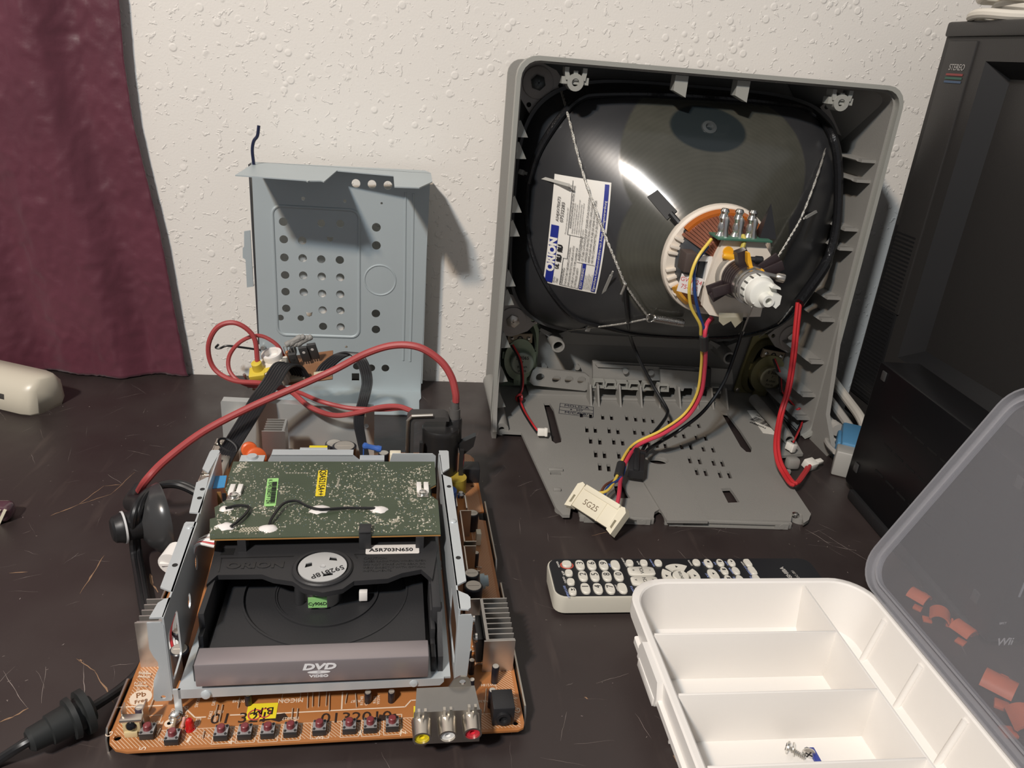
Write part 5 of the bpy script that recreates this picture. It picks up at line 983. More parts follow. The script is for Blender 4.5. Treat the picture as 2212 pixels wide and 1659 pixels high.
# solder joints and pads, too small to pick apart
def inpoly(x, y, P):
    c = False
    for i in range(len(P)):
        (x1, y1), (x2, y2) = P[i-1], P[i]
        if (y1 > y) != (y2 > y) and x < (x2-x1)*(y-y1)/(y2-y1)+x1: c = not c
    return c
random.seed(21)
us = [p[0] for p in go]; vs_ = [p[1] for p in go]
def rnd():
    while True:
        x, y = random.uniform(min(us)+.003, max(us)-.003), random.uniform(min(vs_)+.004, max(vs_)-.003)
        if inpoly(x, y, go) and noise.noise(Vector((x*45, y*45, 0))) > -.25: return x, y
b = B()
for _ in range(1150):
    x, y = rnd(); r = random.uniform(.00028, .00075)
    b.lathe((x, y, ZG), (0, 0, 1), [(0, r), (r*.7, r*.6), (r*.9, 1e-6)], 6)
for _ in range(150):
    x, y = rnd(); L = random.uniform(.0010, .0036); a = random.choice((0, PI/2, PI/4, -PI/4, .6)); w = random.uniform(.00018, .00034); M = T(x, y, ZG) @ Rz(math.degrees(a))
    b.box((-L/2, -w, 0), (L/2, w, .0004), M=M)
    if random.random() < .6: b.lathe(M @ Vector((L/2, 0, 0)), (0, 0, 1), [(0, .00075), (.0006, .0004), (.0007, 1e-6)], 6)
random.seed(33)
for _ in range(26):
    cx_, cy_ = rnd()
    for _k in range(6):
        x, y = cx_+random.gauss(0, .0032), cy_+random.gauss(0, .0028)
        if inpoly(x, y, go): b.lathe((x, y, ZG), (0, 0, 1), [(0, random.uniform(.0007, .0013)), (.0006, .0006), (.0009, 1e-6)], 7); b.box((x, y-.0002, ZG), (x+random.uniform(-.003, .003), y+.0002, ZG+.0004))
for px, n, dx, dy in (((0.0839,0.2187,0.0800), 8, .0024, 0), ((0.0405,0.2204,0.0800), 6, .0006, .0030), ((0.0428,0.2204,0.0800), 6, .0006, .0030), ((0.0447,0.2219,0.0800), 6, .0006, .0030), ((0.1267,0.1973,0.0800), 6, .0002, .0022)):
    for i in range(n): b.box((px[0]+dx*i-.0008, px[1]+dy*i-.0009, ZG), (px[0]+dx*i+.0008, px[1]+dy*i+.0009, ZG+.0003))
props(put('solder_joints', b, mat('solder tin', (.78, .74, .62), .28, .85), gb), None, None, None, 'stuff')
b = B()
for _ in range(420): x, y = rnd(); b.box((x-.0003, y-.0002, ZG), (x+.0003, y+.0002, ZG+.0002))
props(put('blue_grey_pads', b, mat('blue grey pad', (.14, .20, .24), .4), gb), None, None, None, 'stuff')
b = B()
q = [(0.0598,0.1323),(0.0745,0.1331),(0.0742,0.1392),(0.0604,0.1383)]
b.prism(q, ZG, ZG+.0002); put('hatched_pad', b, mat('pale tinned pad', (.72, .66, .52), .45, .3), gb)
b = B()
for i in range(-2, 8):
    a = (q[0][0]+.0022*i, q[0][1]); strip(b, [(a[0], q[0][1]), (a[0]+.0045, q[2][1])], .0004, ZG+.00035); strip(b, [(a[0]+.0045, q[0][1]), (a[0], q[2][1])], .0004, ZG+.00035)
put('hatch_lines', b, MATS['green solder mask'] if 'green solder mask' in MATS else bpy.data.materials['green solder mask'], gb)
def sticker(pq, m, nm):
    (x0, y0), (x1, y1), (x2, y2) = pq; M = basis((x2, y2, ZG+.0003), (x0-x2, y0-y2, 0), (x0-x1, y0-y1, 0)); L = math.hypot(x0-x2, y0-y2); Wd = math.hypot(x0-x1, y0-y1)
    return put(nm, B().sheet(rrect(0, 0, L, Wd, .0008), [], 0, .0002, M=T(0, 0, 0)).mesh(nm), m, dv, M @ T(0, -Wd, 0)), M @ T(0, -Wd, .0004), L, Wd
# stickers: bottom-left, top-left, top-right of the photo read along the long side
s1, M1, L1, W1 = sticker([(0.0723,0.1681),(0.0695,0.2091),(0.0730,0.1681)][:0]+[[(0.0695,0.2091)][0], [(0.0784,0.2091)][0], [(0.0728,0.1667)][0]], mat('lime sticker', (.36, .72, .24), .5), 'green_barcode_label')
def onlab(s, x, y, h, L, Wd, M, par, flip=True): put('lettering', textmesh(s, h, .00005, 'CENTER'), ink_k, par, M @ T(x*L, y*Wd, .0003) @ Rz(180 if flip else 0))
onlab('K 57451350219 1 DV', .5, .72, .0042, L1, W1, M1, s1)
b = B(); x = .08; random.seed(4)
while x < .85: w = random.choice((.008, .016, .024)); b.box((x*L1, W1*.10, .0002), ((x+w)*L1, W1*.52, .0004)); x += w+random.choice((.010, .018))
put('barcode', b, ink_k, s1, M1)
s2, M2, L2, W2 = sticker([[(0.1095,0.2228)][0], [(0.1172,0.2228)][0], [(0.1106,0.1812)][0]], mat('deep yellow sticker', (.86, .66, .02), .5), 'yellow_code_label')
onlab('QSA5215A++', .5, .5, .0072, L2, W2, M2, s2)
# white clips with screws
for p, lo in (((0.0478,0.1873,0.0830), 0), ((0.1970,0.1896,0.0830), 1)):
    u, v = p[0], p[1]
    c = put('white_clip', B().box((u-.0050, v-.004, ZG), (u-.0010, v+.0085, ZG+.0035), .0004).box((u+.0010, v-.004, ZG), (u+.0050, v+.0085, ZG+.0035), .0004).box((u-.0050, v-.0045, ZG), (u+.0050, v-.001, ZG+.002)), white_p, dv)
    put('clip_tab', B().box((u-.0050, v-.0115, ZG), (u+.0045, v-.0035, ZG+.0012), .0003), tin, c)
    put('screw', B().lathe((u, v-.0070, ZG+.0012), (0, 0, 1), [(0, .0042), (.0006, .0042), (.0008, .0030), (.0024, .0030), (.0028, .0022)], 18), steel, c)
# white glue dabs with black jumper wires
glue = mat('white glue', (.84, .80, .77), .45)
def dab(p, w, h, sd):
    random.seed(sd); n = 14; pts = []
    for i in range(n):
        a = 2*PI*i/n; k = .65+.5*random.random(); pts.append((p[0]+w*k*math.cos(a), p[1]+h*k*math.sin(a)))
    vs = [(x, y, ZG) for x, y in pts]+[(p[0]+(x-p[0])*.6, p[1]+(y-p[1])*.6, ZG+.0020) for x, y in pts]+[(p[0], p[1], ZG+.0024)]
    put('glue_dab', B().add(vs, [(i, (i+1) % n, n+(i+1) % n, n+i) for i in range(n)]+[(n+i, n+(i+1) % n, 2*n) for i in range(n)]).mesh('glue_dab', True, 80), glue, dv)
for i, (p, w, h) in enumerate((((0.0448,0.1635,0.0810), .0054, .0038), ((0.0496,0.1401,0.0810), .0080, .0050), ((0.0814,0.1363,0.0810), .0080, .0062), ((0.1163,0.1616,0.0810), .0088, .0060), ((0.1614,0.1609,0.0810), .0074, .0052))): dab(p, w, h, i+2)
put('jumper_wire', B().tube([(0.0451,0.1619,0.0820), (0.0533,0.1641,0.0830), (0.0618,0.1627,0.0830), (0.0624,0.1549,0.0830), (0.0581,0.1430,0.0830), (0.0536,0.1367,0.0820)], .0011, 8), wire_k, dv)
put('jumper_wire', B().tube([(0.0809,0.1397,0.0820), (0.0827,0.1473,0.0840), (0.0882,0.1631,0.0850), (0.0975,0.1670,0.0850), (0.1058,0.1618,0.0840), (0.1160,0.1579,0.0830), (0.1370,0.1611,0.0820), (0.1585,0.1601,0.0820)], .0011, 8), wire_k, dv)
# rear bracket and its lugs
pr = [[(0.0670,0.2394)][0][0], [(0.1373,0.2428)][0][0]]
vr = [(0.0965,0.2444)][0][1]+.004
put('rear_bracket', B().prism([(pr[0]-.003, .066), (pr[1]+.006, .066), (pr[1]+.006, .0755), (pr[1], .0810), (pr[0], .0810), (pr[0]-.003, .0755)], vr, vr+.0012, axis='y').box((pr[0], vr, .0800), (pr[1], vr+.010, .0812)), zinc, dv)
put('bracket_tab', B().box(((pr[0]+pr[1])/2-.012, vr+.010, .0805), ((pr[0]+pr[1])/2+.012, vr+.013, .0815)), zinc, dv)
p0_, p1_ = [(0.0404,0.2366),(0.0607,0.2382)]; l1 = put('rear_lug', B().box((p0_[0], vr-.004, .075), (p1_[0], vr+.007, .0770)).cyl((p0_[0]+.010, vr+.002, .077), (p0_[0]+.010, vr+.002, .0794), .0050, .0042), zinc, dv)
p0_, p1_ = [(0.1431,0.2392),(0.1648,0.2401)]; put('rear_lug', B().box((p0_[0], vr-.002, .075), (p1_[0], vr+.007, .0772)), zinc, dv)
p0_, p1_ = [(0.1720,0.2356),(0.2079,0.2374)]; put('rear_lug', B().prism([(p0_[0]-.004, .068), (p1_[0]+.003, .068), (p1_[0]+.003, .080), (p1_[0], .0825), (p0_[0], .0825)], vr, vr+.0012, axis='y'), zinc, dv)
put('board_support', B().box((.060, .215, .060), (.066, .222, ZG-.002)).box((.190, .215, .060), (.196, .222, ZG-.002)).box((.060, .125, .066), (.066, .130, ZG-.002)).box((.190, .125, .066), (.196, .130, ZG-.002)), blk, dv)
# flat cable with blue stiffener, ribbon at the left of the board
p = [(0.0281,0.2109,0.0820), (0.0371,0.2099,0.0830), (0.0384,0.1933,0.0820), (0.0292,0.1929,0.0810)]
fc = put('flat_cable', B().add([*p, *[(a[0], a[1], a[2]-.0006) for a in p]], [(0, 1, 2, 3), (7, 6, 5, 4), (0, 4, 5, 1), (1, 5, 6, 2), (2, 6, 7, 3), (3, 7, 4, 0)]), mat('blue stiffener', (.05, .26, .52), .4), dv)
for i in range(3): put('cable_strip', B().box((.0335+.0042*i, .188-.002*i, .040), (.0365+.0042*i, .1886-.002*i, .0805)), (mat('amber film', (.30, .15, .05), .4), black_p, MATS['tan board edge'])[i], fc)

# ---------------------------------------------------------------- bent steel back shield
zs = mat('blue grey zinc sheet', (.47, .53, .55), .46, .30, bump=.05, bscale=800, var=.04, vscale=20)
bs = thing('steel_back_shield', 'bent blue grey steel shield sheet with rows of round holes standing against the wall', 'steel sheet', (-.085, .93, 0))
SY = .935; ZL_ = .283
out = [(-.186, .283), (.018, .283), (.017, .20), (.0155, .012), (.0155, .0), (-.188, .0), (-.188, .06)]
def hp(L, r): return [circ(p, r, 18) for p in L]
hs = hp([(-0.1530,0.2161),(-0.1532,0.1951),(-0.1533,0.1730),(-0.1532,0.1512),(-0.1535,0.1301),(-0.1534,0.1087)], .0050)+hp([(-0.1317,0.1948),(-0.1318,0.1733),(-0.1318,0.1519),(-0.1318,0.1305)], .0050)+hp([(-0.1099,0.1730),(-0.1097,0.1515),(-0.1096,0.1297),(-0.1094,0.1084),(-0.1092,0.0868)], .0050)+hp([(-0.0878,0.1732),(-0.0875,0.1514),(-0.0877,0.1298),(-0.0876,0.1085),(-0.0875,0.0870)], .0050)
hs += hp([(-0.0443,0.2155),(-0.0441,0.1935),(-0.0439,0.1066),(-0.0437,0.0853)], .0053)+hp([(-0.0683,0.2660),(-0.0498,0.2661),(-0.0313,0.2661)], .0050)+hp([(-0.0675,0.0340),(-0.0492,0.0323),(-0.0311,0.0326)], .0050)+hp([(-0.1608,0.0963),(-0.1362,0.0967)], .0040)+hp([(-0.0808,0.0604)], .0017)+hp([(-0.0383,0.2446)], .0014)+hp([(-0.1292,0.2449)], .0022)+hp([(-0.0812,0.2448)], .0020)+hp([(-0.1090,0.2169),(-0.0869,0.2176)], .0046)
for c in [(-0.0990,0.1996),(-0.1258,0.1032)]: hs.append([(c[0]-.004, c[1]+.002), (c[0]-.003, c[1]-.003), (c[0], c[1]-.0045), (c[0]+.003, c[1]-.003), (c[0]+.004, c[1]+.002), (c[0]+.0015, c[1]+.001), (c[0]-.0015, c[1]+.001)])
hs.append([(-0.0740,0.0240),(-0.0645,0.0243),(-0.0645,0.0138),(-0.0740,0.0136)])
pan = put('main_panel', B().sheet(out, hs, SY-.0006, SY+.0006, axis='y'), zs, bs)
def ridge(pts, r, closed=True): put('pressed_ridge', B().tube([(p[0], SY-.0002, p[1]) for p in pts]+([(pts[0][0], SY-.0002, pts[0][1])] if closed else []), r, 10, sub=0), zs, pan)
e = [(-0.1628,0.2346),(-0.0646,0.2343),(-0.0645,0.0717),(-0.1674,0.0740)]; ridge(rrect((e[0][0]+e[3][0])/2, e[3][1], e[1][0], e[0][1], .010), .0020)
c = [(-0.0392,0.1502)][0]; ridge(circ(c, .0190, 36), .0013)
ridge([(-0.0105,0.2593),(-0.0086,0.1307),(-0.0084,0.0444)], .0016, False); ridge([(-0.0012,0.2582),(0.0006,0.1311),(0.0005,0.0434)], .0016, False)
tp_ = [(-0.1834,0.8374),(-0.1814,0.9351),(0.0118,0.9551),(0.0187,0.9359),(0.0193,0.8751),(0.0050,0.8301),(-0.0209,0.8263),(-0.0241,0.9004),(-0.0877,0.9115),(-0.0933,0.8311),(-0.0966,0.8358),(-0.1083,0.8312),(-0.1093,0.8249),(-0.1122,0.8327)]
put('top_lip', B().prism(tp_, ZL_-.0012, ZL_), zs, bs)
bf = [(-0.1800,0.8735),(-0.1732,0.8420),(0.0132,0.8577),(0.0019,0.9088),(0.0083,0.9325),(0.0174,0.9331)]
put('bottom_flange', B().sheet([(-.188, .935), (-.188, .862), (.0135, .862), (.0135, .905), (.0160, .912), (.0155, .935)], [circ(p, .0050, 16, .0050) for p in [(-0.0696,0.9469),(-0.0503,0.9482),(-0.0315,0.9495)]], .0003, .0014), zs, bs)
put('side_flange', B().sheet([(.935, .283), (.965, .275), (.965, .22), (.958, .20), (.965, .17), (.965, .10), (.958, .08), (.962, .03), (.935, .012)], [circ((.952, .14), .004, 14)], .0160, .0172, axis='x'), zs, bs)
put('side_tab', B().prism([(-0.1988,0.2019),(-0.1918,0.2034),(-0.1917,0.1345),(-0.1994,0.1330),(-0.1991,0.1677),(-0.2022,0.1698),(-0.2016,0.1817),(-0.1999,0.1835)], .936, .938, axis='y'), zs, bs)
put('edge_strip', B().box((-.1895, .934, .06), (-.1880, .948, .28)), mat('dark cut edge', (.05, .05, .055), .5), bs)
p = (-0.1830,0.9300,0.0567); put('screw', B().lathe((p[0], .932, p[2]), (0, -1, .2), [(0, .003), (.006, .0025)], 10), tin, bs)
put('stub_wire', B().tube([(*(-0.1795,0.9150,0.2848)[:2], ZL_), (-0.1803,0.9150,0.2983), (-0.1783,0.9150,0.3083), (-0.1740,0.9150,0.3145), (-0.1720,0.9150,0.3254)], .0018, 8), mat('navy wire', (.012, .016, .05), .35), bs)
put('hook_wire', B().tube([(-0.2351,0.9250,0.0616), (-0.2387,0.9250,0.0572), (-0.2332,0.9250,0.0568), (-0.2253,0.9250,0.0601), (-0.2094,0.9280,0.0577), (-0.1873,0.9340,0.0525)], .0014, 8), wire_k, bs)
# ---------------------------------------------------------------- neck board with ribbons
nbd = thing('tube_socket_board', 'small brown circuit board with white tube socket and grey resistors, hanging on black ribbon cables', 'circuit board', (-.13, .82, .05))
o = Vector((-0.1286,0.8150,0.0750)); M = basis(o, Vector((-0.0839,0.8150,0.0821))-Vector((-0.1736,0.8150,0.0657)), Vector((0, .9, .42)))
put('board', B().box((-.044, -.020, -.0008), (.044, .024, .0008), .0003, M), mat('brown board', (.26, .125, .06), .5, var=.2, vscale=80), nbd)
sk = put('tube_socket', B().box((-.041, -.018, .0005), (-.002, .006, .020), .0012, M).box((-.041, -.021, .0005), (-.004, -.016, .011), .001, M), cream_p, nbd); sk.data.materials[0] = mat('ivory socket', (.76, .71, .62), .42)
put('socket_ring', B().lathe(M @ Vector((-.018, .006, .018)), M.to_3x3() @ Vector((0, .2, 1)), [(0, .0105), (.006, .0115), (.008, .0110), (.008, .0075), (.002, .0070)], 28), white_p, sk)
put('socket_slot', B().box((-.016, -.0216, .002), (-.010, -.0205, .008), M=M), mat('slot shade', (.10, .10, .09), .7), sk)
for s in range(6): put('vent_slot', B().box((-.006, -.010+.0022*s, .0195), (.001, -.0088+.0022*s, .0203), M=M @ T(-.002, 0, 0)), MATS['slot shade'], sk)
put('yellow_cap', B().box((-.042, -.0205, .011), (-.025, -.006, .0215), .001, M).lathe(M @ Vector((-.032, -.010, .020)), M.to_3x3() @ Vector((0, .1, 1)), [(0, .0062), (.010, .0055), (.011, .0035)], 18).prism([(-.026, -.018), (-.018, -.012), (-.018, -.009), (-.026, -.010)], .015, .021, M), mat('mustard plastic', (.72, .55, .06), .45), sk)
for i, (x, y, w, h) in enumerate(((.004, .002, .0085, .022), (.0165, .006, .0095, .026), (.026, .008, .0095, .027))):
    t = put('transistor', B().box((x-w/2, y, .006), (x+w/2, y+.0035, h+.002), .0005, M), mat('charcoal epoxy', (.055, .055, .055), .55), nbd)
    put('tab_hole', B().cyl(M @ Vector((x, y-.0003, h-.005)), M @ Vector((x, y+.001, h-.005)), .0017, n=12), white_p if i else MATS['charcoal epoxy'], t)
    for k in (-1, 0, 1): put('pin', B().box((x+k*.0026-.0004, y+.001, .0005), (x+k*.0026+.0004, y+.002, .007), M=M), solder, t)
for i in range(4): put('power_resistor', B().lathe(M @ Vector((-.001+.0035*i, .010+.001*i, .030-.001*i+(.002 if i < 2 else 0))), M.to_3x3() @ Vector((1, .5, .1)), [(0, .0024), (.001, .0032), (.005, .0034), (.006, .0028), (.014, .0028), (.016, .0034), (.019, .0030), (.020, .001)], 12).tube([M @ Vector((-.001+.0035*i, .010+.001*i, .030)), M @ Vector((-.004+.0035*i, .010, .028)), M @ Vector((-.004+.0035*i, .010, .001))], .0005, 6), mat('grey ceramic', (.30, .29, .27), .6), nbd)
put('orange_disc', B().lathe(M @ Vector((-.006, .014, .010)), M.to_3x3() @ Vector((1, -.4, 0)), [(0, .004), (.001, .008), (.004, .008), (.005, .004)], 18), mat('tan epoxy', (.50, .20, .08), .5), nbd)
put('black_disc', B().lathe(M @ Vector((-.001, .018, .012)), M.to_3x3() @ Vector((1, -.4, 0)), [(0, .004), (.001, .007), (.004, .007)], 18), black_p, nbd)
put('spark_pin', B().cyl(M @ Vector((-.048, -.010, -.004)), M @ Vector((-.049, -.010, .016)), .0018, .0016).box((-.051, -.013, -.004), (-.045, -.007, .004), .0005, M), tin, nbd)
for x in (.004, .034): put('ribbon_plug', B().box((x-.010, -.017, 0), (x+.010, -.010, .005), .0005, M), mat('straw plug', (.60, .54, .40), .45), nbd)
wk = mat('satin black ribbon', (.016, .016, .018), .38)
def ribbon(name, pts, n, w0, w1, r, tw=0):
    b = B()
    P = [Vector(p) for p in pts]; m = len(P)
    for k in range(n):
        q = []
        for i, p in enumerate(P):
            s = i/(m-1); w = w0+(w1-w0)*s; a = tw*s
            q.append(p+Vector((math.cos(a), -.35*math.cos(a)+math.sin(a)*.6, 0))*((k-(n-1)/2)*w))
        b.tube(q, r, 6)
    put(name, b, wk, nbd)
ribbon('ribbon_cable', [(-0.1184,0.8000,0.0761),(-0.1254,0.7960,0.0896),(-0.1347,0.7820,0.0951),(-0.1401,0.7420,0.0918),(-0.1461,0.7110,0.0877),(-0.1543,0.6930,0.0750),(-0.1663,0.6730,0.0565),(-0.1716,0.6520,0.0467),(-0.1762,0.6280,0.0362)], 7, .0031, .0021, .0016)
put('ribbon_tie', B().tube([Vector((-0.1689,0.6700,0.0581))+Vector((.0092*math.cos(i*PI/10), -.004*math.cos(i*PI/10)+.003*math.sin(i*PI/10), .0045*math.sin(i*PI/10)-.002*math.cos(i*PI/10))) for i in range(21)], .0012, 6, sub=0), wk, nbd)
ribbon('ribbon_cable', [(-0.0977,0.8020,0.0759),(-0.0916,0.8120,0.0842),(-0.0780,0.8250,0.0918),(-0.0624,0.8220,0.0958),(-0.0520,0.8120,0.0883),(-0.0457,0.7850,0.0793),(-0.0447,0.7220,0.0881),(-0.0488,0.7000,0.0741),(-0.0458,0.6900,0.0586),(-0.0399,0.6760,0.0403)], 5, .0030, .0026, .0017, 1.1)
# thin red wires from the socket to the line transformer
r1 = [(-0.1629,0.7960,0.0905),(-0.1664,0.8000,0.1199),(-0.1837,0.8000,0.1349),(-0.2029,0.8000,0.1295),(-0.2140,0.8000,0.1075),(-0.2101,0.8000,0.0824),(-0.1878,0.7900,0.0727),(-0.1535,0.7750,0.0770),(-0.1224,0.7450,0.0827),(-0.0980,0.7100,0.0819),(-0.0740,0.7040,0.0757),(-0.0512,0.7020,0.0798),(-0.0284,0.7000,0.0875),(-0.0102,0.6980,0.0899),(0.0036,0.6920,0.0880)]
r2 = [(-0.1393,0.8220,0.0864),(-0.1466,0.8220,0.1033),(-0.1650,0.8220,0.1135),(-0.1836,0.8150,0.1083),(-0.1961,0.8120,0.0917),(-0.1942,0.8050,0.0754),(-0.1771,0.7950,0.0665),(-0.1441,0.7750,0.0719),(-0.1155,0.7450,0.0819),(-0.0882,0.7120,0.0873),(-0.0628,0.7060,0.0837),(-0.0422,0.7040,0.0832),(-0.0216,0.7020,0.0846),(-0.0056,0.6980,0.0880),(0.0059,0.6900,0.0880)]
put('red_wire', B().tube(r1, .0027, 8), wire_rd, nbd); put('red_wire', B().tube(r2, .0023, 8), wire_rd, nbd)
# ---------------------------------------------------------------- anode cable and cup
an = thing('anode_cable', 'thick dull red cable arching from the black line transformer to a black rubber suction cup', 'cable', (-.22, .6, 0))
put('red_cable', B().tube([(-0.2398,0.6313,0.0300)]+[(-0.2253,0.6150,0.0529),(-0.2122,0.6300,0.0647),(-0.1855,0.6550,0.0802),(-0.1475,0.6750,0.0962),(-0.1068,0.6900,0.1117),(-0.0729,0.7000,0.1259),(-0.0422,0.7000,0.1443),(-0.0159,0.6980,0.1546),(0.0084,0.6940,0.1551),(0.0286,0.6900,0.1440),(0.0399,0.6860,0.1296),(0.0449,0.6820,0.1139),(0.0459,0.6820,0.1040)], .0036, 10), wire_rd, an)
rub = mat('black rubber', (.016, .016, .017), .42); rub2 = mat('thin grey rubber', (.045, .045, .046), .25)
d0 = Vector((-0.2105,0.5840,0.0318)); ax = Vector((-.86, -.50, .02)).normalized()
put('cup_skirt', B().lathe(d0, ax, [(-.006, .0310), (-.005, .0312), (.002, .0285), (.009, .0210), (.014, .0115), (.016, .0095)], 40), rub2, an)
put('cup_nub', B().lathe(d0, ax, [(.006, .0098), (.012, .0130), (.020, .0125), (.023, .0122), (.0245, .0132), (.027, .0132), (.029, .0122), (.033, .0112), (.035, .0085)], 30), rub, an)
put('rim_highlight_ring', B().lathe(d0, ax, [(.0246, .0132), (.0246, .0138), (.0262, .0138), (.0262, .0132)], 30), mat('painted rim highlight', (.7, .7, .7), .4), an)  # pale band paints the highlight along the nub's rim, not a separate part
n0 = d0+ax*.016; put('cable_boot', B().tube([n0+Vector((.002, .004, .002)), n0+Vector((.0, .016, .008)), Vector((-0.2428,0.6198,0.0260)), Vector((-0.2404,0.6377,0.0310))], .0085, 14, rs=lambda s: 1.15-.45*s), rub, an)
# ---------------------------------------------------------------- power cord
pcd = thing('black_mains_cable', 'black power cord with a moulded strain relief lying along the left of the circuit board', 'cord', (-.2, .45, 0))
cp = [(-0.2457,0.3589,0.0050),(-0.2387,0.3658,0.0050),(-0.2227,0.3687,0.0155),(-0.2092,0.3811,0.0155),(-0.1950,0.3942,0.0155),(-0.1862,0.4196,0.0070),(-0.1801,0.4385,0.0050),(-0.1806,0.4585,0.0050),(-0.1887,0.4831,0.0050),(-0.2002,0.5097,0.0050),(-0.2145,0.5445,0.0050),(-0.2247,0.5689,0.0080),(-0.2243,0.5694,0.0240),(-0.2208,0.5673,0.0460),(-0.2181,0.5805,0.0560),(-0.2109,0.5985,0.0560),(-0.1966,0.6052,0.0540),(-0.1801,0.5998,0.0500),(-0.1689,0.5946,0.0440)]
for k in (-1, 1): put('cord_core', B().tube([Vector(p)+Vector((.0011*k, .0014*k, 0)) for p in cp], .0031, 10), wire_k, pcd)
a, c = Vector((-0.2227,0.3687,0.0155)), Vector((-0.1950,0.3942,0.0155)); d = (c-a).normalized(); L = (c-a).length
put('strain_relief', B().lathe(a, d, [(0, .0060), (.002, .0078), (L*.30, .0085), (L*.32, .0098), (L*.60, .0105), (L*.62, .0135), (L*.70, .0140), (L*.71, .0105), (L*.80, .0105), (L*.81, .0148), (L*.92, .0150), (L*.93, .0095), (L, .0080)], 14), mat('moulded black vinyl', (.018, .020, .020), .5), pcd)
# ---------------------------------------------------------------- power strip, small packet
ps = thing('power_strip', 'beige plastic power strip end with outlet slots near the curtain', 'power strip', (-.46, .86, 0))
beige = mat('beige plastic', (.62, .57, .46), .35)
o = Vector((-.427, .835, 0)); M = Matrix(((-.919, .395, 0, o.x), (.395, .919, 0, o.y), (0, 0, 1, 0), (0, 0, 0, 1)))
pro = [(0, .003), (.003, 0), (.052, 0), (.056, .006), (.054, .028), (.044, .040), (.018, .042), (.004, .030)]
vs = []; secs = [(-.006, .62), (-.001, .9), (.010, 1), (.26, 1)]
for x, k in secs: vs += [(x, .028+(a-.028)*k, .0+(c)*(.80+.20*k)) for a, c in pro]
n = len(pro); fs = [tuple(range(n)), tuple(range(3*n, 4*n))[::-1]]+[(r*n+i, r*n+(i+1) % n, r*n+n+(i+1) % n, r*n+n+i) for r in range(3) for i in range(n)]
put('body', B().add(vs, fs, M).mesh('body', True, 80), beige, ps)
put('face_panel', B().box((.020, -.0008, .006), (.25, .001, .026), .0004, M @ T(0, .0012, .001) @ Rx(-8)), mat('beige face', (.54, .49, .39), .45), ps)
for x in (.030, .046, .085, .10): put('outlet_slot', B().box((x, -.0014, .014), (x+.007, .002, .021), .0004, M @ T(0, .0012, .001) @ Rx(-8)), mat('dark slot', (.05, .045, .04), .7), ps)
pk = (-0.3665,0.6321,0.0040); tr = thing('striped_packet', 'small rounded maroon and cream striped packet at the left edge', 'packet', (pk[0], pk[1], 0))
put('body', B().box((pk[0]-.030, pk[1]-.010, 0), (pk[0]+.017, pk[1]+.010, .016), .0065, seg=4), mat('maroon vinyl', (.10, .045, .06), .2, coat=.5), tr)
for i in range(3): put('cream_stripe', B().box((-.0012, -.0085, -.001), (.0012, .0085, .0004), M=T(pk[0]+.002+.005*i, pk[1]-.0098, .008) @ Rx(90) @ Rz(-28)), cream_p, tr)
# ---------------------------------------------------------------- remote control
rm = thing('remote_control', 'black faced remote control with cream buttons and cream sides, behind the white box', 'remote control', (.24, .52, 0))
q = [(0.1257,0.5421),(0.1229,0.4910),(0.3458,0.5427),(0.3543,0.5237)]
RX0, RX1, RY0, RY1 = q[0][0]-.004, q[0][0]+.238, q[1][1]+.001, q[0][1]
cr = mat('remote cream plastic', (.66, .63, .54), .35)
bo_ = rrect(RX0, RY0-.001, RX1, RY1+.001, .010)
def loft(loops, zs_, cap=True):
    vs = []; fs = []; n = len(loops[0])
    for l, z in zip(loops, zs_): vs += [(x, y, z) for x, y in l]
    for k in range(len(loops)-1):
        for i in range(n): j = (i+1) % n; fs.append((k*n+i, k*n+j, k*n+n+j, k*n+n+i))
    if cap: fs += [tuple(range(n))[::-1], tuple(range((len(loops)-1)*n, len(loops)*n))]
    return B().add(vs, fs)
put('body', loft([rrect(RX0+.006, RY0+.006, RX1-.006, RY1-.006, .008), rrect(RX0+.001, RY0, RX1-.001, RY1, .009), rrect(RX0, RY0-.001, RX1, RY1+.001, .010), rrect(RX0+.0004, RY0-.0006, RX1-.0004, RY1+.0006, .010)], [0, .004, .017, .0200]), cr, rm)
fp = put('face_plate', loft([rrect(RX0+.0012, RY0+.0008, RX1-.0012, RY1-.0006, .009), rrect(RX0+.0015, RY0+.0012, RX1-.0015, RY1-.001, .009)], [.018, .0215]), mat('remote black face', (.014, .015, .018), .36), rm)
def btn(p, w, h, r=None, rot=0, m=None, nm='button'):
    n = 20; e = 2.6 if r is None else r; l = [(w*math.copysign(abs(math.cos(t))**(2/e), math.cos(t)), h*math.copysign(abs(math.sin(t))**(2/e), math.sin(t))) for t in [2*PI*i/n for i in range(n)]]
    bb = loft([l, l, [(a*.86, c*.86) for a, c in l]], [0, .0014, .0022]); return put(nm, bb, m or mat('button rubber', (.72, .69, .61), .45), rm, T(p[0], p[1], .0214) @ Rz(rot))
def rt(s, p, h, par=None, m=ink_k, rot=90, dz=.0024, **k): put('lettering', textmesh(s, h, .00005, **k), m, par or fp, T(p[0], p[1], .0214+dz) @ Rz(rot))
for s, p in (('3', (0.1497,0.5310,0.0235)), ('6', (0.1599,0.5309,0.0235)), ('9', (0.1704,0.5308,0.0235)), ('', (0.1808,0.5308,0.0235)), ('2', (0.1493,0.5159,0.0235)), ('5', (0.1594,0.5158,0.0235)), ('8', (0.1698,0.5157,0.0235)), ('0', (0.1802,0.5159,0.0235)), ('1', (0.1482,0.4998,0.0235)), ('4', (0.1586,0.4996,0.0235)), ('7', (0.1689,0.4995,0.0235)), ('', (0.1794,0.4998,0.0235))):
    b_ = btn(p, .0039, .0066)
    if s: rt(s, (p[0], p[1]+.0012), .0078, b_)
blue_i = mat('pale blue print', (.30, .38, .72), .6)
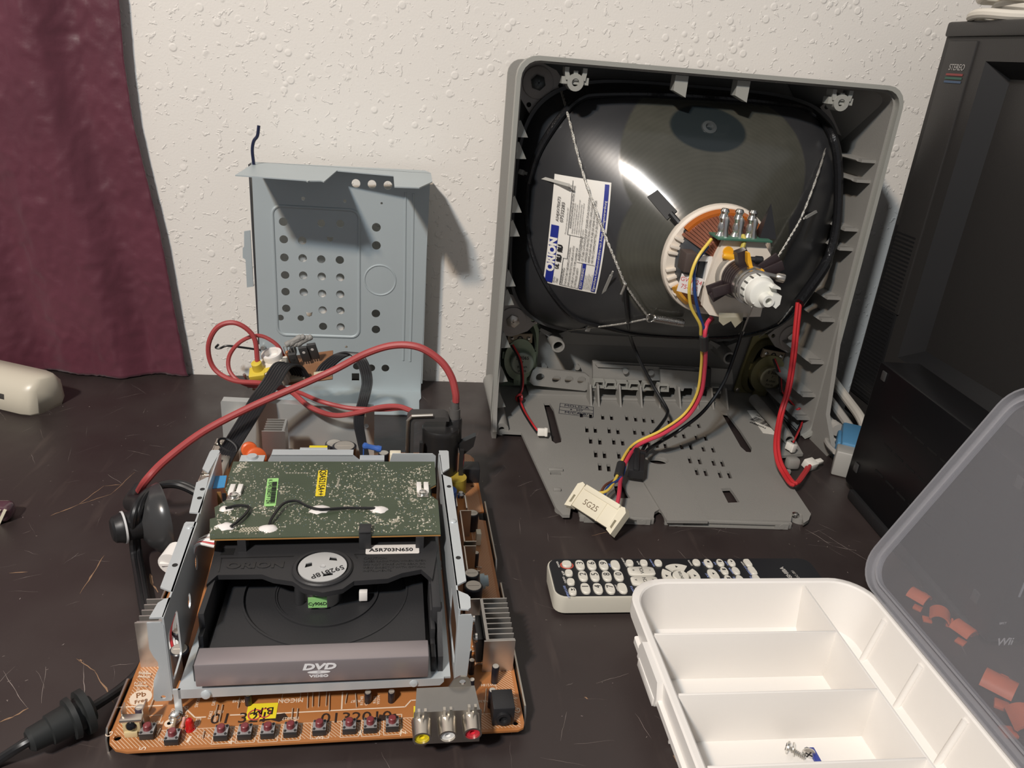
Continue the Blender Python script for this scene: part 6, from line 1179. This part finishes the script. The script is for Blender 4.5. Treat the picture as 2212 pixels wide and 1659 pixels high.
p = (0.1384,0.5326,0.0235); btn(p, .0042, .0043); put('red_ring', B().sheet(circ((p[0], p[1]-.0006), .0058, 28, .0050), [circ((p[0], p[1]-.0006), .0047, 28, .0040)], .0213, .0217), mat('red ring', (.60, .10, .07), .5), fp)
for p, s in (((0.1380,0.5203,0.0235), ''), ((0.1375,0.5085,0.0235), ''), ((0.1943,0.5337,0.0235), ''), ((0.2070,0.5337,0.0235), ''), ((0.2200,0.5336,0.0235), ''), ((0.1925,0.4963,0.0235), ''), ((0.2053,0.4970,0.0235), ''), ((0.2183,0.4969,0.0235), ''), ((0.2549,0.5341,0.0235), '')):
    btn(p, .0033, .0042)
b_ = btn((0.1367,0.4962,0.0235), .0033, .0046); p = (0.1370,0.4970,0.0235)
put('eject_mark', B().prism([(p[0]-.0015, p[1]-.0012), (p[0]+.0003, p[1]+.0002), (p[0]-.0015, p[1]+.0016)], .0236, .0238).box((p[0]+.0008, p[1]-.0012, .0236), (p[0]+.0014, p[1]+.0016, .0238)), ink_k, b_)
for p, t in (((0.2016,0.5221,0.0235), ('+', 'VOL', '-')), ((0.2010,0.5091,0.0235), ('^', 'CH', 'v'))):
    b_ = btn(p, .0118, .0058, 5)
    for s, dx in zip(t, (-.0070, 0, .0070)): rt(s, (p[0]+dx, p[1]), .0046, b_)
p = (0.2345,0.5149,0.0235); ec = (p[0], p[1])
put('enter_button', loft([circ((0, 0), .0072, 28, .0074), circ((0, 0), .0072, 28, .0074), circ((0, 0), .0064, 28, .0066)], [0, .0014, .0022]), MATS['button rubber'], rm, T(*ec, .0214)); rt('ENTER', ec, .0036)
for k in range(4):
    a0 = math.radians(90*k+9); a1 = math.radians(90*k+81); n = 10
    pts = [(ec[0]+.0165*math.cos(a0+(a1-a0)*i/n-PI/4), ec[1]+.0165*math.sin(a0+(a1-a0)*i/n-PI/4)) for i in range(n+1)]+[(ec[0]+.0085*math.cos(a1+(a0-a1)*i/n-PI/4), ec[1]+.0085*math.sin(a1+(a0-a1)*i/n-PI/4)) for i in range(n+1)]
    ab = put('arrow_button', B().prism(pts, .0213, .0232), MATS['button rubber'], rm)
    am = math.radians(90*k); c = (ec[0]+.0125*math.cos(am), ec[1]+.0125*math.sin(am)); put('arrow_mark', B().prism([(c[0]-.001, c[1]-.0014), (c[0]+.0012, c[1]), (c[0]-.001, c[1]+.0014)], .0232, .0234), ink_k, ab)
for p, w, h, s in (((0.2654,0.5327,0.0235), .0034, .0058, 'stop'), ((0.2767,0.5335,0.0235), .0030, .0048, 'ff'), ((0.2871,0.5335,0.0235), .0030, .0048, 'p'), ((0.2642,0.5163,0.0235), .0044, .0080, 'p'), ((0.2761,0.5220,0.0235), .0030, .0050, 'ff'), ((0.2866,0.5219,0.0235), .0030, .0050, ''), ((0.2753,0.5100,0.0235), .0030, .0054, 'rw'), ((0.2858,0.5099,0.0235), .0030, .0054, ''), ((0.2528,0.4990,0.0235), .0030, .0050, ''), ((0.2636,0.5014,0.0235), .0030, .0050, ''), ((0.2741,0.4996,0.0235), .0030, .0050, ''), ((0.3022,0.5334,0.0235), .0028, .0050, 'r'), ((0.3020,0.5223,0.0235), .0028, .0055, 'r'), ((0.3011,0.5102,0.0235), .0028, .0058, 'r')):
    b_ = btn(p, w, h, 5 if s == 'r' else None, 4)
    x, y = p[0], p[1]+.0008
    if s == 'stop': put('stop_mark', B().box((x-.001, y-.0008, .0236), (x+.001, y+.0012, .0238)), ink_k, b_)
    for k in ({'p': (0,), 'ff': (-.001, .0006), 'rw': (-.0006, .001)}.get(s, ())): put('play_mark', B().prism([(x+k-.0008, y-.0014), (x+k+.0010, y), (x+k-.0008, y+.0014)], .0236, .0238), ink_k, b_)
for s, p, h, m_ in (('POWER', (0.1312,0.5335,0.0220), .0024, ink_w), ('SLEEP', (0.1335,0.5214,0.0220), .0024, ink_w), ('TV/DVD', (0.1331,0.5122,0.0220), .0024, ink_w), ('OPEN/CLOSE', (0.1320,0.4972,0.0220), .0026, blue_i), ('SUBTITLE', (0.1883,0.4983,0.0220), .0026, blue_i), ('DISPLAY', (0.1753,0.5015,0.0220), .0022, ink_w), ('JUMP', (0.1765,0.5320,0.0220), .0022, blue_i), ('AUDIO SELECT', (0.1902,0.5359,0.0220), .002, ink_w), ('MUTE', (0.2025,0.5351,0.0220), .002, ink_w), ('DVD MENU', (0.2150,0.5351,0.0220), .002, blue_i), ('CANCEL', (0.2496,0.5349,0.0220), .0022, ink_w), ('PLAY', (0.2590,0.5173,0.0220), .0024, blue_i), ('STOP', (0.2618,0.5335,0.0220), .0022, blue_i), ('ANGLE', (0.2822,0.5114,0.0220), .0024, blue_i), ('RETURN', (0.2976,0.5112,0.0220), .0024, blue_i), ('REPEAT A-B', (0.2985,0.5234,0.0220), .0024, blue_i), ('MARKER', (0.2832,0.5235,0.0220), .0022, blue_i), ('REV', (0.2719,0.5115,0.0220), .0022, blue_i), ('FF', (0.2726,0.5236,0.0220), .0022, blue_i), ('SLOW', (0.2830,0.5341,0.0220), .0022, blue_i), ('SKIP', (0.2723,0.5341,0.0220), .0022, blue_i), ('ZOOM', (0.2978,0.5333,0.0220), .002, ink_w)):
    rt(s, p, h, None, m_, 96, .0002)
p = (0.3329,0.5171,0.0217); rt('TOSHIBA', p, .0056, None, mat('silver print', (.45, .43, .40), .5), 97, .0002, bold=.0002); p = (0.3400,0.5183,0.0217); rt('DC-SB1', p, .0034, None, MATS['silver print'], 97, .0002)
# ---------------------------------------------------------------- compartment box
bx = thing('compartment_box', 'white plastic compartment box with its clear lid folded open', 'storage box', (.27, .33, 0))
X0, X1, Y0, Y1, ZR_ = .172, .374, .175, .480, .048
def rr(i, r): return rrect(X0+i, Y0+i, X1-i, Y1-i, r, 8)
loops = [rr(.014, .026), rr(.0115, .027), rr(.004, .029), rr(.003, .029), rr(.0, .030), rr(.0, .030), rr(.0012, .0295), rr(.0048, .028), rr(.0060, .027), rr(.0085, .026), rr(.013, .022), rr(.019, .018)]
zz = [0, .003, .034, .0345, .0350, .0470, .0480, .0480, .0470, .034, .008, .003]
put('tub', loft(loops, zz), white_p, bx)
put('rim_ledge', loft([rrect(X0-.003, .225, X0+.002, .430, .002), rrect(X0-.003, .225, X0+.002, .430, .002)], [.030, .0345]), white_p, bx)
put('catch_tab', B().prism([(.372, .047), (.410, .047), (.414, .040), (.414, .030), (.370, .028), (.368, .036)], X0-.0042, X0+.001, axis='x').box((X0-.0048, .372, .026), (X0-.0035, .410, .033), .0005), white_p, bx)
dv_t = .0455
put('long_divider', B().box((.3195, Y0+.006, .002), (.3215, Y1-.007, dv_t), .0004), white_p, bx)
for y in (.4195, .3630, .3075, .2520): put('cross_divider', B().box((.1800, y-.0009, .002), (.3200, y+.0009, dv_t), .0003), white_p, bx)
for y in (.432, .385, .336, .28): put('wall_rib', B().cyl((.3590, y, .004), (.3668, y, .044), .0024, n=12), white_p, bx)
# hinged lid leaning back
def lid_mat():
    m = bpy.data.materials.new('hazy clear plastic'); m.use_nodes = True; t = m.node_tree; b = t.nodes['Principled BSDF']
    b.inputs['Base Color'].default_value = (.46, .46, .49, 1); b.inputs['Roughness'].default_value = .28; b.inputs['Specular IOR Level'].default_value = .6
    tr_ = nd(t, 'ShaderNodeBsdfTransparent'); tr_.inputs[0].default_value = (.95, .95, .96, 1); mx = nd(t, 'ShaderNodeMixShader'); mx.inputs[0].default_value = .17
    t.links.new(tr_.outputs[0], mx.inputs[1]); t.links.new(b.outputs[0], mx.inputs[2]); t.links.new(mx.outputs[0], t.nodes['Material Output'].inputs[0]); return m
lm = lid_mat(); lm2 = lm.copy(); lm2.name = 'hazy lid edge'; [n for n in lm2.node_tree.nodes if n.type == 'MIX_SHADER'][0].inputs[0].default_value = .42
th = math.radians(64); LM_ = Matrix(((math.cos(th), 0, -math.sin(th), .3755), (0, 1, 0, 0), (math.sin(th), 0, math.cos(th), .0485), (0, 0, 0, 1)))
l0, l1 = rrect(0, Y0, .196, Y1+.004, .026, 8), rrect(.006, Y0+.006, .190, Y1-.002, .021, 8)
ldp = put('lid', B().sheet(l1, [], -.0007, .0007, M=LM_), lm, bx)
put('lid_rim', B().sheet(l0, [l1], -.0012, .0012, M=LM_), lm2, ldp)
l2, l3 = rrect(-.0006, Y0-.0006, .1966, Y1+.0046, .0265, 8), rrect(.0010, Y0+.001, .195, Y1+.003, .025, 8)
put('lid_skirt', B().sheet(l2, [l3], -.001, .0075, M=LM_), lm2, ldp)
l4, l5 = rrect(.0062, Y0+.0062, .1898, Y1-.0022, .021, 8), rrect(.0078, Y0+.0078, .1882, Y1-.0038, .0195, 8)
put('lid_step', B().sheet(l4, [l5], -.001, .0045, M=LM_), lm2, ldp)
put('lid_hinge', B().cyl((.3745, Y0+.04, .0475), (.3745, Y1-.035, .0475), .0017, n=10), lm2, ldp)
# small screws lying in the box
def screw(name, lab, p, yaw, m, hr=.0042, L=.012, blue=False):
    s = thing(name, lab, 'screw', (p[0], p[1], .003), group='screws in the white box')
    M = T(p[0], p[1], .003+hr) @ Rz(yaw) @ Ry(90)
    put('head', B().lathe(M @ Vector((0, 0, 0)), M.to_3x3() @ Vector((0, 0, 1)), [(-.0012, .001), (-.0010, hr*.7), (-.0004, hr), (.0006, hr), (.0008, .002)], 18), m, s)
    for a in (0, 90): put('cross_slot', B().box((-hr*.6, -.0004, -.0014), (hr*.6, .0004, -.0011), M=M @ Rz(a+20)), ink_k, s)
    b_ = B(); R3 = M.to_3x3(); ax_ = R3 @ Vector((0, 0, 1)); e = M.translation+ax_*L; e.z = .0046
    b_.cyl(M.translation, e, .0014, .0012, n=10)
    b_.tube([M.translation.lerp(e, .15+.85*i/60)+R3 @ Vector((math.cos(i*.9), math.sin(i*.9), 0))*.0017 for i in range(61)], .0003, 4, sub=0)
    put('threaded_shank', b_, m, s)
sp1, sp2 = (0.2592,0.3517,0.0060), (0.2715,0.3463,0.0060)
screw('washer_screw', 'zinc screw with its washer, left of the two screws lying in the white box', sp1, -35, steel)
put('washer', B().lathe((sp1[0]+.003, sp1[1]-.002, .0075), (.8, -.5, .3), [(0, .0026), (0, .0044), (.0008, .0044), (.0008, .0026)], 16), steel, bpy.data.objects['washer_screw'])
screw('short_screw', 'small zinc screw beside a blue pin, right of the two screws in the white box', sp2, 70, steel, .0042, .006)
sp3 = (0.2763,0.3448,0.0050); bp_ = thing('blue_pin', 'short glossy blue pin lying beside the screw in the white box', 'pin', (sp3[0], sp3[1], .003)); put('pin_body', B().box((sp3[0]-.0018, sp3[1]-.008, .003), (sp3[0]+.0018, sp3[1]+.007, .0066), .0006), mat('blue enamel gloss', (.03, .05, .30), .15), bp_)
# orange plastic pieces behind the lid
org = mat('orange plastic scrap', (.62, .13, .045), .5, var=.25, vscale=90)
def scrap(p, lab, sd, k=1.0, rot=0):
    random.seed(sd); t = thing('orange_plastic_piece', lab, 'plastic piece', (p[0], p[1], 0), group='orange plastic pieces behind the clear lid')
    M = T(p[0], p[1], 0) @ Rz(rot) @ Matrix.Scale(k, 4)
    put('curved_shell', B().prism([(.012*math.cos(a), .004+.012*math.sin(a)) for a in [math.radians(20+14*i) for i in range(11)]]+[(.0098*math.cos(a), .004+.0098*math.sin(a)) for a in [math.radians(160-14*i) for i in range(11)]], -.011, .011, M @ T(0, 0, 0), axis='y'), org, t)
    put('side_lug', B().box((.008, -.006, 0), (.017, .006, .0045), .001, M).box((.012, -.004, 0), (.0145, .002, .010), .0008, M), org, t)
    put('clip_tongue', B().box((-.018, -.009, .0), (-.008, .001, .003), .0008, M @ Rz(12)), org, t)
scrap((0.4540,0.5051,0.0060), 'orange plastic piece behind the lid, nearest the lid hinge corner', 1, .72, 30)
scrap((0.4578,0.4806,0.0060), 'orange plastic piece behind the lid, in the middle of the upper cluster', 2, .72, -35)
scrap((0.4673,0.4620,0.0060), 'orange plastic piece behind the lid, right end of the upper cluster', 3, .75, 20)
scrap((0.4514,0.3996,0.0060), 'large orange plastic piece behind the lid, lower down below the white letters', 4, 1.0, 40)
scrap((0.4471,0.3646,0.0060), 'orange plastic piece behind the lid, lowest and cut by the frame', 5, 1.0, -20)
# ---------------------------------------------------------------- game console on edge
gc = thing('game_console', 'glossy black game console standing on its edge in front of the big television', 'game console', (.5, .57, 0))
gm_ = mat('console gloss', (.006, .006, .007), .34, spec=.35, bump=.02, bscale=300); A = Vector((.486, .700, 0)); F_ = Vector((.4705, .442, 0)); d = (F_-A).normalized(); nrm = Vector((-d.y, d.x, 0)); nrm = nrm if nrm.x > 0 else -nrm
M = Matrix(((d.x, nrm.x, .055, A.x), (d.y, nrm.y, .06, A.y), (0, 0, 1, 0), (0, 0, 0, 1))); L = (F_-A).length
put('case', B().box((0, 0, .010), (L, .046, .152), .0035, M), gm_, gc)
put('stand', B().box((.02, -.004, 0), (L-.02, .05, .012), .003, M), mat('stand grey black', (.02, .02, .021), .4), gc)
for x, z in ((.012, .136), (.012, .030), (L-.03, .136), (L-.03, .030)): put('rubber_foot', B().box((x, -.0012, z), (x+.008, .001, z+.010), .0008, M), mat('foot rubber', (.05, .05, .05), .35), gc)
for r in range(3):
    for i in range(7): put('vent_groove', B().box((.050+.022*i, -.0003, .050+.030*r), (.066+.022*i, .0004, .052+.030*r), M=M), mat('groove shade', (.002, .002, .002), .7), gc)
put('disc_slot', B().box((L-.0008, .012, .055), (L+.0004, .0138, .135), M=M), mat('slot light', (.30, .32, .35), .3), gc)
put('lettering', textmesh('Wii', .0105, .0001, 'CENTER', bold=.0002), mat('logo grey', (.55, .55, .57), .4), gc, T(*(M @ Vector((L+.0005, .0165, .012)))) @ Rz(3) @ Rx(90))
put('lettering', textmesh('EJECT', .0026, .0001, 'CENTER'), MATS['logo grey'], gc, T(*(M @ Vector((L+.0005, .008, .030)))) @ Rz(3) @ Rx(90))
# ---------------------------------------------------------------- monitor cable with blue plug, grey cables
vg = thing('monitor_cable', 'grey monitor cable with a blue plug on the table beside the console', 'cable', (.54, .8, 0))
o = Vector((0.5290,0.7670,0.0160)); M = basis(o, Vector((0.5024,0.7194,0.0160))-Vector((0.5493,0.8018,0.0160)), (1, .15, 0)) @ Matrix.Scale(1.3, 4)
gcab = mat('grey cable', (.40, .38, .35), .5); bl = mat('blue plug', (.08, .24, .42), .42)
pg_ = put('plug_body', B().box((-.028, -.010, -.014), (.022, .014, .014), .003, M).box((-.015, -.013, -.008), (.015, .016, .010), .002, M), bl, vg)
put('plug_shell', B().box((.022, -.013, -.012), (.040, .015, .012), .0015, M), mat('plug grey', (.46, .45, .42), .45, .3), vg)
put('strain_relief', B().lathe(M @ Vector((-.026, -.012, .004)), M.to_3x3() @ Vector((-1, -.5, 0)), [(0, .008), (.005, .0085), (.006, .007), (.010, .0078), (.011, .0066), (.016, .0072), (.017, .0058), (.034, .0055)], 16), gcab, vg)
put('thumb_screw', B().tube([M @ Vector((.026, -.013, .004)), M @ Vector((.012, -.019, .003)), M @ Vector((-.004, -.021, .001)), M @ Vector((-.010, -.014, 0))], .0030, 8), gcab, vg)
gc2 = thing('grey_cables', 'two thick grey cables running behind the television shell down to the table', 'cable', (.57, .9, 0))
put('thick_cable', B().tube([(0.5510,0.9400,0.0796), (0.5784,0.9300,0.0458), (0.5796,0.8750,0.0328), (0.5746,0.8250,0.0258), (.572, .79, .0065)], .0062, 10), mat('light grey cable', (.50, .47, .42), .5), gc2)
put('thin_cable', B().tube([(0.5450,0.9400,0.0566), (0.5622,0.9150,0.0308), (0.5642,0.8700,0.0211), (0.5609,0.8120,0.0123), (.556, .77, .0062)], .0058, 10), gcab, gc2)
# ---------------------------------------------------------------- big old television
tv = thing('old_television', 'large black cathode ray television facing left at the right edge', 'television', (.8, .72, 0))
tvm = mat('charcoal television plastic', (.030, .028, .027), .45, bump=.15, bscale=800); tvd = mat('dark television plastic', (.012, .012, .013), .4)
FX = .600; YB, YE, ZT_ = .906, .40, .492
put('cabinet', B().box((FX+.020, YE, .0), (1.05, YB-.003, ZT_-.002), .006), tvm, tv)
front = [(YB, .004), (YB, ZT_-.006), (YB-.006, ZT_), (YE, ZT_), (YE, .004)]
put('front_frame', B().sheet(front, [[(.828, .112), (.828, .452), (.48, .452), (.48, .112)]], FX, FX+.022, axis='x'), tvm, tv)
put('top_cap', B().box((FX-.004, YE, ZT_-.016), (FX+.02, YB, ZT_), .003), tvm, tv)
put('side_column', B().box((FX-.0025, .848, .16), (FX+.002, YB-.010, ZT_-.020), .0012), tvm, tv)
gr = put('speaker_grille', B().box((FX-.0020, .852, .034), (FX+.002, YB-.004, .262), .0008), tvd, tv)
for i in range(44): put('grille_bar', B().box((FX-.0027, .855, .038+.0050*i), (FX-.0018, YB-.008, .0402+.0050*i)), tvd, gr)
bzl = [(0.8260,0.4568),(0.7839,0.1130)]
for nm, a, c in (('screen_reveal', [(FX, .828, .112), (FX, .828, .452), (FX+.034, .795, .425), (FX+.034, .795, .140)], 0), ('screen_reveal', [(FX, .828, .452), (FX, .48, .452), (FX+.034, .51, .425), (FX+.034, .795, .425)], 0), ('screen_reveal', [(FX, .48, .112), (FX, .828, .112), (FX+.034, .795, .140), (FX+.034, .51, .140)], 0), ('screen_reveal', [(FX, .48, .452), (FX, .48, .112), (FX+.034, .51, .140), (FX+.034, .51, .425)], 0)):
    put(nm, B().add([*a, *[(x+.004, y, z) for x, y, z in a]], [(0, 1, 2, 3), (7, 6, 5, 4), (0, 4, 5, 1), (1, 5, 6, 2), (2, 6, 7, 3), (3, 7, 4, 0)]), tvd, tv)
n = 16; vs = []; fs = []
for j in range(n+1):
    for i in range(n+1):
        s, t = i/n*2-1, j/n*2-1; vs.append((FX+.036-.003*(2-s*s-t*t), .6525+.1450*s, .2825+.1450*t))
for j in range(n):
    for i in range(n): a = j*(n+1)+i; fs.append((a, a+1, a+n+2, a+n+1))
scn = put('screen', B().add(vs, fs).mesh('screen', True, 80), mat('dark screen glass', (.026, .033, .026), .2), tv)
scn.modifiers.new('thickness', 'SOLIDIFY').thickness = .003
Mt = basis((FX-.0030, .869, .4445), (0, -1, 0), (0, .0, 1))
letters('STEREO', .0092, Mt @ T(0, 0, 0), mat('badge print', (.42, .40, .38), .5), tv, sx=.85, shear=.15)
for k, c in enumerate(((.25, .05, .05), (.04, .11, .08), (.06, .10, .17))): put('badge_stripe', B().box((-.0150, -.0085-.0038*k, 0), (.0145, -.0062-.0038*k, .0003), M=Mt), mat('badge stripe %d' % k, c, .5), tv)
# white cord coiled on top of it
cc_ = thing('coiled_white_cord', 'white cord in loops on top of the old television', 'cord', (.655, .849, ZT_)); whc = mat('white cord vinyl', (.70, .66, .58), .45)
for k, (r, dx, dy, z) in enumerate(((.058, 0, 0, .0055), (.050, .012, -.006, .0150), (.055, .004, .004, .0245), (.044, .01, .0, .034))):
    put('cord_loop', B().tube([(.655+dx+r*1.05*math.cos(i*PI/20), .849+dy+r*.92*math.sin(i*PI/20), ZT_+z+.001*math.sin(i*.7)) for i in range(41)], .0052, 10, sub=0), whc, cc_)
